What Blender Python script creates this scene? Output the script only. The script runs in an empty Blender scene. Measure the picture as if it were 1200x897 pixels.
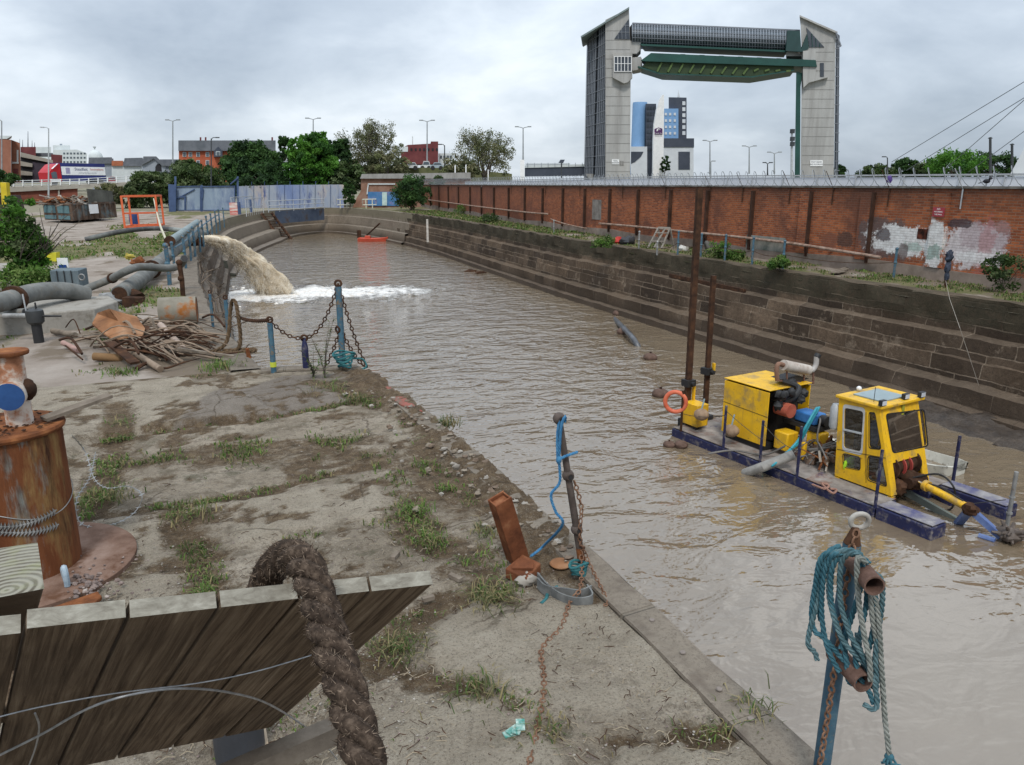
import bpy, math, random
import numpy as np
from mathutils import Vector, Matrix, noise as mnoise
S = bpy.context.scene
COL = S.collection
rng = random.Random(7)
PI = math.pi
# ---------------------------------------------------------------- camera
F, HZ, CX, CY, EYE = 900.0, 213.0, 600.0, 448.5, 3.0
PITCH = math.atan((CY - HZ) / F)
def cam_dir(u, v):
    x = (u - CX) / F; y = (CY - v) / F
    return x, math.cos(PITCH) + y * math.sin(PITCH), -math.sin(PITCH) + y * math.cos(PITCH)
_x, _f, _ = cam_dir(210.0, HZ)
YAW = math.atan2(-_x, _f)                      # the dock axis is world +Y
CYW, SYW = math.cos(YAW), math.sin(YAW)
FWD = Vector((SYW, CYW, 0)); RGT = Vector((CYW, -SYW, 0))
EYEP = Vector((0, 0, EYE))
cam = bpy.data.cameras.new("camera"); camo = bpy.data.objects.new("camera", cam); COL.objects.link(camo)
camo.location = EYEP; camo.rotation_euler = (PI / 2 - PITCH, 0, -YAW)
cam.sensor_width = 36; cam.lens = 36 * F / 1200; cam.clip_start = .05; cam.clip_end = 6000
S.camera = camo
# ---------------------------------------------------------------- sky, sun, exposure
SUN_EL, SUN_AZ = math.radians(52), math.radians(205)
w = bpy.data.worlds.new("World"); S.world = w; w.use_nodes = True
nt = w.node_tree; nt.nodes.clear(); N = nt.nodes.new; LK = nt.links.new
out = N("ShaderNodeOutputWorld"); bg = N("ShaderNodeBackground"); LK(bg.outputs[0], out.inputs[0])
bg.inputs[1].default_value = 0.1
sky = N("ShaderNodeTexSky"); sky.sky_type = 'NISHITA'; sky.sun_disc = False
sky.sun_elevation = SUN_EL; sky.sun_rotation = SUN_AZ
tc = N("ShaderNodeTexCoord"); sep = N("ShaderNodeSeparateXYZ"); LK(tc.outputs['Generated'], sep.inputs[0])
zz = N("ShaderNodeMath"); zz.operation = 'MAXIMUM'; LK(sep.outputs[2], zz.inputs[0]); zz.inputs[1].default_value = 0
za = N("ShaderNodeMath"); za.operation = 'ADD'; LK(zz.outputs[0], za.inputs[0]); za.inputs[1].default_value = .40
dv = N("ShaderNodeVectorMath"); dv.operation = 'DIVIDE'
cb = N("ShaderNodeCombineXYZ"); cb.inputs[2].default_value = 1
for k in (0, 1): LK(za.outputs[0], cb.inputs[k])
LK(tc.outputs['Generated'], dv.inputs[0]); LK(cb.outputs[0], dv.inputs[1])
mp = N("ShaderNodeMapping"); mp.inputs['Location'].default_value = (5.1, 3.2, .4); mp.inputs['Scale'].default_value = (1, 1, .5)
mp.inputs['Rotation'].default_value = (0, 0, YAW)
LK(dv.outputs[0], mp.inputs[0])
def wnoise(sc, det, rough, dist=0):
    n = N("ShaderNodeTexNoise"); n.inputs['Scale'].default_value = sc; n.inputs['Detail'].default_value = det
    n.inputs['Roughness'].default_value = rough; n.inputs['Distortion'].default_value = dist
    LK(mp.outputs[0], n.inputs['Vector']); return n
n1 = wnoise(1.05, 6, .5, .3); n2 = wnoise(3.4, 7, .57, .25)
mx = N("ShaderNodeMix"); mx.data_type = 'FLOAT'; mx.inputs[0].default_value = .30
LK(n1.outputs[0], mx.inputs[2]); LK(n2.outputs[0], mx.inputs[3])
cr_ = N("ShaderNodeValToRGB"); LK(mx.outputs[0], cr_.inputs[0])
e = cr_.color_ramp.elements
e[0].position = .36; e[0].color = (.33, .39, .47, 1); e[1].position = .67; e[1].color = (.82, .87, .925, 1)
q = e.new(.48); q.color = (.47, .535, .615, 1); q = e.new(.58); q.color = (.64, .705, .775, 1)
vs = N("ShaderNodeVectorMath"); vs.operation = 'SCALE'; vs.inputs['Scale'].default_value = 10.0
LK(cr_.outputs[0], vs.inputs[0])
zg = N('ShaderNodeMath'); zg.operation = 'MULTIPLY_ADD'; LK(zz.outputs[0], zg.inputs[0]); zg.inputs[1].default_value = 10.5; zg.inputs[2].default_value = 7.7; LK(zg.outputs[0], vs.inputs['Scale'])   # an overcast sky is brighter overhead
sm = N("ShaderNodeMix"); sm.data_type = 'RGBA'; sm.inputs[0].default_value = .93
LK(sky.outputs[0], sm.inputs[6]); LK(vs.outputs[0], sm.inputs[7]); LK(sm.outputs[2], bg.inputs[0])
sl = bpy.data.lights.new("sun", 'SUN'); sl.energy = 1.5; sl.angle = math.radians(11); sl.color = (1, .95, .88)
so = bpy.data.objects.new("sun", sl); COL.objects.link(so)
# light comes from azimuth SUN_AZ (clockwise from +Y) at SUN_EL
sd = Vector((math.sin(SUN_AZ) * math.cos(SUN_EL), math.cos(SUN_AZ) * math.cos(SUN_EL), math.sin(SUN_EL)))
so.rotation_euler = sd.to_track_quat('Z', 'Y').to_euler()
S.view_settings.view_transform = 'Standard'; S.view_settings.look = 'None'; S.view_settings.gamma = 1
S.view_settings.exposure = 0.52
try:
    S.cycles.max_bounces = 6; S.cycles.transparent_max_bounces = 12; S.cycles.use_denoising = True
except Exception: pass
# ---------------------------------------------------------------- placing: photograph -> world
def toW(x, fw, up): return Vector((x * CYW + fw * SYW, -x * SYW + fw * CYW, up))
def P(u, v, z=0.0):                              # point of the level z
    d = toW(*cam_dir(u, v)); t = (z - EYE) / d.z
    return EYEP + d * t
def Q(u, v, D):                                  # point of the upright plane D metres ahead
    x, fw, up = cam_dir(u, v); return EYEP + toW(x, fw, up) * (D / fw)
def R(u, v, d): return EYEP + toW(*cam_dir(u, v)) * d
def proj(p):
    x = p[0] * CYW - p[1] * SYW; fw = p[0] * SYW + p[1] * CYW; up = p[2] - EYE
    zc = fw * math.cos(PITCH) - up * math.sin(PITCH); yc = fw * math.sin(PITCH) + up * math.cos(PITCH)
    return CX + F * x / zc, CY - F * yc / zc
def H(v, x, y):                                  # height over (x, y) seen at row v
    fw = x * SYW + y * CYW; t = (CY - v) / F
    # yc/zc = t
    s, c = math.sin(PITCH), math.cos(PITCH)
    return EYE + fw * (t * c - s) / (c + t * s)
V = Vector
# ---------------------------------------------------------------- mesh builder
ORG = {}
def V3(p): return V((p[0], p[1], p[2]))
def frame(d, up=V((0, 0, 1))):
    d = d.normalized(); a = d.cross(up)
    if a.length < 1e-4: a = d.cross(V((1, 0, 0)))
    a.normalize(); return d, a, a.cross(d)
class MB:
    def __init__(s): s.v = []; s.f = []; s.m = []; s.uv = None
    def add(s, vs, fs, mi=0):
        o = len(s.v); s.v += [tuple(p) for p in vs]
        s.f += [tuple(i + o for i in f) for f in fs]; s.m += [mi] * len(fs); return s
    def hexa(s, c8, mi=0):
        return s.add(c8, [(0, 3, 2, 1), (4, 5, 6, 7), (0, 1, 5, 4), (1, 2, 6, 5), (2, 3, 7, 6), (3, 0, 4, 7)], mi)
    def box(s, c, sz, rz=0, mi=0, mat=None):
        m = mat or Matrix.Rotation(rz, 3, 'Z'); c = V3(c); q = []
        for dz in (-.5, .5):
            for dx, dy in ((-.5, -.5), (.5, -.5), (.5, .5), (-.5, .5)):
                q.append(c + m @ V((dx * sz[0], dy * sz[1], dz * sz[2])))
        return s.hexa(q, mi)
    def bar(s, a, b, w, h=None, mi=0, up=V((0, 0, 1))):
        a, b = V3(a), V3(b); h = h or w; d, x, y = frame(b - a, up); q = []
        for p in (a, b):
            for i, j in ((-.5, -.5), (.5, -.5), (.5, .5), (-.5, .5)): q.append(p + x * w * i + y * h * j)
        return s.hexa(q, mi)
    def tube(s, pts, r, n=8, mi=0, closed=False, cap=True, flat=1.0):
        pts = [V3(p) for p in pts]; k = len(pts); rs = r if isinstance(r, (list, tuple)) else [r] * k
        vs = []; up = None
        for i, p in enumerate(pts):
            if closed: d = pts[(i + 1) % k] - pts[i - 1]
            else: d = pts[min(i + 1, k - 1)] - pts[max(i - 1, 0)]
            if d.length < 1e-9: d = V((0, 0, 1))
            d.normalize()
            if up is None:
                up = V((0, 0, 1)) if abs(d.z) < .95 else V((1, 0, 0))
            a = d.cross(up); a.normalize(); up = a.cross(d); up.normalize()
            for j in range(n):
                t = 2 * PI * j / n; vs.append(p + a * math.cos(t) * rs[i] + up * math.sin(t) * rs[i] * flat)
        fs = []
        for i in range(k if closed else k - 1):
            A, B = i * n, ((i + 1) % k) * n
            for j in range(n): fs.append((A + j, A + (j + 1) % n, B + (j + 1) % n, B + j))
        if cap and not closed: fs += [tuple(range(n))[::-1], tuple(range((k - 1) * n, k * n))]
        return s.add(vs, fs, mi)
    def cyl(s, a, b, r, r2=None, n=16, mi=0, cap=True): return s.tube([a, b], [r, r if r2 is None else r2], n, mi, cap=cap)
    def ring(s, a, b, r, ri, n=20, mi=0):         # open pipe with wall thickness
        a, b = V3(a), V3(b); d, x, y = frame(b - a); vs = []
        for p, rr in ((a, r), (b, r), (b, ri), (a, ri)):
            for j in range(n): t = 2 * PI * j / n; vs.append(p + (x * math.cos(t) + y * math.sin(t)) * rr)
        fs = []
        for k in range(4):
            A, B = k * n, ((k + 1) % 4) * n
            for j in range(n): fs.append((A + j, A + (j + 1) % n, B + (j + 1) % n, B + j))
        return s.add(vs, fs, mi)
    def prism(s, poly, vec, mi=0):
        poly = [V3(p) for p in poly]; k = len(poly); vec = V3(vec)
        vs = poly + [p + vec for p in poly]
        fs = [tuple(range(k)), tuple(range(k, 2 * k))[::-1]] + [(i, i + k, (i + 1) % k + k, (i + 1) % k) for i in range(k)]
        return s.add(vs, fs, mi)
    def lathe(s, c, prof, n=24, mi=0):
        c = V3(c); vs = [c + V((r * math.cos(2 * PI * j / n), r * math.sin(2 * PI * j / n), z)) for r, z in prof for j in range(n)]
        fs = []
        for i in range(len(prof) - 1):
            for j in range(n): fs.append((i * n + j, i * n + (j + 1) % n, (i + 1) * n + (j + 1) % n, (i + 1) * n + j))
        fs += [tuple(range(n))[::-1], tuple(range((len(prof) - 1) * n, len(prof) * n))]
        return s.add(vs, fs, mi)
    def ball(s, c, r, n=12, k=8, mi=0, jit=0, sc=3):
        c = V3(c); r = (r, r, r) if not isinstance(r, (tuple, list)) else r; vs = []
        for i in range(k + 1):
            a = PI * i / k
            for j in range(n):
                t = 2 * PI * j / n; d = V((math.sin(a) * math.cos(t), math.sin(a) * math.sin(t), math.cos(a)))
                m = 1 + (jit * mnoise.noise(d * sc + c * 3.7) if jit else 0)
                vs.append(c + V((d.x * r[0], d.y * r[1], d.z * r[2])) * m)
        fs = [(i * n + j, (i + 1) * n + j, (i + 1) * n + (j + 1) % n, i * n + (j + 1) % n) for i in range(k) for j in range(n)]
        return s.add(vs, fs, mi)
    def torus(s, c, R_, r, axis=(0, 0, 1), n=24, k=8, mi=0):
        d, x, y = frame(V3(axis)); c = V3(c)
        return s.tube([c + (x * math.cos(2 * PI * i / n) + y * math.sin(2 * PI * i / n)) * R_ for i in range(n)], r, k, mi, closed=True)
    def quad(s, a, b, c, d, mi=0): return s.add([a, b, c, d], [(0, 1, 2, 3)], mi)
    def build(s, name, mats, parent=None, angle=40, bevel=0, loc=None, sub=0):
        me = bpy.data.meshes.new(name)
        if not isinstance(mats, (list, tuple)): mats = [mats]
        va = np.array(s.v, dtype=float)
        if parent is not None: o0 = np.array(ORG[parent.name])
        elif loc is not None: o0 = np.array(loc)
        else:
            lo, hi = va.min(0), va.max(0); o0 = np.array([(lo[0] + hi[0]) / 2, (lo[1] + hi[1]) / 2, lo[2]])
        me.from_pydata((va - o0).tolist(), [], s.f)
        for m in mats: me.materials.append(m)
        if len(mats) > 1: me.polygons.foreach_set("material_index", s.m)
        me.update(); me.validate()
        if angle: 
            me.shade_smooth(); me.set_sharp_from_angle(angle=math.radians(angle))
        o = bpy.data.objects.new(name, me); COL.objects.link(o)
        ORG[o.name] = tuple(o0)
        if parent is not None: o.parent = parent
        else: o.location = o0
        if bevel:
            b = o.modifiers.new("bevel", 'BEVEL'); b.width = bevel; b.segments = 2; b.limit_method = 'ANGLE'
        if sub:
            b = o.modifiers.new("sub", 'SUBSURF'); b.levels = sub; b.render_levels = sub
        return o
def tag(o, label=None, cat=None, group=None, kind=None):
    if label: o['label'] = label
    if cat: o['category'] = cat
    if group: o['group'] = group
    if kind: o['kind'] = kind
    return o
def E(name, loc, label, cat, group=None):
    o = bpy.data.objects.new(name, None); COL.objects.link(o); o.location = loc; o.empty_display_size = .1
    ORG[o.name] = tuple(loc); return tag(o, label, cat, group)
def copy_tree(o, dx, label):                      # a thing with copies of its parts and sub-parts, moved by dx
    def rec(a, par):
        c = a.copy(); COL.objects.link(c); ORG[c.name] = ORG[a.name]
        if par is not None: c.parent = par
        for ch in a.children: rec(ch, c)
        return c
    c = rec(o, None); c.location = o.location + V3(dx); c['label'] = label; return c
def crv(pts, n=8, closed=False):                  # Catmull-Rom through points
    pts = [V3(p) for p in pts]; k = len(pts); o = []
    for i in range(k if closed else k - 1):
        g = (lambda j: pts[j % k]) if closed else (lambda j: pts[min(max(j, 0), k - 1)])
        a, b, c, d = g(i - 1), g(i), g(i + 1), g(i + 2)
        for j in range(n):
            t = j / n
            o.append(.5 * ((2 * b) + (c - a) * t + (2 * a - 5 * b + 4 * c - d) * t * t + (3 * b - a - 3 * c + d) * t ** 3))
    if not closed: o.append(pts[-1])
    return o
def resample(pts, step):
    pts = [V3(p) for p in pts]; o = [pts[0].copy()]; rem = step
    for a, b in zip(pts, pts[1:]):
        L = (b - a).length; pos = rem
        while pos <= L and L > 0: o.append(a.lerp(b, pos / L)); pos += step
        rem = pos - L
    return o
def sag(a, b, s, n=10):
    a, b = V3(a), V3(b); return [a.lerp(b, i / n) - V((0, 0, s * 4 * (i / n) * (1 - i / n))) for i in range(n + 1)]
def chain(mb, pts, ln=.06, r=.007, mi=0, seg=10):
    q = resample(pts, ln * .78)
    for i, (a, b) in enumerate(zip(q, q[1:])):
        d, x, y = frame(b - a); ax = (x, y)[i % 2]; c = (a + b) / 2
        L = ln / 2 - r; W_ = ln * .3
        lp = [c + d * (L * math.copysign(abs(math.cos(t)) ** .7, math.cos(t))) + ax * (W_ * math.sin(t)) for t in [2 * PI * k / seg for k in range(seg)]]
        mb.tube(lp, r, 5, mi, closed=True)
def rope(mb, pts, r, pitch=None, mi=0, n=6, strands=3, step=None):
    pitch = pitch or r * 7; q = resample(pts, step or pitch / 7); up = V((0, 0, 1)); L = 0; A = [[] for _ in range(strands)]
    for i, p in enumerate(q):
        d = (q[min(i + 1, len(q) - 1)] - q[max(i - 1, 0)]).normalized()
        a = d.cross(up)
        if a.length < 1e-3: a = d.cross(V((1, 0, 0)))
        a.normalize(); up = a.cross(d)
        if i: L += (p - q[i - 1]).length
        for s_ in range(strands):
            t = 2 * PI * (L / pitch + s_ / strands); A[s_].append(p + (a * math.cos(t) + up * math.sin(t)) * r * .56)
    for l in A: mb.tube(l, r * .53, n, mi)
    return A
# ---------------------------------------------------------------- materials
MATS = {}
def nodes(name):
    m = bpy.data.materials.new(name); m.use_nodes = True; t = m.node_tree; t.nodes.clear()
    o = t.nodes.new("ShaderNodeOutputMaterial"); b = t.nodes.new("ShaderNodeBsdfPrincipled"); t.links.new(b.outputs[0], o.inputs[0]); b.inputs['Specular IOR Level'].default_value = .12
    return m, t, b
def nz(t, vec, sc, det=6, rough=.6, dist=0):
    n = t.nodes.new("ShaderNodeTexNoise"); n.inputs['Scale'].default_value = sc; n.inputs['Detail'].default_value = det
    n.inputs['Roughness'].default_value = rough; n.inputs['Distortion'].default_value = dist
    if vec is not None: t.links.new(vec, n.inputs['Vector'])
    return n.outputs[0]
def ramp(t, fac, stops):
    r = t.nodes.new("ShaderNodeValToRGB"); t.links.new(fac, r.inputs[0]); e = r.color_ramp.elements
    while len(e) < len(stops): e.new(.5)
    for q, (p, c) in zip(e, stops):
        q.position = p; q.color = (c[0], c[1], c[2], 1) if not isinstance(c, (int, float)) else (c, c, c, 1)
    return r.outputs[0]
def mix(t, fac, a, b, mode='MIX'):
    m = t.nodes.new("ShaderNodeMix"); m.data_type = 'RGBA'; m.blend_type = mode
    for s_, i in ((fac, 0), (a, 6), (b, 7)):
        if isinstance(s_, (int, float)): m.inputs[i].default_value = s_
        elif isinstance(s_, tuple): m.inputs[i].default_value = (*s_, 1)
        else: t.links.new(s_, m.inputs[i])
    return m.outputs[2]
def mth(t, op, a, b=0.0):
    m = t.nodes.new("ShaderNodeMath"); m.operation = op
    for i, s_ in ((0, a), (1, b)):
        if isinstance(s_, (int, float)): m.inputs[i].default_value = s_
        else: t.links.new(s_, m.inputs[i])
    return m.outputs[0]
def coords(t, kind='Object', scale=(1, 1, 1), rot=(0, 0, 0), rand=False):
    c = t.nodes.new("ShaderNodeTexCoord") if kind != 'Position' else t.nodes.new("ShaderNodeNewGeometry")
    m = t.nodes.new("ShaderNodeMapping"); t.links.new(c.outputs[kind], m.inputs[0])
    m.inputs['Scale'].default_value = scale; m.inputs['Rotation'].default_value = rot
    return m.outputs[0]
def bump(t, b, h, strength=.3, dist=.02):
    n = t.nodes.new("ShaderNodeBump"); n.inputs['Strength'].default_value = strength; n.inputs['Distance'].default_value = dist
    t.links.new(h, n.inputs['Height']); t.links.new(n.outputs[0], b.inputs['Normal']); return n
def M(name, stops, scale=4, rough=.8, bmp=.3, bsc=None, metal=0, stretch=(1, 1, 1), det=7, dist=0, grime=None, bd=.01, kind='Object', spec=None):
    if name in MATS: return MATS[name]
    m, t, b = nodes(name); vec = coords(t, kind, stretch)
    if isinstance(stops[0], (int, float)): stops = [(.3, tuple(x * .8 for x in stops)), (.7, tuple(min(1, x * 1.15) for x in stops))]
    col = ramp(t, nz(t, vec, scale, det, .65, dist), stops)
    if grime:                                     # (colour, threshold, scale[, sharpness]) worn, stained or rusted areas with a shape of their own
        for g in (grime if isinstance(grime, list) else [grime]):
            sh = g[3] if len(g) > 3 else .06
            f = ramp(t, nz(t, coords(t, kind, g[4]) if len(g) > 4 else vec, g[2], 8, .68), [(g[1] - sh, 0.0), (g[1] + sh, 1.0)])
            col = mix(t, f, col, g[0])
    t.links.new(col, b.inputs['Base Color']); b.inputs['Roughness'].default_value = rough; b.inputs['Metallic'].default_value = metal
    b.inputs['Specular IOR Level'].default_value = spec if spec is not None else (.12 if rough > .68 else .4)
    if bmp: bump(t, b, nz(t, vec, bsc or scale * 6, 5, .6), bmp, bd)
    MATS[name] = m; return m
RUSTC = (.16, .055, .022)
rust = M("rust", [(.3, (.055, .024, .014)), (.5, (.17, .062, .025)), (.72, (.33, .14, .055))], 5, .9, .5, 40)
rustdark = M("rust_dark", [(.3, (.022, .014, .011)), (.6, (.07, .035, .02)), (.8, (.14, .07, .035))], 6, .85, .4, 40)
steel = M("steel_grey", [(.3, (.16, .16, .155)), (.7, (.34, .34, .33))], 6, .55, .2, 30, .4, grime=((.12, .06, .03), .66, 5))
galv = M("galvanised", [(.3, (.34, .36, .37)), (.7, (.52, .54, .55))], 8, .5, .15, 40, .3)
black = M("black_rubber", (.02, .02, .021), 8, .6, .2)
white = M("white_paint", [(.3, (.66, .67, .67)), (.7, (.82, .82, .81))], 2, .6, .1)
yellow = M("yellow_paint", [(.25, (.60, .335, .010)), (.6, (.74, .43, .012)), (.8, (.78, .48, .03))], 2.2, .42, .12, 25, grime=[((.52, .31, .03), .58, 3.2, .12), ((.34, .19, .04), .645, 5, .08, (2.2, 2.2, .22)), ((.13, .06, .025), .675, 7, .04, (1.5, 1.5, .3)), ((.10, .045, .02), .665, 11, .02), ((.20, .15, .09), .62, 1.6, .1)])
bluep = M("blue_paint", [(.3, (.008, .010, .040)), (.7, (.018, .022, .078))], 5, .5, .2, 30, grime=[((.17, .15, .14), .60, 6, .08), ((.05, .025, .02), .66, 10)])
bluepost = M("blue_post_paint", [(.3, (.028, .075, .12)), (.7, (.065, .15, .2))], 9, .6, .35, 50, grime=[((.17, .12, .07), .57, 14, .05), ((.10, .04, .02), .64, 20, .03)])
concrete = M("concrete", [(.25, (.20, .18, .155)), (.5, (.30, .275, .24)), (.75, (.40, .375, .335))], 2.4, .92, .5, 22, grime=((.13, .11, .09), .62, 5, .08))
concretel = M("concrete_pale", [(.25, (.20, .185, .16)), (.75, (.34, .32, .285))], 1.4, .9, .5, 14, grime=((.13, .11, .085), .6, 3, .1))
wood = M("weathered_wood", [(.25, (.085, .068, .052)), (.55, (.20, .165, .13)), (.8, (.30, .265, .22))], 5, .9, .5, 30)
# ================================================================ dock, ground, water
WZ = -2.8
near_edge = [V((2.98, -30, 0)), V((2.95, 0, 0)), V((2.86, 2.6, 0)), V((2.88, 5.2, 0)), V((2.82, 8, 0)), V((2.74, 10.1, 0)), V((2.5, 12.1, 0)), V((2.42, 12.55, 0))]
pier_face = [V((2.42, 12.55, 0)), V((1.6, 12.86, 0)), V((.95, 12.95, 0))]
left_edge = [V((.95, 12.95, 0)), V((.78, 14.7, 0)), V((.45, 18.2, 0)), V((.25, 25.8, 0)), V((.45, 38, 0)), V((1.39, 51.6, 0))]
head_edge = crv([V((1.39, 51.6, 0)), V((2.62, 64.6, 0)), V((4.64, 74.8, 0)), V((7.7, 85.3, 0)), V((11.1, 91.2, 0)), V((14.9, 93.5, 0)), V((17.6, 90.5, 0)), V((19.3, 81.5, 0)), V((20.0, 72, 0))], 8)
right_edge = [V((20.0, 72, 0)), V((19.95, 60, 0)), V((19.2, 46, 0)), V((18.75, 36, 0)), V((18.7, 27, 0)), V((18.65, 19, 0)), V((18.8, 14, 0)), V((18.8, 6, 0)), V((18.8, -30, 0))]
def dense(pl, step):
    o = [pl[0].copy()]
    for a, b in zip(pl, pl[1:]):
        n = max(1, int((b - a).length / step)); o += [a.lerp(b, i / n) for i in range(1, n + 1)]
    return o
def dock_wall(name, pl, prof, mat, label, step=.6, jit=.02, wob=1.0, fac=None):
    """sweep a stepped profile (offset to the water, z) along the edge; u = run, v = height of the stone courses"""
    pl = dense(pl, step); vs = []; fs = []; uv = []; k = len(prof); run = 0
    for i, p in enumerate(pl):
        d = (pl[min(i + 1, len(pl) - 1)] - pl[max(i - 1, 0)]).normalized(); nrm = V((d.y, -d.x, 0))
        if i: run += (p - pl[i - 1]).length
        fa = fac(i / (len(pl) - 1)) if fac else 1.0
        h = 0
        for j, (o_, z) in enumerate(prof):
            if j: h += math.hypot(o_ - prof[j - 1][0], z - prof[j - 1][1])
            of = o_ * fa if o_ > 0 else o_
            jj = jit * mnoise.noise(V((run * .9, j * 1.7, 3))) + .6 * jit * mnoise.noise(V((run * 3.1, j * 2.7, 9)))
            vs.append(p + nrm * (of + jj * (1 if 0 < j else 0)) + V((0, 0, z + jj * .7 * (j > 1)))); uv.append((run, z + o_ * .05))
    for i in range(len(pl) - 1):
        for j in range(k - 1): fs.append((i * k + j, i * k + j + 1, (i + 1) * k + j + 1, (i + 1) * k + j))
    mb = MB(); mb.add(vs, fs); o = mb.build(name, mat, angle=35)
    me = o.data; l = me.uv_layers.new(name="UVMap"); idx = np.zeros(len(me.loops), int); me.loops.foreach_get("vertex_index", idx)
    l.data.foreach_set("uv", np.array(uv)[idx].ravel()); return tag(o, label, "dock wall")
def stone_mat(name, c1, c2, mort, bw, bh, topc, top=.75, topn=.5, lip=None, silt=(.075, .055, .04)):
    m, t, b = nodes(name); uv = coords(t, 'UV'); pos = coords(t, 'Position')
    wob = nz(t, pos, .9, 3); wv = t.nodes.new("ShaderNodeVectorMath"); wv.operation = 'MULTIPLY_ADD'
    t.links.new(wob, wv.inputs[0]); wv.inputs[1].default_value = (.12, .05, 0); t.links.new(uv, wv.inputs[2])
    br = t.nodes.new("ShaderNodeTexBrick"); t.links.new(wv.outputs[0], br.inputs[0])
    for k_, v_ in (('Scale', 1), ('Mortar Size', .022), ('Mortar Smooth', .35), ('Brick Width', bw), ('Row Height', bh), ('Bias', -.1)): br.inputs[k_].default_value = v_
    br.inputs['Color1'].default_value = (*c1, 1); br.inputs['Color2'].default_value = (*c2, 1); br.inputs['Mortar'].default_value = (*mort, 1)
    sep = t.nodes.new("ShaderNodeSeparateXYZ"); t.links.new(pos, sep.inputs[0]); z = sep.outputs[2]
    vein = ramp(t, nz(t, pos, .55, 6, .7), [(.50, 0.0), (.62, 1.0)])
    col = mix(t, mth(t, 'MULTIPLY', vein, .65), br.outputs[0], tuple(x * .62 for x in c1))
    patch = ramp(t, nz(t, pos, 1.5, 8, .75), [(.57, 0.0), (.63, 1.0)])
    col = mix(t, mth(t, 'MULTIPLY', patch, .75), col, mort)
    col = mix(t, ramp(t, nz(t, pos, 7, 6, .7), [(.35, .0), (.8, .6)]), col, tuple(x * .5 for x in c2))
    zn = mth(t, 'ADD', z, mth(t, 'MULTIPLY', mth(t, 'SUBTRACT', nz(t, pos, 1.1, 6, .7), .5), .5))
    mr = t.nodes.new("ShaderNodeMapRange"); t.links.new(zn, mr.inputs[0]); mr.inputs[1].default_value = -top - .12; mr.inputs[2].default_value = -top + .06
    col = mix(t, mth(t, 'MULTIPLY', mr.outputs[0], topn), col, mix(t, nz(t, pos, 2.5, 6, .7), topc[0], topc[1]))
    ms = t.nodes.new("ShaderNodeMapRange"); t.links.new(zn, ms.inputs[0]); ms.inputs[1].default_value = -1.9; ms.inputs[2].default_value = -2.45
    col = mix(t, mth(t, 'MULTIPLY', ms.outputs[0], .85), col, silt)
    # silt and pale dust lying on the level ledges
    g = t.nodes.new("ShaderNodeNewGeometry"); s2 = t.nodes.new("ShaderNodeSeparateXYZ"); t.links.new(g.outputs['True Normal'], s2.inputs[0])
    led = ramp(t, s2.outputs[2], [(.55, 0.0), (.8, 1.0)])
    led = mth(t, 'MULTIPLY', led, ramp(t, nz(t, pos, 1.3, 6, .7), [(.3, .12), (.65, .7)]))
    col = mix(t, led, col, lip or (.23, .2, .165))
    col = mix(t, ramp(t, nz(t, pos, 5, 9, .78), [(.50, 0.0), (.62, .6)]), col, tuple(x * .45 for x in c1)); col = mix(t, ramp(t, nz(t, pos, 40, 5, .75), [(.38, .5), (.5, 0.0)]), col, tuple(x * .5 for x in c2))
    t.links.new(col, b.inputs['Base Color'])
    rg = t.nodes.new("ShaderNodeMapRange"); t.links.new(z, rg.inputs[0]); rg.inputs[1].default_value = -2.4; rg.inputs[2].default_value = -2.65; rg.inputs[3].default_value = .9; rg.inputs[4].default_value = .5
    t.links.new(rg.outputs[0], b.inputs['Roughness'])
    hh = mth(t, 'ADD', mth(t, 'MULTIPLY', br.outputs['Fac'], -1.6), nz(t, pos, 9, 8, .7))
    bump(t, b, hh, .8, .035); return m
m_right = stone_mat("dock_stone_dark", (.165, .117, .08), (.036, .027, .021), (.27, .21, .155), 1.45, .60, ((.018, .016, .010), (.085, .074, .05)), .62, .9, lip=(.15, .115, .083))
m_head = stone_mat("dock_concrete_tan", (.26, .215, .165), (.21, .17, .13), (.22, .18, .14), 4.5, 1.6, ((.075, .068, .035), (.19, .165, .12)), .62, .75)
m_left = stone_mat("dock_concrete_brown", (.135, .10, .075), (.095, .075, .058), (.24, .2, .165), 2.4, .6, ((.14, .12, .09), (.22, .19, .15)), .3, .5)
m_pier = stone_mat("quay_stone", (.2, .155, .125), (.15, .12, .098), (.12, .095, .075), 1.2, .5, ((.11, .1, .075), (.2, .18, .14)), .4, .5, lip=(.25, .215, .172))
prof_r = [(-.55, .0), (-.52, .05), (-.03, .055), (.0, .0), (.02, -.42), (.05, -.43), (.06, -.84), (.42, -.9), (.45, -1.44), (.55, -1.46), (.58, -1.98), (.98, -2.06), (1.0, -2.5), (1.2, -2.56), (1.3, -4)]
dock_wall("dock_wall", [V((19.78, 76.5, 0))] + right_edge, prof_r, m_right, "long dark stepped stone dock wall below the brick wall", .3, .09, fac=lambda t: .75 + .5 * t)
prof_h = [(-.6, .0), (-.57, .04), (-.02, .045), (.0, .0), (.06, -.8), (.35, -.85), (.42, -1.75), (.8, -1.8), (.9, -2.55), (1.2, -2.6), (1.3, -4)]
dock_wall("dock_wall", head_edge, prof_h, m_head, "curved tan concrete dock head wall around the far end of the water", .8, .03, fac=lambda t: 1.0 + 4.0 * max(0, .42 - abs(t - .36)) ** 1.3)
prof_l = [(-.5, .0), (-.47, .04), (-.02, .045), (.0, .0), (.12, -.7), (.32, -.76), (.45, -1.4), (.62, -1.47), (.75, -2.2), (.95, -2.3), (1.15, -4)]
dock_wall("dock_wall", left_edge, prof_l, m_left, "brown sloping dock wall under the pipes and the gushing outfall", .5, .05)
prof_n = [(-.30, -.01), (-.28, .035), (-.03, .04), (.0, .01), (.02, -1.2), (.06, -4)]
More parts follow.
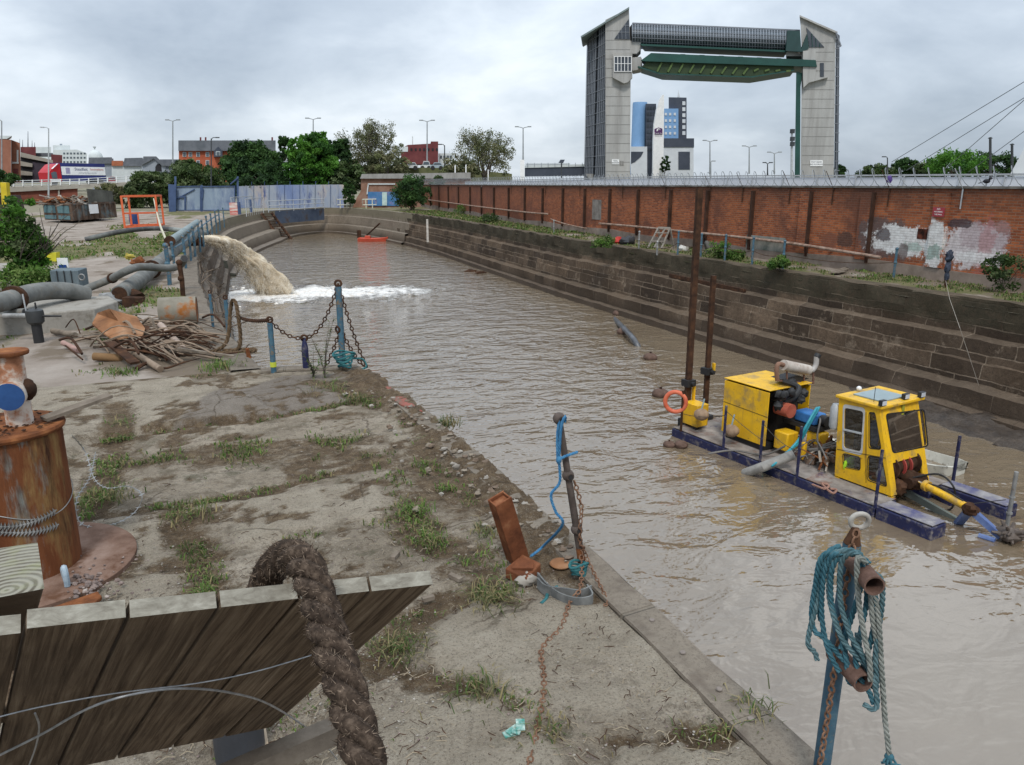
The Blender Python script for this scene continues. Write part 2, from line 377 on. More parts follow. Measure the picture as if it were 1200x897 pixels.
dock_wall("quay_edge", near_edge + pier_face[1:], prof_n, m_pier, "near quay edge of flat coping stones beside the calm water", .3, .02)
# ---- the ground: one sheet out to the horizon with the dock cut out of it
outline = near_edge + pier_face[1:] + left_edge[1:] + head_edge[1:] + right_edge[1:]
inner = [V((p.x, p.y, 0)) for p in outline]
from mathutils.geometry import delaunay_2d_cdt
pts = [V((p.x, p.y)) for p in inner]
n_in = len(pts)
pts += [V((-3500, -60)), V((3500, -60)), V((3500, 4500)), V((-3500, 4500))]
edges = [(i, i + 1) for i in range(n_in - 1)] + [(n_in - 1, 0)] + [(n_in, n_in + 1), (n_in + 1, n_in + 2), (n_in + 2, n_in + 3), (n_in + 3, n_in)]
rv, re_, rf, *_ = delaunay_2d_cdt(pts, edges, [], 0, 1e-5)
def inside(x, y, pl):
    c = False; j = len(pl) - 1
    for i in range(len(pl)):
        if (pl[i].y > y) != (pl[j].y > y) and x < (pl[j].x - pl[i].x) * (y - pl[i].y) / (pl[j].y - pl[i].y) + pl[i].x: c = not c
        j = i
    return c
keep = [f for f in rf if not inside(sum(rv[i].x for i in f) / len(f), sum(rv[i].y for i in f) / len(f), inner)]
m_far = M("earth_and_rough_grass", [(.35, (.12, .13, .06)), (.5, (.2, .18, .13)), (.7, (.27, .25, .2))], .12, .95, .3, 2)
g_ = MB(); g_.add([(p.x, p.y, -.16) for p in rv], keep)
# right quay strip and near rows are finer sheets above it
tag(g_.build("ground", m_far, angle=0, loc=(0, 0, 0)), kind='structure')
# ---- masks
def pd(X, Y, pl):                                  # distance to a polyline, numpy
    D = np.full(X.shape, 1e9)
    for a, b in zip(pl, pl[1:]):
        dx, dy = b[0] - a[0], b[1] - a[1]; L = dx * dx + dy * dy + 1e-12
        t = np.clip(((X - a[0]) * dx + (Y - a[1]) * dy) / L, 0, 1)
        D = np.minimum(D, np.hypot(X - a[0] - t * dx, Y - a[1] - t * dy))
    return D
def pxl(l): return [tuple(P(u, v))[:2] for u, v in l]
def fbm(X, Y, sc, seed=0.0):
    o = np.empty(X.size)
    for i, (x, y) in enumerate(zip(X.ravel(), Y.ravel())): o[i] = mnoise.fractal(V((x * sc, y * sc, seed)), .6, 2.0, 5)
    return o.reshape(X.shape)
def inpoly(X, Y, pl):
    c = np.zeros(X.shape, bool); j = len(pl) - 1
    for i in range(len(pl)):
        a, b = pl[i], pl[j]
        with np.errstate(divide='ignore', invalid='ignore'):
            c ^= ((a[1] > Y) != (b[1] > Y)) & (X < (b[0] - a[0]) * (Y - a[1]) / (b[1] - a[1] + 1e-12) + a[0])
        j = i
    return c
cracks = [([(455, 782), (500, 795), (560, 803), (600, 822), (650, 846), (720, 868), (790, 866), (850, 858), (905, 838)], .10, 1.0),
          ([(445, 770), (470, 735), (520, 700), (560, 690), (600, 700)], .16, .9),
          ([(505, 505), (500, 570), (480, 600), (500, 630), (550, 650), (575, 690)], .28, .8),
          ([(480, 490), (520, 520), (560, 545), (590, 560)], .22, .9),
          ([(70, 607), (150, 600), (215, 592), (300, 577), (400, 552), (450, 540)], .09, 1.0),
          ([(205, 600), (225, 640), (240, 675), (265, 705), (270, 740)], .2, 1.0),
          ([(135, 480), (140, 520), (120, 560), (105, 600)], .22, .9),
          ([(110, 520), (200, 506), (300, 495), (420, 470), (470, 455)], .07, .9),
          ([(150, 545), (250, 525), (340, 520), (430, 515)], .26, .75),
          ([(370, 455), (420, 468), (445, 475)], .2, .9), ([(250, 535), (370, 525), (480, 545), (545, 590)], .42, .72),
          ([(600, 565), (640, 610), (690, 660)], .14, .6), ([(690, 690), (735, 700)], .15, .8),
          ([(300, 640), (370, 625), (460, 610)], .1, .35), ([(330, 880), (420, 800)], .4, .4),
          ([(238, 440), (255, 430), (280, 425)], .3, .9), ([(105, 430), (150, 438)], .3, .6)]
cracks_w = [(pxl(l), w_, s_) for l, w_, s_ in cracks]
NX, NY = 120, 260
def edge_in(y): return .27 - .235 * min(1, max(0, (y - 5.0) / .5)) + (.05 * mnoise.noise(V((y * 2.1, 3, 0))) + .05 * abs(mnoise.noise(V((y * 6, 8, 0)))) if y > 5 else 0)
def edge_x(y): 
    for a, b in zip(near_edge, near_edge[1:]):
        if a.y <= y <= b.y: return a.x + (b.x - a.x) * (y - a.y) / (b.y - a.y)
    return 2.42
ys = np.concatenate([np.linspace(-8, 1.0, 20)[:-1], np.linspace(1.0, 13.0, NY)])
X0 = np.array([[(-14 + (edge_x(min(y, 12.55)) - edge_in(y) + 14) * (i / (NX - 1)) ** .52) for i in range(NX)] for y in ys]); Y0 = np.repeat(ys[:, None], NX, 1)
# beyond the pier front the sheet is only as wide as the left quay
for r_, y in enumerate(ys):
    if y > 12.3: X0[r_] = np.minimum(X0[r_], 2.15 - max(0, y - 12.55) * 3.0)
def ground_masks(X, Y):
    dirt = np.zeros(X.shape); n1 = fbm(X, Y, 1.6, 2.2); n2 = fbm(X, Y, 5.0, 7.7)
    for pl, w_, s_ in cracks_w:
        d = pd(X, Y, pl) + n1 * .13 + n2 * .06
        dirt = np.maximum(dirt, s_ * np.clip(1.25 - d / w_, 0, 1))
    dirt = np.clip(np.maximum(dirt, np.clip((n1 + .6 * n2 - .04) * 1.9, 0, .85) * np.clip((Y - 4.2) / 1.5, .12, 1)), 0, 1)
    slab = np.zeros(X.shape)
    for pl in ([(-200, 384), (75, 388), (200, 440), (330, 490), (105, 515), (60, 560), (-200, 560)], [(505, 745), (555, 705), (640, 700), (705, 708), (860, 812), (720, 845), (640, 825), (560, 795), (510, 785)], [(430, 812), (560, 818), (640, 868), (690, 930), (430, 940)], [(100, 625), (195, 608), (212, 655), (235, 705), (120, 715)], [(720, 875), (900, 860), (960, 900), (960, 960), (740, 960)], [(270, 590), (440, 560), (455, 600), (330, 625), (280, 640)], [(450, 468), (480, 475), (500, 520), (480, 560), (460, 520)]): slab = np.maximum(slab, np.clip(.5 + fbm(X, Y, 2.0, 6.0) * .8 + np.where(inpoly(X, Y, pxl(pl)), .5, -.9), 0, 1))
    mound = inpoly(X, Y, pxl([(330, 441), (440, 437), (480, 455), (440, 468), (300, 494), (205, 506), (250, 470)])).astype(float)
    dirt = np.maximum(dirt, np.clip((.75 - pd(X, Y, [(2.7, 5.2), (2.7, 9.0), (2.3, 12)])) / .6 + n1, 0, .8))
    return dirt, slab, mound, n1, n2
dirt, slab, mound, n1, n2 = ground_masks(X0, Y0)
fade = np.clip((edge_x(5) - X0) / .5, 0, 1) * np.clip((13 - Y0) / .5, 0, 1) * np.clip((X0 + 14) / .3, 0, 1)
mdist = pd(X0, Y0, pxl([(250, 482), (400, 455), (450, 450)]))
Z0 = .004 + fade * (.022 * n1 + .012 * n2 - .035 * dirt + .10 * np.exp(-(mdist / .7) ** 2) + .02 * slab + .07 * inpoly(X0, Y0, pxl([(-400, 384), (75, 388), (200, 440), (330, 490), (105, 515), (60, 560), (-400, 560)])))
ed = np.array([[edge_x(min(y, 12.55))] for y in ys]) - X0
Z0 += np.clip((.55 - ed) / .3, 0, 1) * np.clip((Y0 - 4.9) / .5, 0, 1) * (.06 + .05 * n2)
me = bpy.data.meshes.new("quay")
nr = len(ys); vs = np.stack([X0.ravel(), Y0.ravel(), Z0.ravel()], 1)
ii = np.arange(nr * NX).reshape(nr, NX); fs = np.stack([ii[:-1, :-1].ravel(), ii[:-1, 1:].ravel(), ii[1:, 1:].ravel(), ii[1:, :-1].ravel()], 1)
def grid_obj(name, vs, fs, mat, cols=None):
    me = bpy.data.meshes.new(name); me.from_pydata(vs.tolist(), [], fs.tolist()); me.materials.append(mat)
    if cols is not None:
        a = me.color_attributes.new("mask", 'FLOAT_COLOR', 'POINT'); a.data.foreach_set("color", cols.astype(np.float32).ravel())
    me.shade_smooth(); o = bpy.data.objects.new(name, me); COL.objects.link(o); ORG[name] = (0, 0, 0); return o
def attr(t, name):
    a = t.nodes.new("ShaderNodeAttribute"); a.attribute_name = name; s_ = t.nodes.new("ShaderNodeSeparateColor"); t.links.new(a.outputs['Color'], s_.inputs[0]); return s_.outputs
m, t, b = nodes("quay_concrete"); pos = coords(t, 'Position'); ch = attr(t, "mask")
col = ramp(t, nz(t, pos, 1.3, 9, .68), [(.3, (.19, .155, .112)), (.48, (.295, .25, .19)), (.66, (.42, .365, .29))])
col = mix(t, ramp(t, nz(t, pos, 14, 6, .7), [(.5, 0.0), (.64, .65)]), col, (.14, .115, .09))
col = mix(t, ramp(t, nz(t, pos, 3.2, 8, .7), [(.52, 0.0), (.60, .7)]), col, (.15, .122, .088)); col = mix(t, ramp(t, nz(t, pos, 1.9, 9, .75), [(.56, 0.0), (.63, .7)]), col, (.085, .082, .05))
col = mix(t, mth(t, 'MULTIPLY', ch[1], .8), col, ramp(t, nz(t, pos, 2.5, 8, .7), [(.3, (.262, .222, .168)), (.5, (.36, .313, .243)), (.7, (.44, .39, .31))]))
col = mix(t, mth(t, 'MULTIPLY', ch[2], .75), col, ramp(t, nz(t, pos, 5, 8, .7), [(.3, (.125, .105, .09)), (.7, (.225, .195, .17))]))
dn = mth(t, 'ADD', mth(t, 'ADD', ch[0], mth(t, 'MULTIPLY', mth(t, 'SUBTRACT', nz(t, pos, 7, 9, .8), .5), 1.5)), mth(t, 'MULTIPLY', mth(t, 'SUBTRACT', nz(t, pos, 34, 4, .7), .5), .9))
df = ramp(t, dn, [(.30, 0.0), (.75, .95)])
col = mix(t, df, col, ramp(t, nz(t, pos, 9, 6, .7), [(.3, (.04, .028, .016)), (.5, (.105, .07, .04)), (.72, (.20, .148, .09))]))
col = mix(t, ramp(t, nz(t, pos, 55, 5, .75), [(.36, .6), (.5, 0.0)]), col, (.12, .092, .065)); col = mix(t, ramp(t, nz(t, pos, 85, 4, .7), [(.58, 0.0), (.70, .6)]), col, (.48, .44, .38))
ck = t.nodes.new('ShaderNodeTexVoronoi'); ck.feature = 'DISTANCE_TO_EDGE'; ck.inputs['Scale'].default_value = .75; wp = mix(t, .22, pos, nz(t, pos, 2.2, 6, .7)); t.links.new(wp, ck.inputs['Vector']); col = mix(t, ramp(t, ck.outputs[0], [(.002, .8), (.007, 0.0)]), col, mix(t, ramp(t, nz(t, pos, .6, 4, .6), [(.46, 0.0), (.56, 1.0)]), col, (.07, .052, .036)))
vo = t.nodes.new("ShaderNodeTexVoronoi"); vo.inputs['Scale'].default_value = 38; t.links.new(pos, vo.inputs['Vector'])
col = mix(t, ramp(t, vo.outputs[0], [(.12, .7), (.2, 0.0)]), col, (.10, .08, .065))
t.links.new(col, b.inputs['Base Color']); b.inputs['Roughness'].default_value = .93
hh = mth(t, 'ADD', nz(t, pos, 16, 10, .75), mth(t, 'MULTIPLY', nz(t, pos, 70, 4, .7), .35)); bump(t, b, hh, 1.0, .05)
m_quay = m
cols = np.stack([dirt.ravel(), slab.ravel(), mound.ravel(), np.ones(dirt.size)], 1)
tag(grid_obj("quay_ground", vs, fs, m_quay, cols), kind='structure')
# ---- left yard
def yard_grass(x, y):
    n = mnoise.fractal(V((x * .22, y * .10, 4.4)), .6, 2, 5)
    for (cx, cy, rx, ry, s_) in yard_patches: n += s_ * math.exp(-(((x - cx) / rx) ** 2 + ((y - cy) / ry) ** 2))
    return n
yard_patches = [(*P(130, 286).xy, 3.4, 6, .9), (*P(180, 290).xy, 2.2, 4, .7), (*P(30, 300).xy, 2.2, 6, 1.0), (*P(210, 275).xy, 1.5, 8, .5),
                (*P(50, 330).xy, 1.0, 3.0, .9), (*P(110, 318).xy, 2.2, 4.5, -1.6), (*P(190, 327).xy, .8, 4, .35), (-4, 68, 10, 6, -.5), (*P(25, 262).xy, 6, 6, -.5)]
ly = np.concatenate([np.linspace(13.0, 30, 90)[:-1], np.linspace(30, 62, 90)[:-1], np.linspace(62, 91, 40)])
def left_x(y):
    pl = left_edge + head_edge[:16]
    for a, b in zip(pl, pl[1:]):
        if a.y <= y <= b.y: return a.x + (b.x - a.x) * (y - a.y) / max(1e-6, b.y - a.y)
    return 4.0 if y > 60 else .9
NX = 70
X1 = np.array([[-22 + (left_x(y) - .48 + 22) * (i / (NX - 1)) ** .75 for i in range(NX)] for y in ly]); Y1 = np.repeat(ly[:, None], NX, 1)
GM = np.array([yard_grass(x, y) for x, y in zip(X1.ravel(), Y1.ravel())]).reshape(X1.shape)
N1 = fbm(X1, Y1, .8, 3.3)
d1 = np.clip(N1 * 1.2 + .15, 0, 1); 
for pl, w_, s_ in cracks_w[-2:]: d1 = np.maximum(d1, s_ * np.clip(1.3 - pd(X1, Y1, pl) / w_, 0, 1))
d1 = np.maximum(d1, np.clip(1.4 - pd(X1, Y1, pxl([(150, 395), (190, 405), (215, 400), (240, 430)])) / 1.0, 0, .9))
Z1 = .0 + .05 * N1 * np.clip((left_x(20) - X1) / .8, 0, 1) * np.clip((Y1 - 13) / 2, 0, 1) + np.clip(GM - .3, 0, .6) * .12
vs = np.stack([X1.ravel(), Y1.ravel(), Z1.ravel()], 1); nr = len(ly)
ii = np.arange(nr * NX).reshape(nr, NX); fs = np.stack([ii[:-1, :-1].ravel(), ii[:-1, 1:].ravel(), ii[1:, 1:].ravel(), ii[1:, :-1].ravel()], 1)
m, t, b = nodes("yard_gravel"); pos = coords(t, 'Position'); ch = attr(t, "mask")
col = ramp(t, nz(t, pos, .7, 9, .68), [(.3, (.19, .155, .125)), (.5, (.265, .225, .19)), (.72, (.345, .305, .265))])
col = mix(t, ramp(t, mth(t, 'ADD', ch[0], mth(t, 'MULTIPLY', mth(t, 'SUBTRACT', nz(t, pos, 4, 8, .7), .5), .8)), [(.4, 0.0), (.7, .85)]), col, (.135, .105, .075))
gf = ramp(t, mth(t, 'ADD', ch[1], mth(t, 'MULTIPLY', mth(t, 'SUBTRACT', nz(t, pos, 2.2, 8, .72), .5), .9)), [(.22, 0.0), (.42, 1.0)])
col = mix(t, gf, col, ramp(t, nz(t, pos, 1.2, 8, .7), [(.3, (.065, .078, .028)), (.5, (.125, .118, .055)), (.7, (.18, .15, .088))]))
t.links.new(col, b.inputs['Base Color']); b.inputs['Roughness'].default_value = .95
bump(t, b, nz(t, pos, 9, 8, .75), .8, .04); m_yard = m
cols = np.stack([d1.ravel(), GM.ravel(), GM.ravel() * 0, GM.ravel() * 0 + 1], 1)
tag(grid_obj("yard_ground", vs, fs, m_yard, cols), kind='structure')
# ---- right quay strip between the dock edge and the brick wall, head strip beyond
wall_line = [V((22.2, -30, 0))] + crv([V((21.75, 12, 0)), V((21.5, 19, 0)), V((21.35, 26, 0)), V((21.75, 37.5, 0)), V((22.3, 50, 0)), V((23.8, 67, 0)), V((26.6, 90, 0)), V((27.0, 93, 0))], 5)
def wall_x(y):
    for a, b in zip(wall_line, wall_line[1:]):
        if a.y <= y <= b.y: return a.x + (b.x - a.x) * (y - a.y) / (b.y - a.y)
    return 27.0
def redge_x(y):
    pl = (right_edge[::-1] + head_edge[::-1])
    for a, b in zip(pl, pl[1:]):
        if a.y <= y <= b.y: return a.x + (b.x - a.x) * (y - a.y) / max(1e-6, (b.y - a.y))
    return 14
ry = np.concatenate([np.linspace(-12, 12, 30)[:-1], np.linspace(12, 40, 110)[:-1], np.linspace(40, 92, 80)]); NX = 26
X2 = np.array([[redge_x(y) + .53 + (wall_x(y) - redge_x(y) - .53) * i / (NX - 1) for i in range(NX)] for y in ry]); Y2 = np.repeat(ry[:, None], NX, 1)
N2 = fbm(X2, Y2, .7, 8.8); GR = np.clip(N2 + .12 + .35 * np.exp(-((X2 - np.array([[redge_x(y) + 1.0] for y in ry])) / .7) ** 2) , -1, 1) + np.where(Y2 > 45, .25, 0)
vs = np.stack([X2.ravel(), Y2.ravel(), (.02 + .05 * N2).ravel()], 1); nr = len(ry)
ii = np.arange(nr * NX).reshape(nr, NX); fs = np.stack([ii[:-1, :-1].ravel(), ii[:-1, 1:].ravel(), ii[1:, 1:].ravel(), ii[1:, :-1].ravel()], 1)
cols = np.stack([np.clip(N2 + 1.0, 0, 1.2).ravel(), (GR + .12).ravel(), GR.ravel() * 0, GR.ravel() * 0 + 1], 1)
tag(grid_obj("wall_path", vs, fs, m_yard, cols), kind='structure')
# ---- water
m, t, b = nodes("muddy_water"); pos = coords(t, 'Position'); ch = attr(t, "mask")
col = ramp(t, nz(t, pos, .22, 5, .6), [(.3, (.146, .109, .071)), (.7, (.186, .145, .098))])
ff = ramp(t, mth(t, 'ADD', ch[0], mth(t, 'MULTIPLY', mth(t, 'SUBTRACT', nz(t, pos, 2.6, 10, .8), .5), 1.9)), [(.5, 0.0), (.8, 1.0)])
col = mix(t, ff, col, ramp(t, nz(t, pos, 5, 6, .7), [(.32, (.5, .43, .34)), (.5, (.82, .80, .76))]))
t.links.new(col, b.inputs['Base Color']); b.inputs['IOR'].default_value = 2.15; b.inputs['Specular IOR Level'].default_value = .5
t.links.new(mix(t, ff, (.035, .035, .035), (.8, .8, .8)), b.inputs['Roughness'])
mp_ = t.nodes.new("ShaderNodeMapping"); t.links.new(pos, mp_.inputs[0]); mp_.inputs['Rotation'].default_value = (0, 0, YAW); mp_.inputs['Scale'].default_value = (.8, 1.25, 1)
h = mth(t, 'ADD', nz(t, mp_.outputs[0], 1.25, 3, .5, .6), mth(t, 'MULTIPLY', nz(t, mp_.outputs[0], 4.2, 2, .5, .4), .22))
h = mth(t, 'ADD', mth(t, 'MULTIPLY', h, ch[1]), mth(t, 'MULTIPLY', mth(t, 'MULTIPLY', nz(t, pos, 4, 6, .7), ff), .8))
bump(t, b, h, 1.0, .20); m_water = m
wx = np.linspace(-1, 23, 61); wy = np.concatenate([np.linspace(-30, 4, 20)[:-1], np.linspace(4, 95, 230)]); X3, Y3 = np.meshgrid(wx, wy)
fp = pxl([]) 
fc = [tuple(P(u, v, WZ))[:2] for u, v in ((300, 346), (345, 344), (395, 343), (435, 343), (462, 342))]
fd = pd(X3, Y3, fc); nf = fbm(X3, Y3, .5, 1.1)
frac = np.clip((X3 - fc[0][0]) / (fc[-1][0] - fc[0][0]), 0, 1)
foam = np.clip(1.35 - fd / (4.2 - 1.2 * frac + 2.2 * nf), 0, 1.05) * (1 - .22 * frac)
calm = np.full(X3.shape, .75)
da = pd(X3, Y3, [(7.0, 4.0), (9.5, 7.0)]); calm *= 1 - .80 * np.exp(-(da / 3.4) ** 2)
db = pd(X3, Y3, [(18, 6), (17.5, 25), (15, 16)]); calm *= 1 - .5 * np.exp(-(db / 2.5) ** 2)
dc = pd(X3, Y3, [(12, 70), (14, 82)]); calm *= 1 + .6 * np.exp(-(pd(X3, Y3, [(8, 40), (12, 60)]) / 14) ** 2)
Z3 = WZ + .10 * foam * fbm(X3, Y3, 1.2, 5.5) + .05 * foam
vs = np.stack([X3.ravel(), Y3.ravel(), Z3.ravel()], 1); nr, NX = X3.shape
ii = np.arange(nr * NX).reshape(nr, NX); fs = np.stack([ii[:-1, :-1].ravel(), ii[:-1, 1:].ravel(), ii[1:, 1:].ravel(), ii[1:, :-1].ravel()], 1)
cols = np.stack([foam.ravel(), calm.ravel(), calm.ravel() * 0, calm.ravel() * 0 + 1], 1)
tag(grid_obj("water", vs, fs, m_water, cols), kind='structure')
# mud bank at the foot of the right wall
m_mud = M("wet_mud", [(.3, (.025, .018, .013)), (.6, (.06, .045, .033)), (.8, (.11, .085, .063))], 3, .45, .8, 14, bd=.05)
mv = []; mf = []; my = np.linspace(3, 17.5, 110); K = 16
for i, y in enumerate(my):
    for j in range(K):
        s_ = j / (K - 1); wd = 1.35 * min(1, max(.15, (17.5 - y) / 4)) + .3 * mnoise.noise(V((y * .8, 2, 0)))
        n_ = mnoise.fractal(V((y * 1.7, s_ * 2.2, 5)), .5, 2, 5)
        mv.append((redge_x(y) - 1.0 - s_ * wd, y, WZ - .06 + (.34 * (1 - s_) ** .8 + .09 * n_) * min(1, (17.7 - y) / 3)))
mf = [(i * K + j, i * K + j + 1, (i + 1) * K + j + 1, (i + 1) * K + j) for i in range(len(my) - 1) for j in range(K - 1)]
tag(MB().add(mv, mf).build("mud_bank", m_mud), kind='structure')
# ================================================================ brick wall and what stands along it
def WP(u, v, off=0.0):                             # point of the wall's face seen at (u, v)
    lo, hi = 5.0, 93.0
    for _ in range(60):
        y = (lo + hi) / 2
        if proj((wall_x(y) - off, y, 2))[0] > u: lo = y
        else: hi = y
    x = wall_x(y) - off; return V((x, y, H(v, x, y)))
def wtop(y): return 2.80 - .0024 * (y - 16)
m, t, b = nodes("old_red_brick"); pos = coords(t, 'Position')
sp = t.nodes.new("ShaderNodeSeparateXYZ"); t.links.new(pos, sp.inputs[0]); cbx = t.nodes.new("ShaderNodeCombineXYZ")
t.links.new(sp.outputs[1], cbx.inputs[0]); t.links.new(sp.outputs[2], cbx.inputs[1])
br = t.nodes.new("ShaderNodeTexBrick"); t.links.new(cbx.outputs[0], br.inputs[0])
for k_, v_ in (('Scale', 1), ('Mortar Size', .011), ('Mortar Smooth', .3), ('Brick Width', .235), ('Row Height', .08), ('Bias', 0)): br.inputs[k_].default_value = v_
br.inputs['Color1'].default_value = (.42, .128, .05, 1); br.inputs['Color2'].default_value = (.20, .055, .026, 1); br.inputs['Mortar'].default_value = (.25, .165, .115, 1)
col = br.outputs[0]
col = mix(t, ramp(t, nz(t, pos, .5, 7, .7), [(.45, 0.0), (.65, .35)]), col, (.38, .13, .05))
col = mix(t, ramp(t, nz(t, pos, .33, 8, .72), [(.50, 0.0), (.60, .75)]), col, (.125, .052, .036))
zz_ = mth(t, 'ADD', sp.outputs[2], mth(t, 'MULTIPLY', mth(t, 'SUBTRACT', nz(t, pos, .8, 7, .7), .5), 1.2))
mrt = t.nodes.new('ShaderNodeMapRange'); t.links.new(zz_, mrt.inputs[0]); mrt.inputs[1].default_value = 2.05; mrt.inputs[2].default_value = 2.9; mrt.inputs[4].default_value = .8
col = mix(t, mrt.outputs[0], col, (.07, .04, .03))
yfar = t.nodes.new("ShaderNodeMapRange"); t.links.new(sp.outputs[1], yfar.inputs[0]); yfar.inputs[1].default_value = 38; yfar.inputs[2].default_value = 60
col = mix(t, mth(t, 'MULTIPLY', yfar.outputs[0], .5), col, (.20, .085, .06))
# whitewash and old graffiti between known runs of the wall
def blob(c, ry_, rz_, sc=1.6, amp=1.3, edge=.12):
    a = mth(t, 'DIVIDE', mth(t, 'SUBTRACT', sp.outputs[1], c[1]), ry_); z_ = mth(t, 'DIVIDE', mth(t, 'SUBTRACT', sp.outputs[2], c[2]), rz_)
    d = mth(t, 'POWER', mth(t, 'ADD', mth(t, 'POWER', mth(t, 'ABSOLUTE', a), 3.0), mth(t, 'POWER', mth(t, 'ABSOLUTE', z_), 3.0)), .333)
    d = mth(t, 'ADD', d, mth(t, 'MULTIPLY', mth(t, 'SUBTRACT', nz(t, pos, sc * 1.2, 9, .8), .5), amp * 2.4))
    return ramp(t, d, [(.99 - edge, 1.0), (.99 + edge, 0.0)])
def wspan(u0, v0, u1, v1):
    a, c = WP(u0, v0), WP(u1, v1); mid = (a + c) / 2; return mid, abs(a.y - c.y) / 2 + .05, abs(a.z - c.z) / 2
for (u0, v0, u1, v1), cc, sc, am, op in [
        ((1014, 253, 1060, 305), (.10, .085, .085), 1.2, 1.2, .85), ((1020, 262, 1098, 304), (.74, .75, .74), 1.5, 1.15, .92), ((1090, 255, 1112, 318), (.74, .76, .75), 2, .6, .9),
        ((1112, 262, 1186, 316), (.66, .63, .64), 1.3, 1.0, .9), ((1132, 258, 1184, 296), (.36, .27, .29), 1.5, 1.25, .55), ((1112, 256, 1140, 268), (.055, .045, .055), 2, .7, .9),
        ((1152, 256, 1170, 328), (.42, .12, .12), 3, 1.6, .38), ((1120, 292, 1182, 312), (.76, .76, .75), 1.8, 1.2, .8), ((1032, 268, 1046, 284), (.07, .065, .075), 2.4, .9, .85),
        ((1066, 282, 1086, 296), (.16, .33, .27), 2.6, 1.4, .5), ((1060, 284, 1068, 306), (.12, .1, .1), 2.2, .7, .8), ((1023, 290, 1040, 303), (.13, .07, .06), 2, 1.0, .8),
        ((1096, 285, 1110, 305), (.1, .25, .2), 4, 1.7, .6), ((986, 270, 1001, 291), (.06, .04, .035), 2, .8, .8), ((967, 272, 985, 292), (.2, .08, .05), 2.5, .9, .8)]:
    mid, a_, z_ = wspan(u0, v0, u1, v1)
    ff_ = mth(t, 'MULTIPLY', blob(mid, a_, z_, sc, am), op)
    col = mix(t, ff_, col, cc)
col = mix(t, mth(t, 'MULTIPLY', br.outputs['Fac'], .25), col, (.2, .13, .1))
col = mix(t, ramp(t, nz(t, pos, 5, 6, .75), [(.35, .35), (.6, 0.0)]), col, (.1, .05, .035))
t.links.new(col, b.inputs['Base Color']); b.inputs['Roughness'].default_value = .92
bump(t, b, mth(t, 'ADD', mth(t, 'MULTIPLY', br.outputs['Fac'], -1.0), nz(t, pos, 14, 6, .7)), .6, .02); m_brick = m
m_plinth = M("wall_plinth_cement", [(.3, (.15, .115, .09)), (.55, (.25, .2, .165)), (.75, (.33, .28, .24))], 1.2, .92, .4, 14)
m_darkpier = M("dark_pier_bar", [(.3, (.028, .017, .013)), (.6, (.06, .032, .022)), (.8, (.13, .06, .035))], 3, .85, .3)  # near-black brown for the narrow bars at the wall piers
BW = E("brick_wall", (24.3, 16.2, 0), "long old red brick wall with graffiti and razor wire behind the dock", "wall")
wl = dense(wall_line, 1.5)
def wall_strip(off0, off1, zb, zt, name, mat, closed=True):
    mb = MB(); n = len(wl); vs = []
    for p in wl:
        zt_ = zt(p.y) if callable(zt) else zt; zb_ = zb(p.y) if callable(zb) else zb
        vs += [(p.x - off0, p.y, zb_), (p.x - off0, p.y, zt_), (p.x + off1, p.y, zt_), (p.x + off1, p.y, zb_)]
    fs = []
    for i in range(n - 1):
        for j in range(3): fs.append((i * 4 + j, (i + 1) * 4 + j, (i + 1) * 4 + j + 1, i * 4 + j + 1))
    fs += [(0, 1, 2, 3), tuple((n - 1) * 4 + j for j in (3, 2, 1, 0))]
    mb.add(vs, fs); return mb.build(name, mat, BW, angle=30)
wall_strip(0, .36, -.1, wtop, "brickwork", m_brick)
wall_strip(.05, .0, -.1, lambda y: .40 + .06 * math.sin(y * .7), "plinth", m_plinth)
wall_strip(.06, .42, lambda y: wtop(y) + .002, lambda y: wtop(y) + .07, "coping", M("coping_concrete", [(.35, (.07, .065, .055)), (.65, (.22, .21, .19))], 1.5, .9, .4))
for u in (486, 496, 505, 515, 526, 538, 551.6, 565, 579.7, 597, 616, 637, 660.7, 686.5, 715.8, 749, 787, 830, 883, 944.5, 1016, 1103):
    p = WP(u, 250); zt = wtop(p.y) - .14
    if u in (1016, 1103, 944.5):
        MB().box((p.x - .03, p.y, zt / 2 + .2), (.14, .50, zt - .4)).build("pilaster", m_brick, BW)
        if u != 1103: MB().box((p.x - .06, p.y - .27, zt / 2 + .15), (.13, .07, zt - .3)).build("pilaster_strip", m_darkpier, BW)
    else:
        MB().box((p.x - .06, p.y, zt / 2 + .15), (.15, .12, zt - .3)).build("pilaster", m_darkpier, BW)
# razor wire on its bracket arms
hx = []; yy = 8.0
while yy < 92:
    a = yy * 2 * PI / .52; jr = .29 + .035 * mnoise.noise(V((yy * .6, 0, 0)))
    hx.append((wall_x(yy) - .12 + .10 * math.sin(a * .5) * 0 + jr * .55 * math.sin(a), yy + .10 * math.cos(a), wtop(yy) + .34 + jr * math.cos(a))); yy += .52 / 12
MB().tube(hx, .012, 4).build("razor_wire", M("wire_dull", (.20, .215, .23), 9, .5, 0), BW, angle=0)
for u in (500, 530, 565, 600, 640, 680, 730, 780, 832, 870, 925, 975, 1040, 1125, 1230):
    p = WP(u, 220); z = wtop(p.y); mb = MB()
    mb.bar((p.x - .02, p.y, z - .05), (p.x - .30, p.y + .16, z + .58), .045, .012); mb.bar((p.x - .04, p.y, z - .6), (p.x - .04, p.y, z), .04, .014)
    mb.build("wire_bracket", rustdark if rng.random() < .6 else galv, BW)
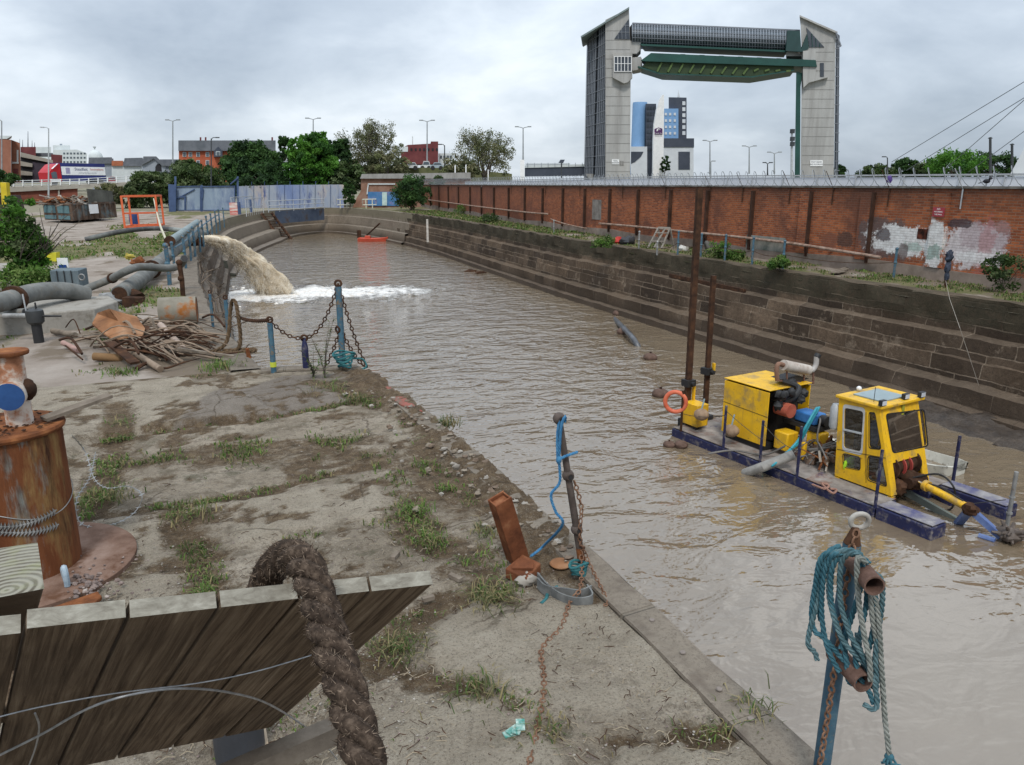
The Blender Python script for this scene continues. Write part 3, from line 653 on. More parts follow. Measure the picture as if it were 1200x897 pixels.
# hole of missing bricks and blocked opening
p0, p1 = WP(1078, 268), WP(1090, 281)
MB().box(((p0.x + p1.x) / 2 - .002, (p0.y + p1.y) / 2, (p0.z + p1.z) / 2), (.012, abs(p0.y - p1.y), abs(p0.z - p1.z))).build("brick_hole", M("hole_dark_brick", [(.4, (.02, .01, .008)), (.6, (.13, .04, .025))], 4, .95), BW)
p0, p1 = WP(695, 234), WP(705, 258)
MB().box(((p0.x + p1.x) / 2 - .01, (p0.y + p1.y) / 2, (p0.z + p1.z) / 2), (.03, abs(p0.y - p1.y), abs(p0.z - p1.z))).build("blocked_opening", M("grey_render", [(.4, (.14, .125, .11)), (.6, (.23, .21, .19))], 2, .9), BW)
p0, p1 = WP(879, 284), WP(925, 297)
MB().box(((p0.x + p1.x) / 2 - .06, (p0.y + p1.y) / 2, .62), (.02, abs(p0.y - p1.y), .55)).build("boarded_patch", M("green_board", [(.4, (.08, .10, .085)), (.6, (.26, .25, .22))], 1.2, .9), BW)
# the purple bag caught on the wire, the bird on the wall
p = WP(1043, 212); mb = MB().ball((p.x - .2, p.y, wtop(p.y) + .27), (.05, .10, .11), 10, 8, jit=.6, sc=2)
tag(mb.build("plastic_bag", M("purple_plastic", (.09, .05, .22), 5, .4)), "purple plastic bag snagged in the razor wire on the wall", "bag")
p = WP(1150, 216); z = wtop(p.y) + .07; mb = MB()
mb.ball((p.x, p.y, z + .14), (.06, .11, .065), 10, 8); mb.ball((p.x, p.y - .10, z + .22), .045, 8, 6); mb.bar((p.x, p.y + .08, z + .13), (p.x, p.y + .24, z + .08), .05, .015)
mb.bar((p.x, p.y - .13, z + .22), (p.x, p.y - .18, z + .21), .014); mb.bar((p.x - .02, p.y, z), (p.x - .02, p.y, z + .1), .01); mb.bar((p.x + .02, p.y, z), (p.x + .02, p.y, z + .1), .01)
tag(mb.build("pigeon", M("dark_feathers", (.035, .035, .04), 9, .7)), "small dark bird perched on top of the brick wall", "bird")
# red notice
def text(body, size, mat, parent, org, ex, ey, name="lettering", ext=.002, align='CENTER'):
    c = bpy.data.curves.new(name, 'FONT'); c.body = body; c.size = size; c.extrude = ext; c.align_x = align; c.align_y = 'CENTER'; c.resolution_u = 2
    o = bpy.data.objects.new("tmp_font", c); COL.objects.link(o); bpy.context.view_layer.update()
    me = bpy.data.meshes.new_from_object(o.evaluated_get(bpy.context.evaluated_depsgraph_get())); bpy.data.objects.remove(o)
    ex = V3(ex).normalized(); ey = V3(ey).normalized(); ez = ex.cross(ey); mt = Matrix((ex, ey, ez)).transposed().to_4x4(); mt.translation = V3(org) - V(ORG[parent.name])
    me.transform(mt); me.materials.clear(); me.materials.append(mat); ob = bpy.data.objects.new(name, me); COL.objects.link(ob); ob.parent = parent; ORG[ob.name] = ORG[parent.name]; return ob
p0, p1 = WP(1093, 243, .1), WP(1107, 254.5, .1); c = (p0 + p1) / 2; sw, sh = abs(p0.y - p1.y), abs(p0.z - p1.z)
sg = E("warning_sign", (c.x - .015, c.y, c.z), "red warning sign with white lettering on the whitewashed wall pier", "sign")
MB().box((c.x - .02, c.y, c.z), (.02, sw, sh)).build("sign_board", M("sign_red", (.30, .035, .045), 5, .6), sg)
for k, (tx, dz) in enumerate((("NO", .30), ("MOORING", .02), ("THIS WALL", -.27))): text(tx, sh * .27 * (1, .82, .72)[k], white, sg, (c.x - .034, c.y, c.z + dz * sh), (0, -1, 0), (0, 0, 1))
# broken hand rail along the wall
m_railr = M("rail_rust", [(.35, (.16, .09, .06)), (.6, (.34, .25, .2))], 5, .85)
for i, (pp, lb) in enumerate([([(488, 233), (550, 241), (612, 248.5), (642, 251)], "long rusty pipe rail on the far stretch of the brick wall"), ([(646, 257), (664, 263), (688, 268)], "fallen bent pipe rail by the gap in the wall railing"),
          ([(703, 262), (760, 267), (812, 272.5)], "straight pipe rail on the wall behind the wooden trestle"), ([(812, 272.5), (849, 276), (920, 284), (975, 292), (1038, 302)], "rusty pipe rail running down to the graffiti")]):
    pts_ = [WP(u, v, .22) for u, v in pp]; mb = MB().tube(crv(pts_, 4), .055 if i != 1 else .04, 7)
    for q in pts_[:-1]: mb.bar((q.x, q.y, q.z), (q.x + .22, q.y, q.z - .05), .05)
    tag(mb.build("pipe_rail", m_railr), lb, "rail", "rails along the brick wall")
# quay posts with a sagging cable
posts = [(649, 274, 259, "thin leaning post below the broken rail, farthest of the wall path posts"), (748.6, 292, 272, "slim grey post just left of the wooden trestle"), (770, 297, 284, "short grey stump post in front of the trestle"), (794, 299, 272, "blue grey post just right of the trestle"),
         (821, 301.5, 275, "blue grey post beside the old tyre"), (849, 306, 276, "grey post behind the short dredger spud"), (881, 310.5, 279, "blue grey post before the green board on the wall"), (917, 316, 283, "grey post right of the green board"), (1047, 326, 292, "pale pipe post in front of the white graffiti")]
tops = []
for u, v, vt, lb in posts:
    p = P(u, v, .03); z = H(vt, p.x, p.y); mb = MB().tube([(p.x, p.y, -.05), (p.x, p.y, z)], .04, 8); mb.ball((p.x, p.y, z), .055, 8, 6); mb.ball((p.x, p.y, z * .55), .055, 8, 6)
    tag(mb.build("quay_post", bluepost if u > 780 else steel), lb, "post", "posts along the wall path"); tops.append(V((p.x, p.y, z * .55)))
mb = MB()
for a, c in zip(tops[1:], tops[2:]): mb.tube(sag(a, c, .12, 8), .010, 4)
tag(mb.build("guard_cable", rustdark), "sagging rusty guard cable strung between the wall path posts", "cable")
# wrapped post and the thin line to the water
p = P(1107, 338, .03); zt = H(296, p.x, p.y); WPST = E("wrapped_post", p, "crooked post wrapped in dark blue rag beside the whitewashed wall", "post")
MB().tube([(p.x, p.y, 0), (p.x + .02, p.y, zt * .5), (p.x, p.y, zt)], .035, 8).build("post_shaft", rustdark, WPST)
mb = MB(); mb.ball((p.x, p.y, zt - .12), (.11, .11, .16), 10, 8, jit=.5); mb.ball((p.x, p.y, zt - .42), (.09, .09, .2), 10, 8, jit=.5); mb.ball((p.x + .02, p.y, zt - .68), (.07, .07, .14), 10, 8, jit=.5)
mb.build("rag", M("rag_dark_blue", [(.35, (.02, .022, .03)), (.65, (.07, .085, .12))], 9, .95), WPST)
tag(MB().tube([V((p.x, p.y, .25)), P(1113, 351, .1), P(1125, 385, -.45), P(1147, 452, -1.9)], .006, 5).build("mooring_line", M("pale_rope", (.3, .27, .23), 9, .9)), "thin pale rope running from the ragged post down to the water", "rope")
# odds and ends on the path
def tr_pts(u, v): return P(u, v, .05)
a0, a1 = P(759, 291, .04), P(775, 291.5, .04); zt = H(268, a0.x + .4, a0.y); T = E("wooden_trestle", (a0 + a1) / 2, "weathered grey wooden trestle leaning near the brick wall", "trestle")
dxy = (a1 - a0); back = V((.75, .1, 0)); mg = M("grey_timber", [(.3, (.2, .18, .155)), (.7, (.36, .33, .29))], 4, .9)
tl = a0 + dxy * .25 + back * .5 + V((0, 0, zt)); tr = a1 + dxy * .1 + back * .5 + V((0, 0, zt))
for q, tt in ((a0, tl), (a1, tr), (a0 + back, tl), (a1 + back, tr)): MB().bar(q, tt, .07, .05).build("leg", mg, T)
MB().bar(tl, tr, .09, .07).build("top_beam", mg, T)
for f_ in (.35, .75):
    MB().bar(a0.lerp(tl, f_), a1.lerp(tr, f_), .12, .03).build("cross_board", mg, T)
MB().bar(a0.lerp(tl, .05) + dxy * .45, tl + dxy * .5, .16, .025).build("loose_board", mg, T)
p = P(724.5, 285, .05); tag(MB().ball((p.x, p.y, .13), (.26, .32, .2), 12, 8, jit=.6, sc=2).build("red_bag", M("red_plastic", (.42, .03, .02), 4, .5)), "crumpled red plastic bag in the grass by the wall", "bag")
p = P(735, 286, .05); tag(MB().ball((p.x, p.y, .16), (.3, .42, .26), 12, 8, jit=.7, sc=2).build("rubbish_sack", M("dark_sack", (.03, .03, .033), 4, .6)), "dark rubbish sack lying next to the red bag", "sack")
p = P(801, 294, .05); tag(MB().ball((p.x, p.y, .12), (.2, .28, .17), 10, 7, jit=.6, sc=2).build("white_sack", M("white_sack_cloth", (.5, .48, .44), 4, .8)), "small dirty white sack between two blue grey posts", "sack")
p = P(829, 297, .05); tag(MB().torus((p.x, p.y, .26), .24, .09, (1, -.5, .25), 24, 10).build("old_tyre", M("weathered_tyre", (.10, .095, .085), 6, .85)), "weathered old tyre standing against the base of the wall", "tyre")
for (u, v, du, dv_, lb, ln) in [(985, 318, 12, -6, "broken splintered planks on the dock edge", 3), (1000, 322, -14, 2, "single short plank on the path", 1)]:
    mb = MB()
    for k in range(ln):
        a, c = P(u - du + 4 * k, v + 2, .08), P(u + du - 3 * k, v + dv_ + 3 * k, .06); mb.bar(a, c, .12, .03)
    tag(mb.build("broken_plank", wood), lb, "planks")
a, c = P(818, 351, -.78), P(872, 371, -.78)
tag(MB().bar((18.45, 27.0, -.78), (18.4, 22.2, -.82), .1, .14).build("timber_baulk", rustdark), "dark timber baulk lying on a dock wall ledge behind the spuds", "timber")
a = P(505, 263, -.3); tag(MB().bar((a.x - .3, a.y, .05), (a.x - .9, a.y - 2.0, -1.6), .16, .14).build("timber_bracket", mg), "grey timber propped on the far right dock wall", "timber")
# fence of grey sheets beyond the wall
FN = E("metal_fence", (30, 20, 0), "pale grey metal parapet fence running behind the brick wall", "fence")
m_fence = M("fence_grey", [(.3, (.56, .59, .63)), (.7, (.66, .69, .725))], .8, .6, .1)
fl = []
for u, vt in ((1230, 203), (1120, 204), (1000, 205), (880, 205.5), (760, 207), (680, 209), (600, 211), (545, 212.5)):
    p = WP(u, 216, -3.2); fl.append((p.x, p.y, H(vt, p.x, p.y)))
mb = MB(); rl = MB()
for a, c in zip(fl, fl[1:]):
    q = [(a[0], a[1], 1.0), (c[0], c[1], 1.0), (c[0], c[1], c[2] - .1), (a[0], a[1], a[2] - .1)]; mb.prism(q, (.06, .02, 0))
    rl.bar((a[0], a[1], a[2] - .03), (c[0], c[1], c[2] - .03), .09, .06)
    n = max(2, int((V3(a) - V3(c)).length / 1.6))
    for i in range(n):
        q = V3(a).lerp(V3(c), i / n); MB().bar((q.x - .05, q.y, 1.0), (q.x - .05, q.y, q.z - .06), .035, .02).build("fence_post", galv, FN)
mb.build("fence_sheet", m_fence, FN); rl.build("top_rail", galv, FN)
# ================================================================ the far side: barrier, hotel, town, road, trees
def poly(px, D): return [Q(u, v, D) for u, v in px]
def pr(name, px, D, dep, mat, parent, bevel=0):      # an outline at D metres with real depth behind it
    um = sum(q[0] for q in px) / len(px); rd = toW((um - CX) / F, 1 / math.cos(PITCH), 0).normalized()
    return MB().prism(poly(px, D), rd * dep).build(name, mat, parent, bevel=bevel)
def rect(u0, v0, u1, v1): return [(u0, v0), (u1, v0), (u1, v1), (u0, v1)]
def ground_at(u, D, z=0.0):
    p = Q(u, HZ, D); return V((p.x, p.y, z))
m_tower = M("tower_concrete", [(.3, (.31, .31, .30)), (.7, (.42, .42, .405))], .25, .85, .2, 2, stretch=(1, 1, .5), grime=[((.25, .245, .235), .55, .5, .12, (1, 1, .08)), ((.36, .35, .33), .6, .3, .1)])
m_panel = M("tower_joint", (.22, .215, .205), 1, .9, 0)
m_glass = M("dark_glazing", [(.35, (.02, .026, .036)), (.65, (.055, .065, .08))], .3, .18, 0, spec=.6)
m_mull = M("glazing_bars", (.17, .185, .21), 1, .5, 0)
m_green = M("barrier_green", [(.35, (.007, .046, .038)), (.65, (.012, .066, .053))], .4, .5, 0)
m_lime = M("gate_rib_green", [(.35, (.012, .03, .012)), (.65, (.03, .055, .014))], .5, .6, 0)
D0 = 140.0
TB = E("tidal_barrier", ground_at(833, D0), "tall concrete tidal surge barrier with two towers and a raised green gate", "tidal barrier")
# left tower
LT = MB().prism(poly([(709.5, 222), (709.5, 23.5), (737, 9.8), (739, 60), (739, 93), (738.4, 222)], D0), toW(.13, 1, 0) * 9).build("tower", m_tower, TB, angle=20)
for v in range(36, 204, 11): MB().prism(poly(rect(709.8, v, 738.4, v + .45), D0 - .03), FWD * .02).build("panel_joint", m_panel, LT)
pr("corbel", [(738.2, 48), (751, 48), (751, 58), (746, 63), (738.2, 63)], D0 + .8, 5, m_tower, TB)
pr("window_bay", [(718, 62), (741, 62), (741, 91), (718, 91)], D0 - 1.0, 1.2, m_tower, TB)
pr("bay_foot", [(718, 91), (741, 91), (736, 96.5), (731, 98)], D0 - 1.0, 1.2, m_tower, TB)
pr("control_window", rect(720, 66.5, 739.5, 84), D0 - 1.1, .08, m_glass, TB); mb = MB()
for k in range(6): mb.prism(poly(rect(719.6 + k * 4, 66.2, 720.3 + k * 4, 84.2), D0 - 1.18), FWD * .06)
for v in (66.2, 74.5, 83.6): mb.prism(poly(rect(719.6, v, 740, v + .6), D0 - 1.19), FWD * .06)
mb.build("window_bars", white, TB)
pr("gable_window", [(736.8, 22.5), (738.3, 46.3), (720, 45.6)], D0 - .12, .08, m_glass, TB); mb = MB()
for f in (.25, .5, .75): mb.bar(Q(720 + 17 * f, 45.7 - 23 * f, D0 - .16), Q(720 + 18 * f, 46, D0 - .16), .08)
for v in (30, 38): mb.bar(Q(736.8 - (v - 22.5) * .72, v, D0 - .17), Q(737.3, v, D0 - .17), .08)
mb.build("gable_bars", m_mull, TB)
# glazed stair on the left side
side = [Q(709.3, 204, D0 + .3), Q(696, 204, D0 + 1.4), Q(685.5, 204, D0 + 4.5)]
def glazed(plan, zb, zts, name, nb, nv, parent):
    mb = MB(); bars = MB()
    for (a, c), (za, zc) in zip(zip(plan, plan[1:]), zip(zts, zts[1:])):
        q = [V((a.x, a.y, zb)), V((c.x, c.y, zb)), V((c.x, c.y, zc)), V((a.x, a.y, za))]; mb.prism(q, FWD * 2.5)
        n_ = FWD * -.07
        for k in range(nv + 1):
            f = k / nv; p = a.lerp(c, f); zt = za + (zc - za) * f
            bars.bar(V((p.x, p.y, zb)) + n_, V((p.x, p.y, zt)) + n_, .16, .1)
        for k in range(nb):
            f = (k + .5) / nb; bars.bar(V((a.x, a.y, zb + (za - zb) * f)) + n_ * 1.3, V((c.x, c.y, zb + (zc - zb) * f)) + n_ * 1.3, .12, .09)
    g = mb.build(name, m_glass, parent); bars.build("glazing_bars", m_mull, g); return g
z0 = Q(690, 214, D0).z
glazed(side, z0, [Q(709, 26, D0).z, Q(696, 36, D0 + 1.4).z, Q(685.5, 42.5, D0 + 4.5).z], "stair_glazing", 14, 6, TB)
pr("stair_foot", [(686, 203.9), (709, 203.9), (709, 214), (693, 214)], D0 + 1.6, 4, m_panel, TB)
pr("roof_blade", [(680.5, 42.6), (737.4, 8.2), (737.4, 10.4), (681.5, 44.2)], D0 - .6, 9.5, M("roof_edge", (.16, .2, .2), 1, .6, 0), TB)
# right tower
RT = MB().prism(poly([(938.2, 222), (939.5, 60), (937.8, 19.5), (979.5, 38), (976.7, 222)], D0), toW(.40, 1, 0) * 9).build("tower", m_tower, TB, angle=20)
for v in range(50, 204, 11): MB().prism(poly(rect(940, v, 977.4, v + .45), D0 - .03), FWD * .02).build("panel_joint", m_panel, RT)
SG = pr("side_glazing", [(977.2, 222), (979.8, 38.5), (984, 42), (982, 222)], D0 + 1, 5, m_glass, TB); mb = MB()
for v in range(46, 215, 11): mb.bar(Q(977.5, v, D0 + .95), Q(983.6, v, D0 + .95), .12)
mb.bar(Q(982, 42, D0 + .94), Q(980, 215, D0 + .94), .12); mb.build("glazing_bars", m_mull, SG)
pr("roof_blade", [(937, 17.8), (937, 19.8), (981, 39.5), (981.6, 37.4)], D0 - .6, 9.5, m_tower, TB)
pr("gable_window", [(945, 32.5), (966, 55.5), (948.5, 55.5)], D0 - .12, .08, m_glass, TB)
mb = MB()
for f in (.3, .55, .8): mb.bar(Q(945.5 + 19 * f, 33 + 22 * f, D0 - .16), Q(947 + 17 * f, 55.5, D0 - .16), .08)
mb.build("gable_bars", m_green, TB)
pr("narrow_window", rect(961, 74, 965.5, 90), D0 - .1, .1, m_glass, TB)
pr("window_bay", [(941, 60), (956, 58), (956, 91), (941, 91)], D0 - .9, 1.0, m_tower, TB)
pr("bay_foot", [(941, 91), (970, 91), (948, 97), (941.5, 103)], D0 - .9, 1.0, m_tower, TB)
pr("corbel", [(921, 57.5), (956, 57.5), (956, 66), (921, 66)], D0 + .6, 5, m_tower, TB)
mb = MB(); mb.bar(Q(979.5, 38, D0 - .6), Q(985.5, 54.5, D0 - .6), .2); mb.bar(Q(981, 54.5, D0 - .6), Q(985.5, 54.5, D0 - .6), .2); mb.build("roof_bracket", m_mull, TB)
for (u0, v0, u1, v1, tx) in ((717, 187, 725.5, 192.8, ("TIDAL", "BARRIER")), (949.5, 188, 964.2, 195, ("STAY CLEAR", "NO MOORING"))):
    nb_ = pr("notice_board", rect(u0, v0, u1, v1), D0 - .12, .1, white, TB)
    for k, s_ in enumerate(tx): text(s_, .32 if u0 < 800 else .33, m_glass, nb_, Q((u0 + u1) / 2, v0 + (v1 - v0) * (.3 + .4 * k), D0 - .14), RGT, (0, 0, 1))
for u in (726.5, 729): pr("notice_frame", rect(u, 188.8, u + 1.8, 194), D0 - .1, .08, m_panel, TB)
# glazed roof beam, rib by rib
def bl(f, top): return (741 + 196 * f, (27.8 + 8.4 * f) if top else (51.5 + 8 * f))
mb = MB(); rb = MB(); K = 10; n = 60; sec = []
for i in range(2):
    f = i; a, c = bl(f, 1), bl(f, 0); row = []
    for k in range(K + 1):
        g = k / K; row.append(Q(a[0] + (c[0] - a[0]) * g, a[1] + (c[1] - a[1]) * g, D0 + 2.5 - 2.6 * math.sin(PI * (.15 + .7 * g))))
    row += [row[-1] + FWD * 5, row[0] + FWD * 4]; sec.append(row)
k2 = len(sec[0]); mb.add(sec[0] + sec[1], [(i, (i + 1) % k2, (i + 1) % k2 + k2, i + k2) for i in range(k2)] + [tuple(range(k2)), tuple(range(k2, 2 * k2))[::-1]])
BMR = mb.build("roof_beam", M("beam_glazing", (.05, .065, .08), .5, .35, 0), TB, angle=30)
for i in range(n + 1):
    f = i / n; rb.tube([sec[0][k].lerp(sec[1][k], f) - FWD * .05 for k in range(K + 1)], .075, 4)
rb.build("beam_ribs", M("beam_rib", (.27, .30, .34), 1, .5, 0), BMR)
rb = MB()
for k in range(1, K, 2): rb.bar(sec[0][k] - FWD * .08, sec[1][k] - FWD * .08, .08)
rb.bar(sec[0][0] - FWD * .1, sec[1][0] - FWD * .1, .25); rb.build("beam_rails", m_mull, BMR)
pr("beam_soffit", [(750, 51.5), (922, 59.2), (922, 61.4), (752, 53.8)], D0 + .1, 6, m_green, TB)
mb = MB(); mb.prism(poly([(923, 35.8), (937.6, 36.4), (939, 58), (946, 40), (948, 57), (941, 61), (921, 60)], D0 - .4), FWD * .5); mb.build("beam_end_frame", M("end_glazing", (.018, .05, .048), 1, .4, 0), TB)
# the gate, turned flat
pr("gate_arm", [(739, 68), (751, 66.5), (753, 71), (752, 81), (742, 83), (739, 80)], D0 + .5, 4.5, m_tower, TB)
GT = pr("gate_flange", [(751, 71), (763, 62.2), (956, 70.6), (957.5, 78.5), (757, 72)], D0 - 1.2, 8.5, m_green, TB)
pr("gate_belly", [(752, 78), (774, 85.8), (880, 90), (930, 82.5), (930, 78), (760, 71)], D0 - .6, 7.5, m_lime, TB)
pr("gate_skin", [(748, 77.5), (774, 85.8), (880, 89.8), (931, 81.6), (931, 83), (881, 91.2), (773, 87.2), (747, 79)], D0 - .75, 7.8, m_green, TB)
m_grib = M("gate_rib_pale", (.07, .115, .03), 1, .6, 0)
for k in range(13):
    u = 772 + k * 12.6; vt = 71.5 + (u - 757) * .064; MB().bar(Q(u + 3.5, vt + 1, D0 - .75), Q(u - 2, min(87.5, 84.4 + (u - 774) * .03) if u < 885 else 83.5, D0 - .75), .22, .3).build("gate_rib", m_grib, GT)
for k in range(6):
    u = 800 + k * 22.5; v = 63.4 + (u - 763) * .0435; pr("gate_bearing", [(u - 6, v + .6), (u - 2.5, v - 1.6), (u + 3, v - 1.4), (u + 6, v + 1)], D0 + 1, 1.2, m_green if k % 2 else m_panel, TB)
pr("guide_column", [(933, 84), (940.2, 86), (938.2, 100), (937.4, 222), (931, 222)], D0 - .3, 2.5, m_green, TB)
# ---- hotel behind the barrier
DH = 182.0
HT = E("hotel", ground_at(780, DH), "blue and white hotel block with a dark stair tower seen under the barrier", "building")
m_hblue = M("hotel_blue", [(.35, (.15, .29, .50)), (.65, (.19, .34, .56))], .3, .6, 0)
m_hdark = M("hotel_dark", [(.35, (.035, .045, .065)), (.65, (.06, .07, .095))], .3, .5, 0)
m_hwhite = M("hotel_white", [(.35, (.50, .53, .56)), (.65, (.60, .63, .655))], .3, .7, 0)
a, c = Q(740, 200, DH), Q(757, 200, DH); mid = (a + c) / 2 + FWD * 2; zt = Q(748, 121.5, DH).z; rr = (c - a).length / 2
mb = MB().lathe((mid.x, mid.y, 0), [(rr, 0), (rr, zt), (rr * .96, zt + .4)], 28); mb.build("round_wing", m_hblue, HT)
pr("glass_bay", rect(756.6, 121.8, 769, 226), DH - .5, 6, m_hdark, HT)
pr("blue_wing", rect(777.5, 127.5, 795, 165), DH, 8, m_hblue, HT)
pr("stair_tower", [(783.6, 114.2), (804.6, 114.6), (804.6, 165), (783.6, 165)], DH + 1.5, 7, m_hdark, HT)
pr("mast", [(793.8, 114), (795, 105.5), (796.6, 113.8)], DH + 3, .5, m_hwhite, HT)
pr("restaurant_band", rect(777, 162.3, 813.4, 172.5), DH - 1.2, 9, m_hdark, HT)
pr("restaurant", rect(777, 172.6, 812.8, 226), DH - 1, 8.8, m_hwhite, HT)
pr("lobby", rect(739, 172, 758.4, 226), DH - 1.4, 8, m_hwhite, HT)
pr("doorway", rect(795, 178, 808.5, 199), DH - 1.1, .15, m_hdark, HT)
pr("doorway", [(739.5, 178), (754, 178), (751, 184), (744, 190), (739.5, 192)], DH - 1.5, .15, m_hdark, HT)
for (us, vs_, w_, h_, d_) in (((779, 784, 789.5), (132.5, 140, 147.5, 155), 2.6, 3.0, DH - .12), ((799.6,), (119, 126, 133, 140, 147, 154), 3.6, 4.4, DH + 1.4), ((758, 761.5, 765), (125, 132, 139, 146, 153, 160, 167, 174), 2.4, 3.4, DH - .62)):
    for u in us:
        for v in vs_: pr("window", rect(u, v, u + w_, v + h_), d_, .06, m_hwhite if d_ != DH - .62 else m_glass, HT)
SA = E("sail_sign", ground_at(771, DH - 6), "tall white sail shaped pylon sign with a purple hotel sign", "sign")
sail = [(765.0, 226), (765.6, 165), (766.6, 146), (769.5, 129), (773, 117), (776.8, 111), (778.2, 111.8), (778.2, 140), (776.9, 226)]
MB().prism(poly(sail, DH - 6), FWD * 1.2).build("sail", white, SA, angle=20)
pr("sign_panel", [(767, 151.5), (771.5, 149.6), (776.3, 151), (776.3, 157.8), (767, 157.8)], DH - 6.1, .1, M("sign_purple", (.075, .022, .10), 3, .5, 0), SA)
mb = MB(); mc = Q(771.6, 153, DH - 6.16); mb.prism([mc + RGT * (.42 * math.cos(t)) + V((0, 0, .42 * math.sin(t))) for t in [2 * PI * k / 14 for k in range(9)]] + [mc + RGT * (.42 * .5 * math.cos(t) + .1) + V((0, 0, .3 * math.sin(t))) for t in [2 * PI * k / 14 for k in range(8, 0, -2)]], FWD * .04); mb.build("moon_emblem", white, SA)
text("Premier Inn", .36, white, SA, Q(771.6, 156.4, DH - 6.16), RGT, (0, 0, 1)); text("PREMIER INN", .26, m_hdark, SA, Q(771.5, 159.6, DH - 6.05), RGT, (0, 0, 1))
# ---- town to the left
m_tbrick = M("town_brick", [(.35, (.22, .095, .065)), (.65, (.30, .14, .095))], .4, .9, .1)
m_tred = M("dark_red_brick", [(.35, (.115, .035, .038)), (.65, (.17, .055, .055))], .4, .9, .1)
m_slate = M("slate_roof", [(.35, (.10, .11, .125)), (.65, (.16, .17, .19))], .5, .8, .1)
m_tcream = M("concrete_bands", [(.35, (.27, .25, .215)), (.65, (.35, .325, .285))], .5, .9, .1)
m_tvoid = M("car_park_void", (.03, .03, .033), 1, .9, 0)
m_twhite = M("hospital_white", [(.35, (.48, .52, .53)), (.65, (.58, .62, .62))], .4, .8, 0)
m_tgrey = M("grey_cladding", [(.35, (.24, .27, .31)), (.65, (.31, .34, .38))], .3, .7, 0)
m_twin = M("town_window", (.09, .11, .13), 1, .3, 0)
B = E("brick_building", ground_at(8, 150), "orange brick stair block at the left end of the multi storey car park", "building")
pr("wall", [(-30, 163), (0, 163.5), (13, 164), (13, 215), (-30, 215)], 150, 12, m_tbrick, B); pr("side_wall", [(13.1, 164), (23.5, 168), (24.5, 215), (13.1, 215)], 152, 10, m_tbrick, B)
pr("roof", [(-5, 159), (14, 159.5), (8, 163), (-5, 163)], 150, 9, m_twhite, B); pr("window", rect(19.6, 176, 21.6, 190), 151.9, .1, m_twhite, B); pr("sill", rect(14, 190, 22, 192), 151.8, .3, m_twhite, B)
pr("window", rect(16, 198, 21, 204), 151.9, .1, m_tred, B)
B = E("car_park", ground_at(45, 165), "multi storey car park with pale concrete decks and dark open bays", "building")
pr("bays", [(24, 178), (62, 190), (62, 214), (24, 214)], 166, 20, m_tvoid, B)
for q in ([(24, 178.5), (62, 188), (62, 191.5), (24, 184)], [(24, 189), (38, 192), (38, 196), (24, 194.5)], [(24, 200), (38, 202), (38, 206), (24, 205.5)], [(38, 190), (62, 193), (62, 214), (38, 214)]):
    pr("deck", q, 165.4 if q[0][0] == 24 else 165.9, 1.2, m_tcream if q[0][0] == 24 else M("dim_louvres", (.06, .05, .065), 2, .8, 0), B)
B = E("brick_building", ground_at(50, 200), "dark red brick block with masts rising behind the car park", "building")
pr("wall", rect(24, 172.4, 42, 190), 200, 14, m_tred, B); pr("wall", [(60, 181), (73, 182), (73, 200), (60, 200)], 195, 10, m_tred, B); pr("plant_room", rect(38, 179.5, 62, 183), 205, 8, m_slate, B)
for u, vt, wd in ((26.5, 164, .5), (32.8, 154, .7), (37.6, 165, .5), (40.6, 167, .5), (23.2, 163, .4)): pr("mast", [(u - wd, 172.5), (u - wd * .4, vt), (u + wd * .4, vt), (u + wd, 172.5)], 203, .5, m_slate, B)
B = E("hospital", ground_at(80, 260), "white many storey hospital block behind the lorry", "building")
pr("wall", [(62, 176), (90, 175.5), (102, 180), (102, 214), (62, 214)], 262, 25, m_twhite, B); pr("plant_room", rect(62, 170.5, 82, 177), 266, 14, m_twhite, B); pr("wing", rect(42, 172.5, 60, 200), 270, 14, m_twhite, B); pr("tank", rect(70, 168.8, 73, 171), 268, 3, m_tgrey, B)
for v in (179, 184, 189, 194):
    for u in range(74, 101, 4): pr("window", rect(u, v, u + 2.2, v + 2), 261.9, .1, m_twin, B)
B = E("domed_building", ground_at(112, 250), "pale domed roof on a grey drum above the warehouse roofs", "building")
c = Q(112.3, 185, 250); mb = MB(); r_ = 7.2 * 250 / 900 / math.cos(PITCH) * .97
mb.lathe((c.x, c.y, c.z - 1), [(r_ * math.cos(t), 1 + r_ * 1.15 * math.sin(t)) for t in [PI / 2 * k / 8 for k in range(9)]] + [(.5, 1 + r_ * 1.15 + 1.0)], 24); mb.build("dome", m_twhite, B); mb = MB().lathe((c.x, c.y, 0), [(r_ * 1.02, 0), (r_ * 1.02, c.z)], 24); mb.build("drum", m_tgrey, B)
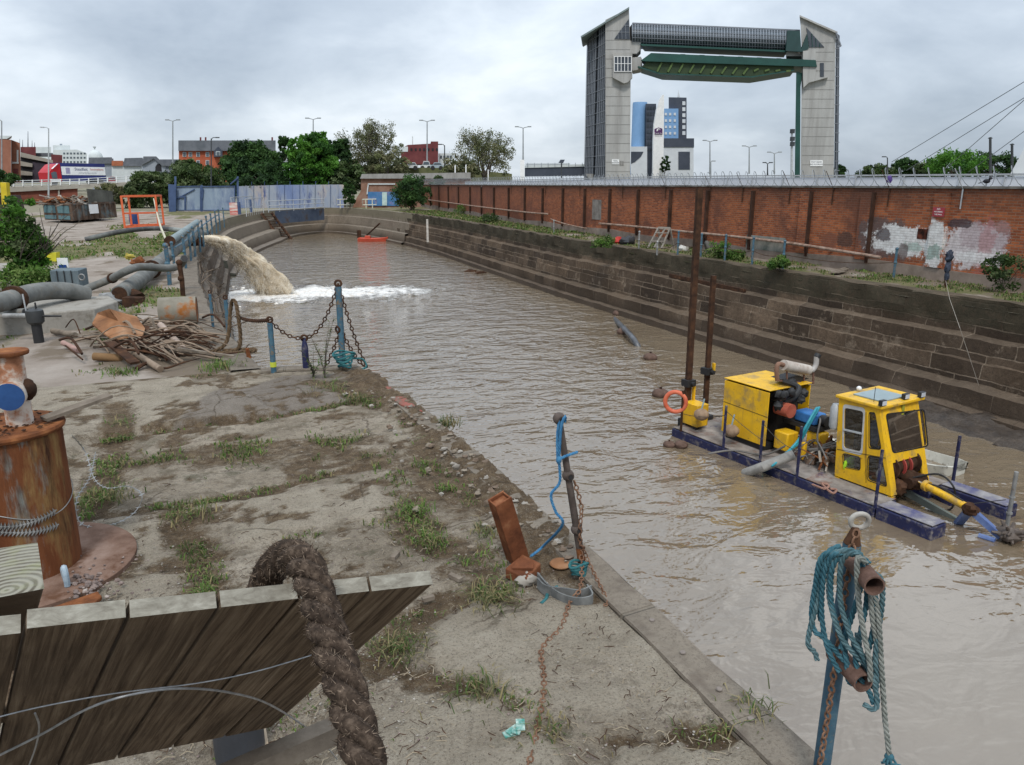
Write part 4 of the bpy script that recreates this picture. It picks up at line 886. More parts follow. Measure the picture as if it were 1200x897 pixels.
for i, (wall_px, roof_px, D, mw, lb) in enumerate([(rect(104, 186, 133, 213), [(104, 185), (131, 184.5), (133, 192), (103.5, 192)], 215, m_tgrey, "grey shed below the pale dome"),
        (rect(131, 189, 145, 213), [(131, 188.6), (144, 188.6), (144.6, 194.5), (130.8, 194.5)], 212, m_twhite, "low house with an orange tiled roof between grey sheds"),
        (rect(144, 194, 168, 213), [(146, 185.5), (167, 185), (170, 195), (144, 195)], 205, m_twhite, "grey roofed warehouse right of the orange tiled roof"),
        ([(166, 213), (166, 194), (180, 184), (194, 194), (194, 213)], [(166, 194), (168, 183.5), (183, 183.5), (194.5, 194.5), (190, 194.5), (180, 186)], 198, m_tgrey, "gabled grey warehouse with an arched opening"),
        (rect(192, 188, 212, 213), [(187, 187), (211, 187), (212, 195), (190, 195)], 210, m_tgrey, "low grey shed beside the red apartment block")]):
    B = E("warehouse" if i != 1 else "house", ground_at(sum(q[0] for q in wall_px) / len(wall_px), D), lb, "building", "roofs beyond the flyover")
    pr("wall", wall_px, D, 12, mw, B); pr("roof", roof_px, D - .6, 12.5, m_slate if i != 1 else M("orange_tile", (.36, .13, .07), 1, .9, .1), B)
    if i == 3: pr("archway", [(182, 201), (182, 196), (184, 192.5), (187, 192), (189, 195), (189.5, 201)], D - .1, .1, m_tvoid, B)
B = E("apartment_block", ground_at(262, 160), "long red brick apartment block with a grey slate roof", "building")
pr("wall", rect(209.5, 176, 322, 214), 160, 10, M("apartment_brick", [(.35, (.33, .085, .045)), (.65, (.42, .13, .07))], .5, .9, .1), B)
pr("roof", [(209, 164.8), (323, 164.8), (323, 177), (209, 177)], 159.4, 11, m_slate, B)
for u in (214, 221, 230, 241, 270, 280, 290, 300, 312):
    for v in (178.5, 188): f = pr("window", rect(u, v, u + 4.2, v + 5.5), 159.9, .08, m_twhite, B); pr("pane", rect(u + .5, v + .5, u + 3.7, v + 5), 159.85, .04, m_twin, f)
pr("dormer", [(250.6, 184), (250.6, 177), (255.6, 172), (260.6, 177), (260.6, 184)], 158.6, 3, m_hdark, B); f = pr("window", rect(253, 177.6, 258, 182.4), 158.5, .08, m_twhite, B); pr("pane", rect(253.6, 178.2, 257.4, 182), 158.45, .04, m_twin, f)
for u in (234, 240, 318): pr("chimney", rect(u, 161, u + 2, 166), 164, 1, m_tred, B)
B = E("brick_building", ground_at(490, 200), "dark red brick works building beyond the sparse trees", "building")
pr("wall", [(478, 170), (505, 168.5), (505, 166), (513.5, 166), (513.5, 192), (470, 193), (470, 174)], 200, 14, m_tred, B); pr("white_band", rect(470, 172, 478, 178), 199.9, .3, m_twhite, B)
for u in range(481, 512, 5): pr("window", rect(u, 174, u + 2.2, 177), 199.9, .08, m_tvoid, B)
pr("chimney", [(483, 160), (484, 160), (484.2, 171), (482.8, 171)], 204, .6, m_twhite, B)
B = E("office_building", ground_at(523, 205), "small pale office block next to the dark red works", "building")
pr("wall", rect(513.8, 180, 530.5, 194), 205, 10, m_twhite, B)
for u in (515.5, 519.5, 523.5, 527): pr("window", rect(u, 182.5, u + 2.6, 186), 204.9, .08, m_twin, B)
for (u, D, cc, lb) in ((482, 120, (.5, .52, .53), "silver car parked behind the small brick building"), (499, 122, (.62, .63, .63), "white van parked beside the silver car"), (512, 121, (.35, .42, .47), "pale blue car parked at the right end of the row")):
    B = E("parked_car", ground_at(u, D, 2.6), lb, "car", "cars parked beyond the brick building"); mcar = M("car_paint_%d" % int(u), cc, 1, .35, 0)
    hw = 8.0 if u != 499 else 6.5; v0 = 197; vt = 190.5 if u != 499 else 189
    pr("body", [(u - hw, v0), (u - hw, v0 - 3), (u - hw * .6, v0 - 3.6), (u - hw * .4, vt), (u + hw * .55, vt), (u + hw * .8, v0 - 3.4), (u + hw, v0 - 2.6), (u + hw, v0)], D, 1.7, mcar, B)
    pr("side_window", [(u - hw * .5, v0 - 3.7), (u - hw * .35, vt + .8), (u + hw * .5, vt + .8), (u + hw * .68, v0 - 3.7)], D - .03, .05, m_twin, B)
    for s_ in (-.6, .6): cc_ = Q(u + hw * s_, v0, D); MB().cyl(cc_ - FWD * .05, cc_ + FWD * .2, .32, n=14).build("wheel", black, B)
tag(MB().prism(poly([(395, 214), (395, 200), (430, 197.5), (470, 196.5), (530, 197), (560, 200), (600, 204), (600, 216)], 121), FWD * 6).build('far_bank', M('bank_grass', [(.35, (.07, .085, .035)), (.65, (.15, .15, .08))], .5, .95)), kind='structure')
# ---- raised road with parapet, lorry on it
DR = 112.0
B = E("flyover", ground_at(80, DR), "raised road with a concrete deck, brick abutment and white railing", "road bridge")
pr("deck", [(-60, 220.5), (0, 219.5), (90, 217), (170, 212.5), (170, 216.5), (112, 220), (0, 226), (-60, 228)], DR, 13, m_tcream, B)
pr("abutment", [(-60, 226), (24, 224.6), (91, 219.5), (91, 236), (-60, 238)], DR + .4, 6, M("abutment_brick", [(.35, (.15, .05, .035)), (.65, (.22, .08, .055))], .6, .9, .1), B)
pr("pier", rect(68, 219.5, 70, 236), DR + .2, .3, m_tcream, B)
mb = MB()
for dv in (0, 2.6, 5.2): mb.tube([Q(-60, 213.8 + dv, DR), Q(0, 212.8 + dv, DR), Q(90, 210.2 + dv, DR), Q(170, 205.8 + dv, DR)], .06, 6)
mb.build("railing", galv, B)
for u in range(-50, 170, 11):
    vb = 219.3 - .028 * max(0, u) - (.02 * max(0, u - 90)); MB().bar(Q(u, vb, DR - .05), Q(u, vb - 7.2, DR - .05), .12).build("railing_post", white, B)
L = E("lorry", Q(92, 214, 122), "articulated lorry with a red cab and blue and white trailer on the raised road", "lorry")
a = Q(73.6, 215, 120); c = Q(125.2, 214.5, 127); zt = Q(100, 191.6, 123).z; zb = a.z + .35
ax = (c - a); ax.z = 0; nrm = V((-ax.y, ax.x, 0)).normalized(); 
if nrm.dot(FWD) < 0: nrm = -nrm
def lp(s, z): return V((a.x + ax.x * s, a.y + ax.y * s, z))
hgt = zt - zb
m_navy = M("trailer_navy", [(.35, (.012, .018, .11)), (.65, (.02, .03, .16))], .5, .5, 0)
MB().prism([lp(0, zb), lp(1, zb), lp(1, zt), lp(0, zt)], nrm * 2.5).build("trailer_box", m_navy, L)
MB().prism([lp(.01, zb + .33 * hgt), lp(.995, zb + .33 * hgt), lp(.995, zb + .80 * hgt), lp(.01, zb + .80 * hgt)], -nrm * .03).build("white_panel", white, L)
e1 = ax.normalized()
text("Steadfast", .62, m_navy, L, lp(.44, zb + .66 * hgt) - nrm * .05, e1, (0, 0, 1)); text("Innovations", .5, M("lettering_orange", (.5, .14, .09), 3, .6, 0), L, lp(.80, zb + .66 * hgt) - nrm * .05, e1, (0, 0, 1)); text("moving the city every day", .3, m_tgrey, L, lp(.58, zb + .46 * hgt) - nrm * .05, e1, (0, 0, 1))
MB().prism([lp(.10, zb + .40 * hgt), lp(.19, zb + .40 * hgt), lp(.19, zb + .74 * hgt), lp(.10, zb + .74 * hgt)], -nrm * .05).build("panel_emblem", M("emblem_mauve", (.3, .28, .42), 3, .6, 0), L)
m_lred = M("cab_red", [(.35, (.36, .008, .014)), (.65, (.42, .012, .02))], .5, .35, 0)
cab = [lp(-.005, zb - .2), lp(-.25, zb - .2), lp(-.26, zb + .45 * hgt), lp(-.20, zb + .62 * hgt), lp(-.09, zb + .9 * hgt), lp(-.005, zb + .96 * hgt)]
CB = MB().prism(cab, nrm * 2.4).build("cab", m_lred, L)
MB().prism([lp(-.10, zb + .12 * hgt), lp(-.21, zb + .14 * hgt), lp(-.22, zb + .44 * hgt), lp(-.15, zb + .52 * hgt), lp(-.10, zb + .48 * hgt)], -nrm * .04).build("side_window", m_twin, CB)
MB().prism([lp(-.03, zb - .2), lp(-.25, zb - .2), lp(-.255, zb + .1 * hgt), lp(-.03, zb + .1 * hgt)], -nrm * .03).build("white_skirt", white, CB)
MB().bar(lp(-.19, zb + .66 * hgt) - nrm * .03, lp(-.06, zb + .95 * hgt) - nrm * .03, .25, .05).build("air_deflector", white, CB)
for s_ in (-.17, .62, .74, .86): q = lp(s_, zb - .2); MB().cyl(q - nrm * .02, q + nrm * .35, .5, n=18).build("wheel", black, L)
B = E("van", Q(137, 212, 118), "red car partly hidden on the raised road behind the trailer", "car")
pr("body", [(127, 213), (127, 209.5), (129.5, 207), (134, 207), (135.5, 210), (135.5, 213)], 118, 1.7, M("car_dull_red", (.25, .07, .08), 1, .4, 0), B); pr("window", [(128.8, 209.3), (130, 207.6), (133.4, 207.6), (134.5, 209.3)], 117.95, .05, m_twin, B)
# ---- footbridge deck and white pillar behind the wall, right cable bridge
B = E("footbridge", ground_at(650, 120), "low dark footbridge with a pale parapet left of the barrier", "bridge")
pr("deck", [(615, 197), (700, 195), (700, 206), (615, 207)], 150, 4, m_hdark, B); pr("parapet", [(615, 194.2), (700, 192.4), (700, 195), (615, 197)], 149.8, .3, m_twhite, B); pr("roof_edge", [(616, 191.8), (668, 191.5), (668, 193), (616, 193.4)], 152, 3, m_twhite, B)
for u in range(618, 698, 8): pr("railing_post", rect(u, 191, u + .7, 196), 149.7, .1, m_tgrey, B)
tag(MB().prism(poly(rect(609.5, 187.5, 614.6, 214), 100), FWD * .5).build("white_pillar", white), "plain white pillar standing just left of the footbridge", "pillar")
for u, v, lb in ((533.3, 193.2, "left of two thin white stakes behind the fence"), (546, 192.6, "right of two thin white stakes behind the fence")):
    tag(MB().prism(poly([(u - .6, 206), (u - .6, v + 1), (u + .6, v), (u + .6, 206)], 103), FWD * .1).build("white_stake", white), lb, "stake")
tag(MB().prism(poly(rect(571.5, 199, 572.6, 214), 101), FWD * .1).build("fence_stake", white), "white stake standing below the sparse leafy tree", "stake")
B = E("cable_bridge", ground_at(1190, 70), "white leaning bridge pylon with four stay cables at the right edge", "bridge")
pr("pylon", [(1183, 206), (1197, 180), (1212, 150), (1230, 110), (1245, 118), (1228, 160), (1215, 206)], 70, 2.5, m_hwhite, B)
for (u0, v0, u1, v1) in ((1045, 190, 1240, 72), (1062, 200, 1260, 78), (1108, 198, 1250, 74), (1135, 202, 1290, 88)): MB().tube([Q(u0, v0, 95), Q(u1, v1, 70)], .035, 5).build("stay_cable", m_slate, B)
# ---- street lamps
def lamp(u, vb, vt, D, kind, mat, lb, arm=7.0, base=None):
    g = Q(u, vb, D); B = E("street_lamp", g, lb, "street lamp", "street lamps along the far roads"); t_ = Q(u, vt, D); s_ = D / 900
    MB().tube([g, g.lerp(t_, .3), t_], [1.05 * s_, .8 * s_, .55 * s_], 7).build("pole", mat, B)
    for sg in ((-1, 1) if kind == 2 else (kind,)):
        e_ = t_ + RGT * sg * arm * s_ + V((0, 0, 1.6 * s_)) * (1 if kind == 2 else .6); MB().tube(crv([t_ - V((0, 0, 2 * s_ if kind != 2 else 0)), t_ + RGT * sg * arm * .3 * s_ + V((0, 0, .7 * s_)), e_], 4), .4 * s_, 5).build("arm", mat, B)
        MB().bar(e_ - RGT * sg * 1.0 * s_, e_ + RGT * sg * 3.2 * s_, 1.4 * s_, 1.1 * s_).build("lamp_head", mat, B)
m_lg = M("lamp_grey", [(.4, (.22, .24, .25)), (.6, (.28, .30, .31))], 2, .6, 0); m_ld = M("lamp_dark", (.04, .045, .05), 2, .6, 0)
lamp(57, 235, 150.5, 100, -1, galv, "tall single arm street lamp in front of the lorry", 6)
lamp(202.5, 205, 142.5, 135, 2, m_lg, "twin headed street lamp left of the red apartment block", 5)
lamp(247.5, 247, 162.5, 84, 1, m_ld, "dark single arm street lamp rising beside the blue gates", 6)
lamp(367, 200, 140.5, 135, 2, m_lg, "twin headed street lamp above the bright green tree", 5.5)
lamp(500.5, 198, 143, 140, 2, m_lg, "twin headed street lamp in front of the dark red works", 5.5)
lamp(521, 206, 170.5, 125, -1, m_ld, "short dark street lamp beside the small pale office", 4)
lamp(613, 195, 150.5, 145, 2, m_lg, "twin headed street lamp above the white pillar", 6)
lamp(832, 204, 166.5, 190, 2, m_lg, "nearest twin street lamp seen through the barrier opening", 5); lamp(878, 204, 173, 210, 2, m_lg, "middle twin street lamp seen through the barrier opening", 5); lamp(907.5, 204, 180.3, 240, 2, m_lg, "farthest and smallest twin street lamp under the raised gate", 5)
lamp(899.5, 206, 192.5, 170, 2, m_ld, "low lamp just left of the tall camera pole", 2.5)
lamp(1040, 206, 185, 200, -1, m_ld, "small lamp on the skyline right of the barrier", 3)
lamp(833, 214, 190, 60, 1, m_lg, "short flood lamp standing behind the wall fence", 2)
lamp(2, 214, 142, 140, -1, m_lg, "street lamp at the far left edge of the photo", 3)
B = E("camera_pole", Q(928, 210, 60), "pale pole hung with small camera boxes right under the green gate", "pole")
MB().tube([Q(928, 214, 60), Q(928, 153, 60)], [.12, .07], 8).build("pole", galv, B)
for v in (154, 163, 169): MB().box(Q(928.6, v, 59.9), (.25, .25, .3)).build("camera_box", m_ld, B)
for u, vt, D, lb in ((1160.5, 161, 120, "taller dark post standing before the far green trees"), (1186, 168.5, 120, "shorter dark post close to the white pylon")):
    B = E("mooring_dolphin", Q(u, 205, D), lb, "post", "dark posts by the cable bridge"); MB().tube([Q(u, 208, D), Q(u, vt, D)], .18, 8).build("pole", m_ld, B); MB().bar(Q(u - 2.5, vt + 1.2, D), Q(u + 2.5, vt + 1.2, D), .12).build("cross_arm", m_ld, B)
B = E("solar_panel_post", Q(658, 207, 75), "small tilted panel on a thin post left of the barrier", "post"); MB().tube([Q(658, 209, 75), Q(658, 191, 75)], .06, 6).build("pole", m_ld, B); MB().prism(poly([(654.5, 191), (657, 187.3), (662, 187.3), (660, 191.4)], 75), FWD * .4).build("panel", m_hdark, B)
# ================================================================ trees, far fences, the dock head, the yard
def leafmat(name, c, var=.35):
    if name in MATS: return MATS[name]
    m, t, b = nodes(name); pos = coords(t, 'Position')
    col = ramp(t, nz(t, pos, 1.3, 4, .6), [(.3, tuple(x * (1 - var) for x in c)), (.7, tuple(x * (1 + var) for x in c))])
    t.links.new(col, b.inputs['Base Color']); b.inputs['Roughness'].default_value = .75; b.inputs['Specular IOR Level'].default_value = .25
    tr = t.nodes.new("ShaderNodeBsdfTranslucent"); t.links.new(col, tr.inputs[0]); ms = t.nodes.new("ShaderNodeMixShader"); ms.inputs[0].default_value = .3
    t.links.new(b.outputs[0], ms.inputs[1]); t.links.new(tr.outputs[0], ms.inputs[2]); t.links.new(ms.outputs[0], [n for n in t.nodes if n.type == 'OUTPUT_MATERIAL'][0].inputs[0])
    MATS[name] = m; return m
def leaf_mesh(name, centres, size, mats, parent, seed, droop=.2):
    r = np.random.default_rng(seed); n = len(centres); C = np.asarray(centres, float)
    d = r.normal(size=(n, 3)); d[:, 2] -= droop; d /= np.linalg.norm(d, axis=1)[:, None]
    e = np.cross(d, r.normal(size=(n, 3))); e /= np.linalg.norm(e, axis=1)[:, None]; s = size * r.uniform(.55, 1.3, (n, 1))
    q = np.stack([C - d * s, C + e * s * .45, C + d * s, C - e * s * .45], 1).reshape(-1, 3)
    f = np.arange(4 * n).reshape(n, 4); o0 = np.array(ORG[parent.name])
    me = bpy.data.meshes.new(name); me.from_pydata((q - o0).tolist(), [], f.tolist())
    for m_ in mats: me.materials.append(m_)
    return me, n
def cloud(r, ctr, rad, nclump, nleaf, cr, bottom=-.75, shell=.55):
    """leaf clumps through the volume of an uneven crown: returns points and clump ids"""
    pts = []; ids = []
    for k in range(nclump):
        while True:
            d = r.normal(size=3); d /= np.linalg.norm(d)
            if d[2] > bottom: break
        rr = r.uniform(shell, 1.0) ** .6 * (1 + .22 * mnoise.noise(V(d * 1.9 + ctr * .31)) + .12 * mnoise.noise(V(d * 4.5)))
        c = ctr + d * rad * rr; m_ = int(nleaf * r.uniform(.5, 1.5)); s_ = cr * r.uniform(.6, 1.3)
        p = r.normal(size=(m_, 3)); p /= np.linalg.norm(p, axis=1)[:, None]; p *= (r.uniform(0, 1, (m_, 1)) ** .5) * s_ * np.array([1, 1, .75])
        pts.append(c + p); ids.append(np.full(m_, r.integers(0, 100)))
    return np.concatenate(pts), np.concatenate(ids)
def finish_leaves(name, P_, ids, size, mats, parent, seed):
    me, n = leaf_mesh(name, P_, size, mats, parent, seed); me.polygons.foreach_set("material_index", (ids % len(mats)).astype(np.int32)); me.update()
    o = bpy.data.objects.new(name, me); COL.objects.link(o); o.parent = parent; ORG[o.name] = ORG[parent.name]; return o
G_DARK = [leafmat("leaf_dark", (.032, .075, .02)), leafmat("leaf_mid_dark", (.05, .105, .026)), leafmat("leaf_deep", (.022, .05, .017))]
G_BRIGHT = [leafmat("leaf_bright", (.055, .155, .018)), leafmat("leaf_fresh", (.08, .20, .025)), leafmat("leaf_mid", (.035, .10, .018))]
G_OLIVE = [leafmat("leaf_olive", (.12, .135, .055)), leafmat("leaf_olive_dark", (.075, .085, .04)), leafmat("leaf_khaki", (.17, .165, .085))]
G_BUSH = [leafmat("leaf_bush", (.05, .085, .022)), leafmat("leaf_pale", (.12, .16, .07)), leafmat("leaf_bush_dark", (.03, .055, .018))]
G_WEED = [leafmat("leaf_weed", (.075, .15, .025)), leafmat("leaf_weed_dark", (.045, .10, .02)), leafmat("leaf_weed_pale", (.13, .19, .05))]
m_bark = M("bark", [(.3, (.06, .05, .04)), (.7, (.14, .12, .10))], 4, .95, .4)
def branch(mb, r, a, d, L, rad, lev, tips, spread=.55):
    pts = [a]; p = a.copy(); dd = d.normalized(); n = 4
    for i in range(n):
        dd = (dd + V(r.normal(size=3)) * .16 + V((0, 0, .05))).normalized(); p = p + dd * (L / n); pts.append(p.copy())
    mb.tube(pts, [rad * (1 - .55 * i / n) for i in range(n + 1)], 5 if lev > 1 else 3, cap=False); tips.append(p.copy())
    if lev > 0:
        for k in range(3 if lev > 1 else 4):
            q = pts[2 + k % 3]; nd = (dd + V(r.normal(size=3)) * spread + V((0, 0, .12))).normalized(); branch(mb, r, q, nd, L * r.uniform(.5, .78), rad * .5, lev - 1, tips, spread)
def tree(name, lb, u0, vt, u1, vb, D, mats, nclump, nleaf, size, seed, sparse=False, group="trees beyond the blue fence", trunk_v=None):
    r = np.random.default_rng(seed); a, c = Q(u0, vt, D), Q(u1, vb, D); ctr = (a + c) / 2; rx = (RGT.dot(c - a)) / 2; rz = (a.z - c.z) / 2
    B = E(name, (ctr.x, ctr.y, 0), lb, "tree", group); mb = MB(); tips = []
    base = V((ctr.x, ctr.y, 0)); h = max(.8, ctr.z - rz * .6)
    mb.tube([base, base + V((.1, 0, h * .5)), base + V((0, .1, h))], [rx * .085, rx * .065, rx * .05], 8)
    for k in range(7 if sparse else 5):
        az = 2 * PI * k / (7 if sparse else 5) + r.uniform(-.3, .3); d = V((math.cos(az) * .55, math.sin(az) * .55, 1.0 + .3 * r.uniform())); branch(mb, r, base + V((0, 0, h * r.uniform(.55, 1))), d, rz * (.9 if sparse else .75), rx * .035, 3 if sparse else 1, tips)
    mb.build("trunk", m_bark, B)
    P_, ids = cloud(r, np.array(ctr), np.array([rx, rx * .85, rz]), nclump, nleaf, rx * (.16 if sparse else .2), shell=.25 if sparse else .45)
    if sparse:
        T_ = np.array([t_ for t_ in tips]); k = r.integers(0, len(T_), nclump * nleaf // 2); P2 = T_[k] + r.normal(size=(len(k), 3)) * rx * .06; P_ = np.concatenate([P_, P2]); ids = np.concatenate([ids, r.integers(0, 100, len(k))])
    finish_leaves("crown", P_, ids, size, mats, B, seed); return B
tree("dark_tree", "broad dark green tree left of the bright green one", 258, 166, 334, 238, 104, G_DARK, 260, 80, .26, 1)
tree("bright_tree", "dense bright green tree in the middle of the row", 334, 155, 398, 236, 102, G_BRIGHT, 280, 85, .24, 2)
tree("dark_tree", "small dark tree peeping out behind the bright green tree", 322, 158, 346, 200, 112, G_DARK, 60, 60, .25, 3)
tree("dark_tree", "dark green tree between the bright tree and the sparse olive one", 378, 157, 418, 236, 110, G_DARK, 200, 70, .25, 4)
tree("sparse_tree", "tall thinly leaved olive tree with bare twigs, left of the dark red works", 398, 143, 472, 222, 114, G_OLIVE, 170, 60, .13, 5, sparse=True)
tree("sparse_tree", "round thinly leaved tree standing alone left of the white pillar", 528, 150, 606, 212, 112, G_OLIVE, 150, 50, .13, 6, sparse=True)
tree("olive_bush", "low olive bush under the tall sparse tree", 425, 180, 480, 212, 106, G_OLIVE, 80, 55, .2, 7, group="bushes by the far road")
tree("olive_bush", "low green bush below the small pale office block", 515, 188, 560, 212, 106, G_OLIVE, 60, 50, .2, 17, group="bushes by the far road")
tree("leafy_bush", "pale flowering bush mass left of the dark tree", 196, 194, 264, 226, 97, G_BUSH, 150, 70, .2, 8, group="bushes by the far road")
tree("leafy_bush", "rounded bush hanging over the flyover beside the skip", 145, 202, 205, 250, 98, G_BUSH, 150, 70, .2, 9, group="bushes by the far road")
tree("leafy_bush", "dark bush filling the gap right of the blue gates", 262, 192, 345, 236, 101, G_DARK, 150, 70, .2, 71, group="bushes by the far road")
tree("leafy_bush", "green bush at the right end of the blue fence", 372, 192, 432, 232, 103, G_BUSH, 120, 70, .2, 72, group="bushes by the far road")
tree("leafy_bush", "brownish bush under the end of the flyover deck", 112, 214, 146, 242, 95, G_OLIVE, 70, 60, .2, 10, group="bushes by the far road")
tree("leafy_bush", "dark bush on the flyover in front of the apartment block", 205, 187, 235, 205, 112, G_BUSH, 60, 60, .22, 11, group="bushes by the far road")
tree("leafy_bush", "small bush squeezed between the blue fence and the brick building", 400, 214, 418, 246, 90, G_DARK, 50, 50, .16, 12, group="bushes by the far road")
tree("leafy_bush", "dark hedge below the brick stair block at the left edge", -20, 200, 22, 222, 108, G_DARK, 60, 60, .22, 13, group="bushes by the far road")
for i, (u0, vt, u1, vb, D, mm, lb) in enumerate([(1084, 178, 1152, 212, 210, G_BRIGHT, "largest pale green tree on the right skyline"), (1140, 177, 1188, 212, 215, G_DARK, "dark tree behind the two dark posts"), (1045, 186, 1075, 212, 230, G_DARK, "dark pointed tree on the right skyline"), (1008, 194, 1048, 214, 230, G_BUSH, "low tree line just right of the barrier"), (1070, 190, 1110, 212, 225, G_BUSH, "mid green tree between the pointed and the largest tree"), (976, 194, 990, 212, 220, G_DARK, "small dark tree at the foot of the right tower")]):
    tree("far_tree", lb, u0, vt, u1, vb, D, mm, 90, 60, .42, 30 + i, group="trees on the right skyline")
tree("small_tree", "small dark conifer beside the white sail pylon", 774, 182, 785, 204, 174, G_DARK, 40, 50, .25, 41, group="trees by the hotel")
# ---- blue gates and fence, brick shed
m_bg = M("blue_sheet", [(.3, (.17, .225, .30)), (.5, (.24, .30, .37)), (.7, (.33, .385, .44))], .5, .8, .15, 3, stretch=(1, 1, .35), grime=((.10, .14, .24), .6, .6, .1))
m_bf = M("blue_fence_sheet", [(.3, (.085, .13, .27)), (.45, (.17, .22, .36)), (.6, (.29, .32, .37)), (.75, (.2, .25, .36))], .32, .8, .15, 3, stretch=(1, 1, .3), grime=[((.44, .37, .30), .61, .22, .05), ((.07, .10, .22), .62, .9, .05)])
m_bd = M("dark_blue_steel", [(.3, (.035, .06, .13)), (.7, (.06, .10, .2))], 2, .6, .1)
B = E("blue_gates", ground_at(240, 80), "tall blue sheet metal double gates with braced frames", "gate")
for u0, u1 in ((206, 236), (236.5, 276)):
    vb = 247.5; g = pr("gate_leaf", [(u0, 218.5), (u1, 218), (u1, vb - .4), (u0, vb)], 80, .12, m_bg, B); mb = MB()
    for a, c in (((u0, 218.5), (u0, vb)), ((u1 - .8, 218), (u1 - .8, vb)), ((u0, 218.8), (u1, 218.3)), ((u0, vb - .8), (u1, vb - 1.2)), ((u0 + 1, vb - 14), (u0 + 22, 222) if u0 < 220 else (u0 + 2, 222))): mb.bar(Q(*a, 79.95), Q(*c, 79.95), .16, .08)
    mb.build("gate_frame", m_bd, g)
for u in (205.5, 236.3, 278.5): pr("gate_post", rect(u - 1.2, 207 if u != 236.3 else 217, u + 1.2, 248), 79.9, .3, m_bd, B)
MB().bar(Q(270, 216, 79.8), Q(279, 208.5, 79.8), .12).build("post_brace", m_bd, B); mb = MB(); mb.bar(Q(217, 231, 79.9), Q(217, 247, 79.9), .14); mb.bar(Q(211, 231, 79.88), Q(218, 231, 79.88), .14); mb.build("wicket_frame", m_bd, B)
tag(MB().prism(poly([(197, 216), (206, 217), (206, 248), (198, 250)], 79.5), FWD * .1).build("sheet_fence", m_bd), "dark blue fence panel left of the blue gates", "fence")
B = E("blue_fence", ground_at(345, 97), "long faded blue sheet fence behind the dock head", "fence")
pr("sheeting", [(279, 218.5), (330, 217), (403, 216.5), (403, 245), (330, 247), (279, 247.5)], 97, .1, m_bf, B)
for u in range(288, 404, 9): pr("sheet_rib", rect(u, 217, u + .5, 246), 96.93, .08, m_bd if u % 2 else m_bf, B)
for u in range(295, 400, 15): MB().bar(Q(u, 217, 97.2), Q(u, 212.5, 97.2), .06).build("barb_post", m_bd, B)
B = E("brick_shed", ground_at(480, 98), "single storey brick building with a long grey roof and blue painted front", "building")
m_shed = M("shed_brick", [(.3, (.13, .07, .045)), (.5, (.21, .115, .078)), (.7, (.29, .185, .14))], .6, .9, .15, 5)
pr("wall", [(412, 246), (418, 232), (423, 224), (423, 209), (552, 208), (552, 246)], 98, 5, m_shed, B)
pr("roof", [(422, 209.5), (424, 204.2), (551.5, 202.4), (551.5, 209.5)], 97.6, 6, M("grey_roof_sheet", [(.3, (.22, .215, .20)), (.7, (.34, .335, .32))], .6, .9, .1, stretch=(3, 3, 1)), B)
pr("blue_front", rect(431, 225, 468, 241.5), 97.9, .1, M("blue_wall_paint", [(.3, (.045, .14, .30)), (.7, (.085, .2, .38))], .9, .8, .1, grime=((.22, .17, .3), .62, .8)), B)
pr("door", rect(447.8, 225.5, 453.5, 241), 97.8, .08, M("pale_green_door", (.44, .56, .53), 2, .7, .1), B)
pr("parapet_line", rect(431, 215.2, 463, 216.6), 97.85, .2, m_twhite, B); pr("gutter_pipe", [(429.5, 228), (431, 215.5), (432.2, 215.5), (430.8, 228)], 97.85, .15, m_twhite, B)
r_ = np.random.default_rng(77)
def bush_at(name, lb, base, w_, h, mats, ncl, nl, size, seed, cat="plant", group=None, stems=5):
    r = np.random.default_rng(seed); B = E(name, base, lb, cat, group); mb = MB(); b_ = V3(base); tips = []
    for k in range(stems):
        d = V(r.normal(size=3)) * .2 + V((0, 0, 1)); branch(mb, r, b_, d, h * .6, max(.006, h * .012), 1, tips, .3)
    mb.build("stems", m_bark, B); P_, ids = cloud(r, np.array(b_) + np.array([0, 0, h * .52]), np.array([w_ / 2, w_ / 2, h * .5]), ncl, nl, w_ * .16, bottom=-1.1, shell=.15)
    P_ = P_[P_[:, 2] > b_.z + .02] ; ids = ids[:len(P_)]
    finish_leaves("leaves", P_, ids, size, mats, B, seed); return B
for (u, v, w_, h, mm, lb, sd) in [(482, 247, 3.8, 3.6, G_DARK, "ivy covered bush where the brick shed meets the long brick wall", 51), (513, 245, 2.2, 3.4, G_OLIVE[:2] + G_DARK[:1], "dark climbing shrub on the brick wall top by the shed roof", 52)]:
    bush_at("climbing_shrub", lb, P(u, v, 0), w_, h, mm, 80, 70, .15, sd, group="shrubs by the brick shed")
for (u, v, w_, h, mm, lb, sd) in [(843, 303, .9, .7, G_WEED, "green weed clump right of the old tyre", 53), (913, 318, .8, .55, G_WEED, "low weed clump before the fallen planks", 54), (1175, 342, 1.1, 1.15, G_BUSH, "tall buddleia bush at the right end of the whitewashed wall", 55), (1126, 252, .25, .5, G_WEED, "x", 56), (860, 305, .9, .4, G_WEED, "weed clump beside the grey post left of the green board", 57), (705, 291, 1.2, .5, G_WEED, "grassy weed clump left of the red bag", 58), (575, 262, 1.4, .7, G_BUSH, "tufted weeds on the far wall path", 59), (545, 252, 2, .9, G_WEED, "leafy weeds below the far end of the brick wall", 60)]:
    if lb != "x": bush_at("weed_clump", lb, P(u, v, .03), w_, h, mm, 30, 40, .06, sd, group="weeds along the wall path")
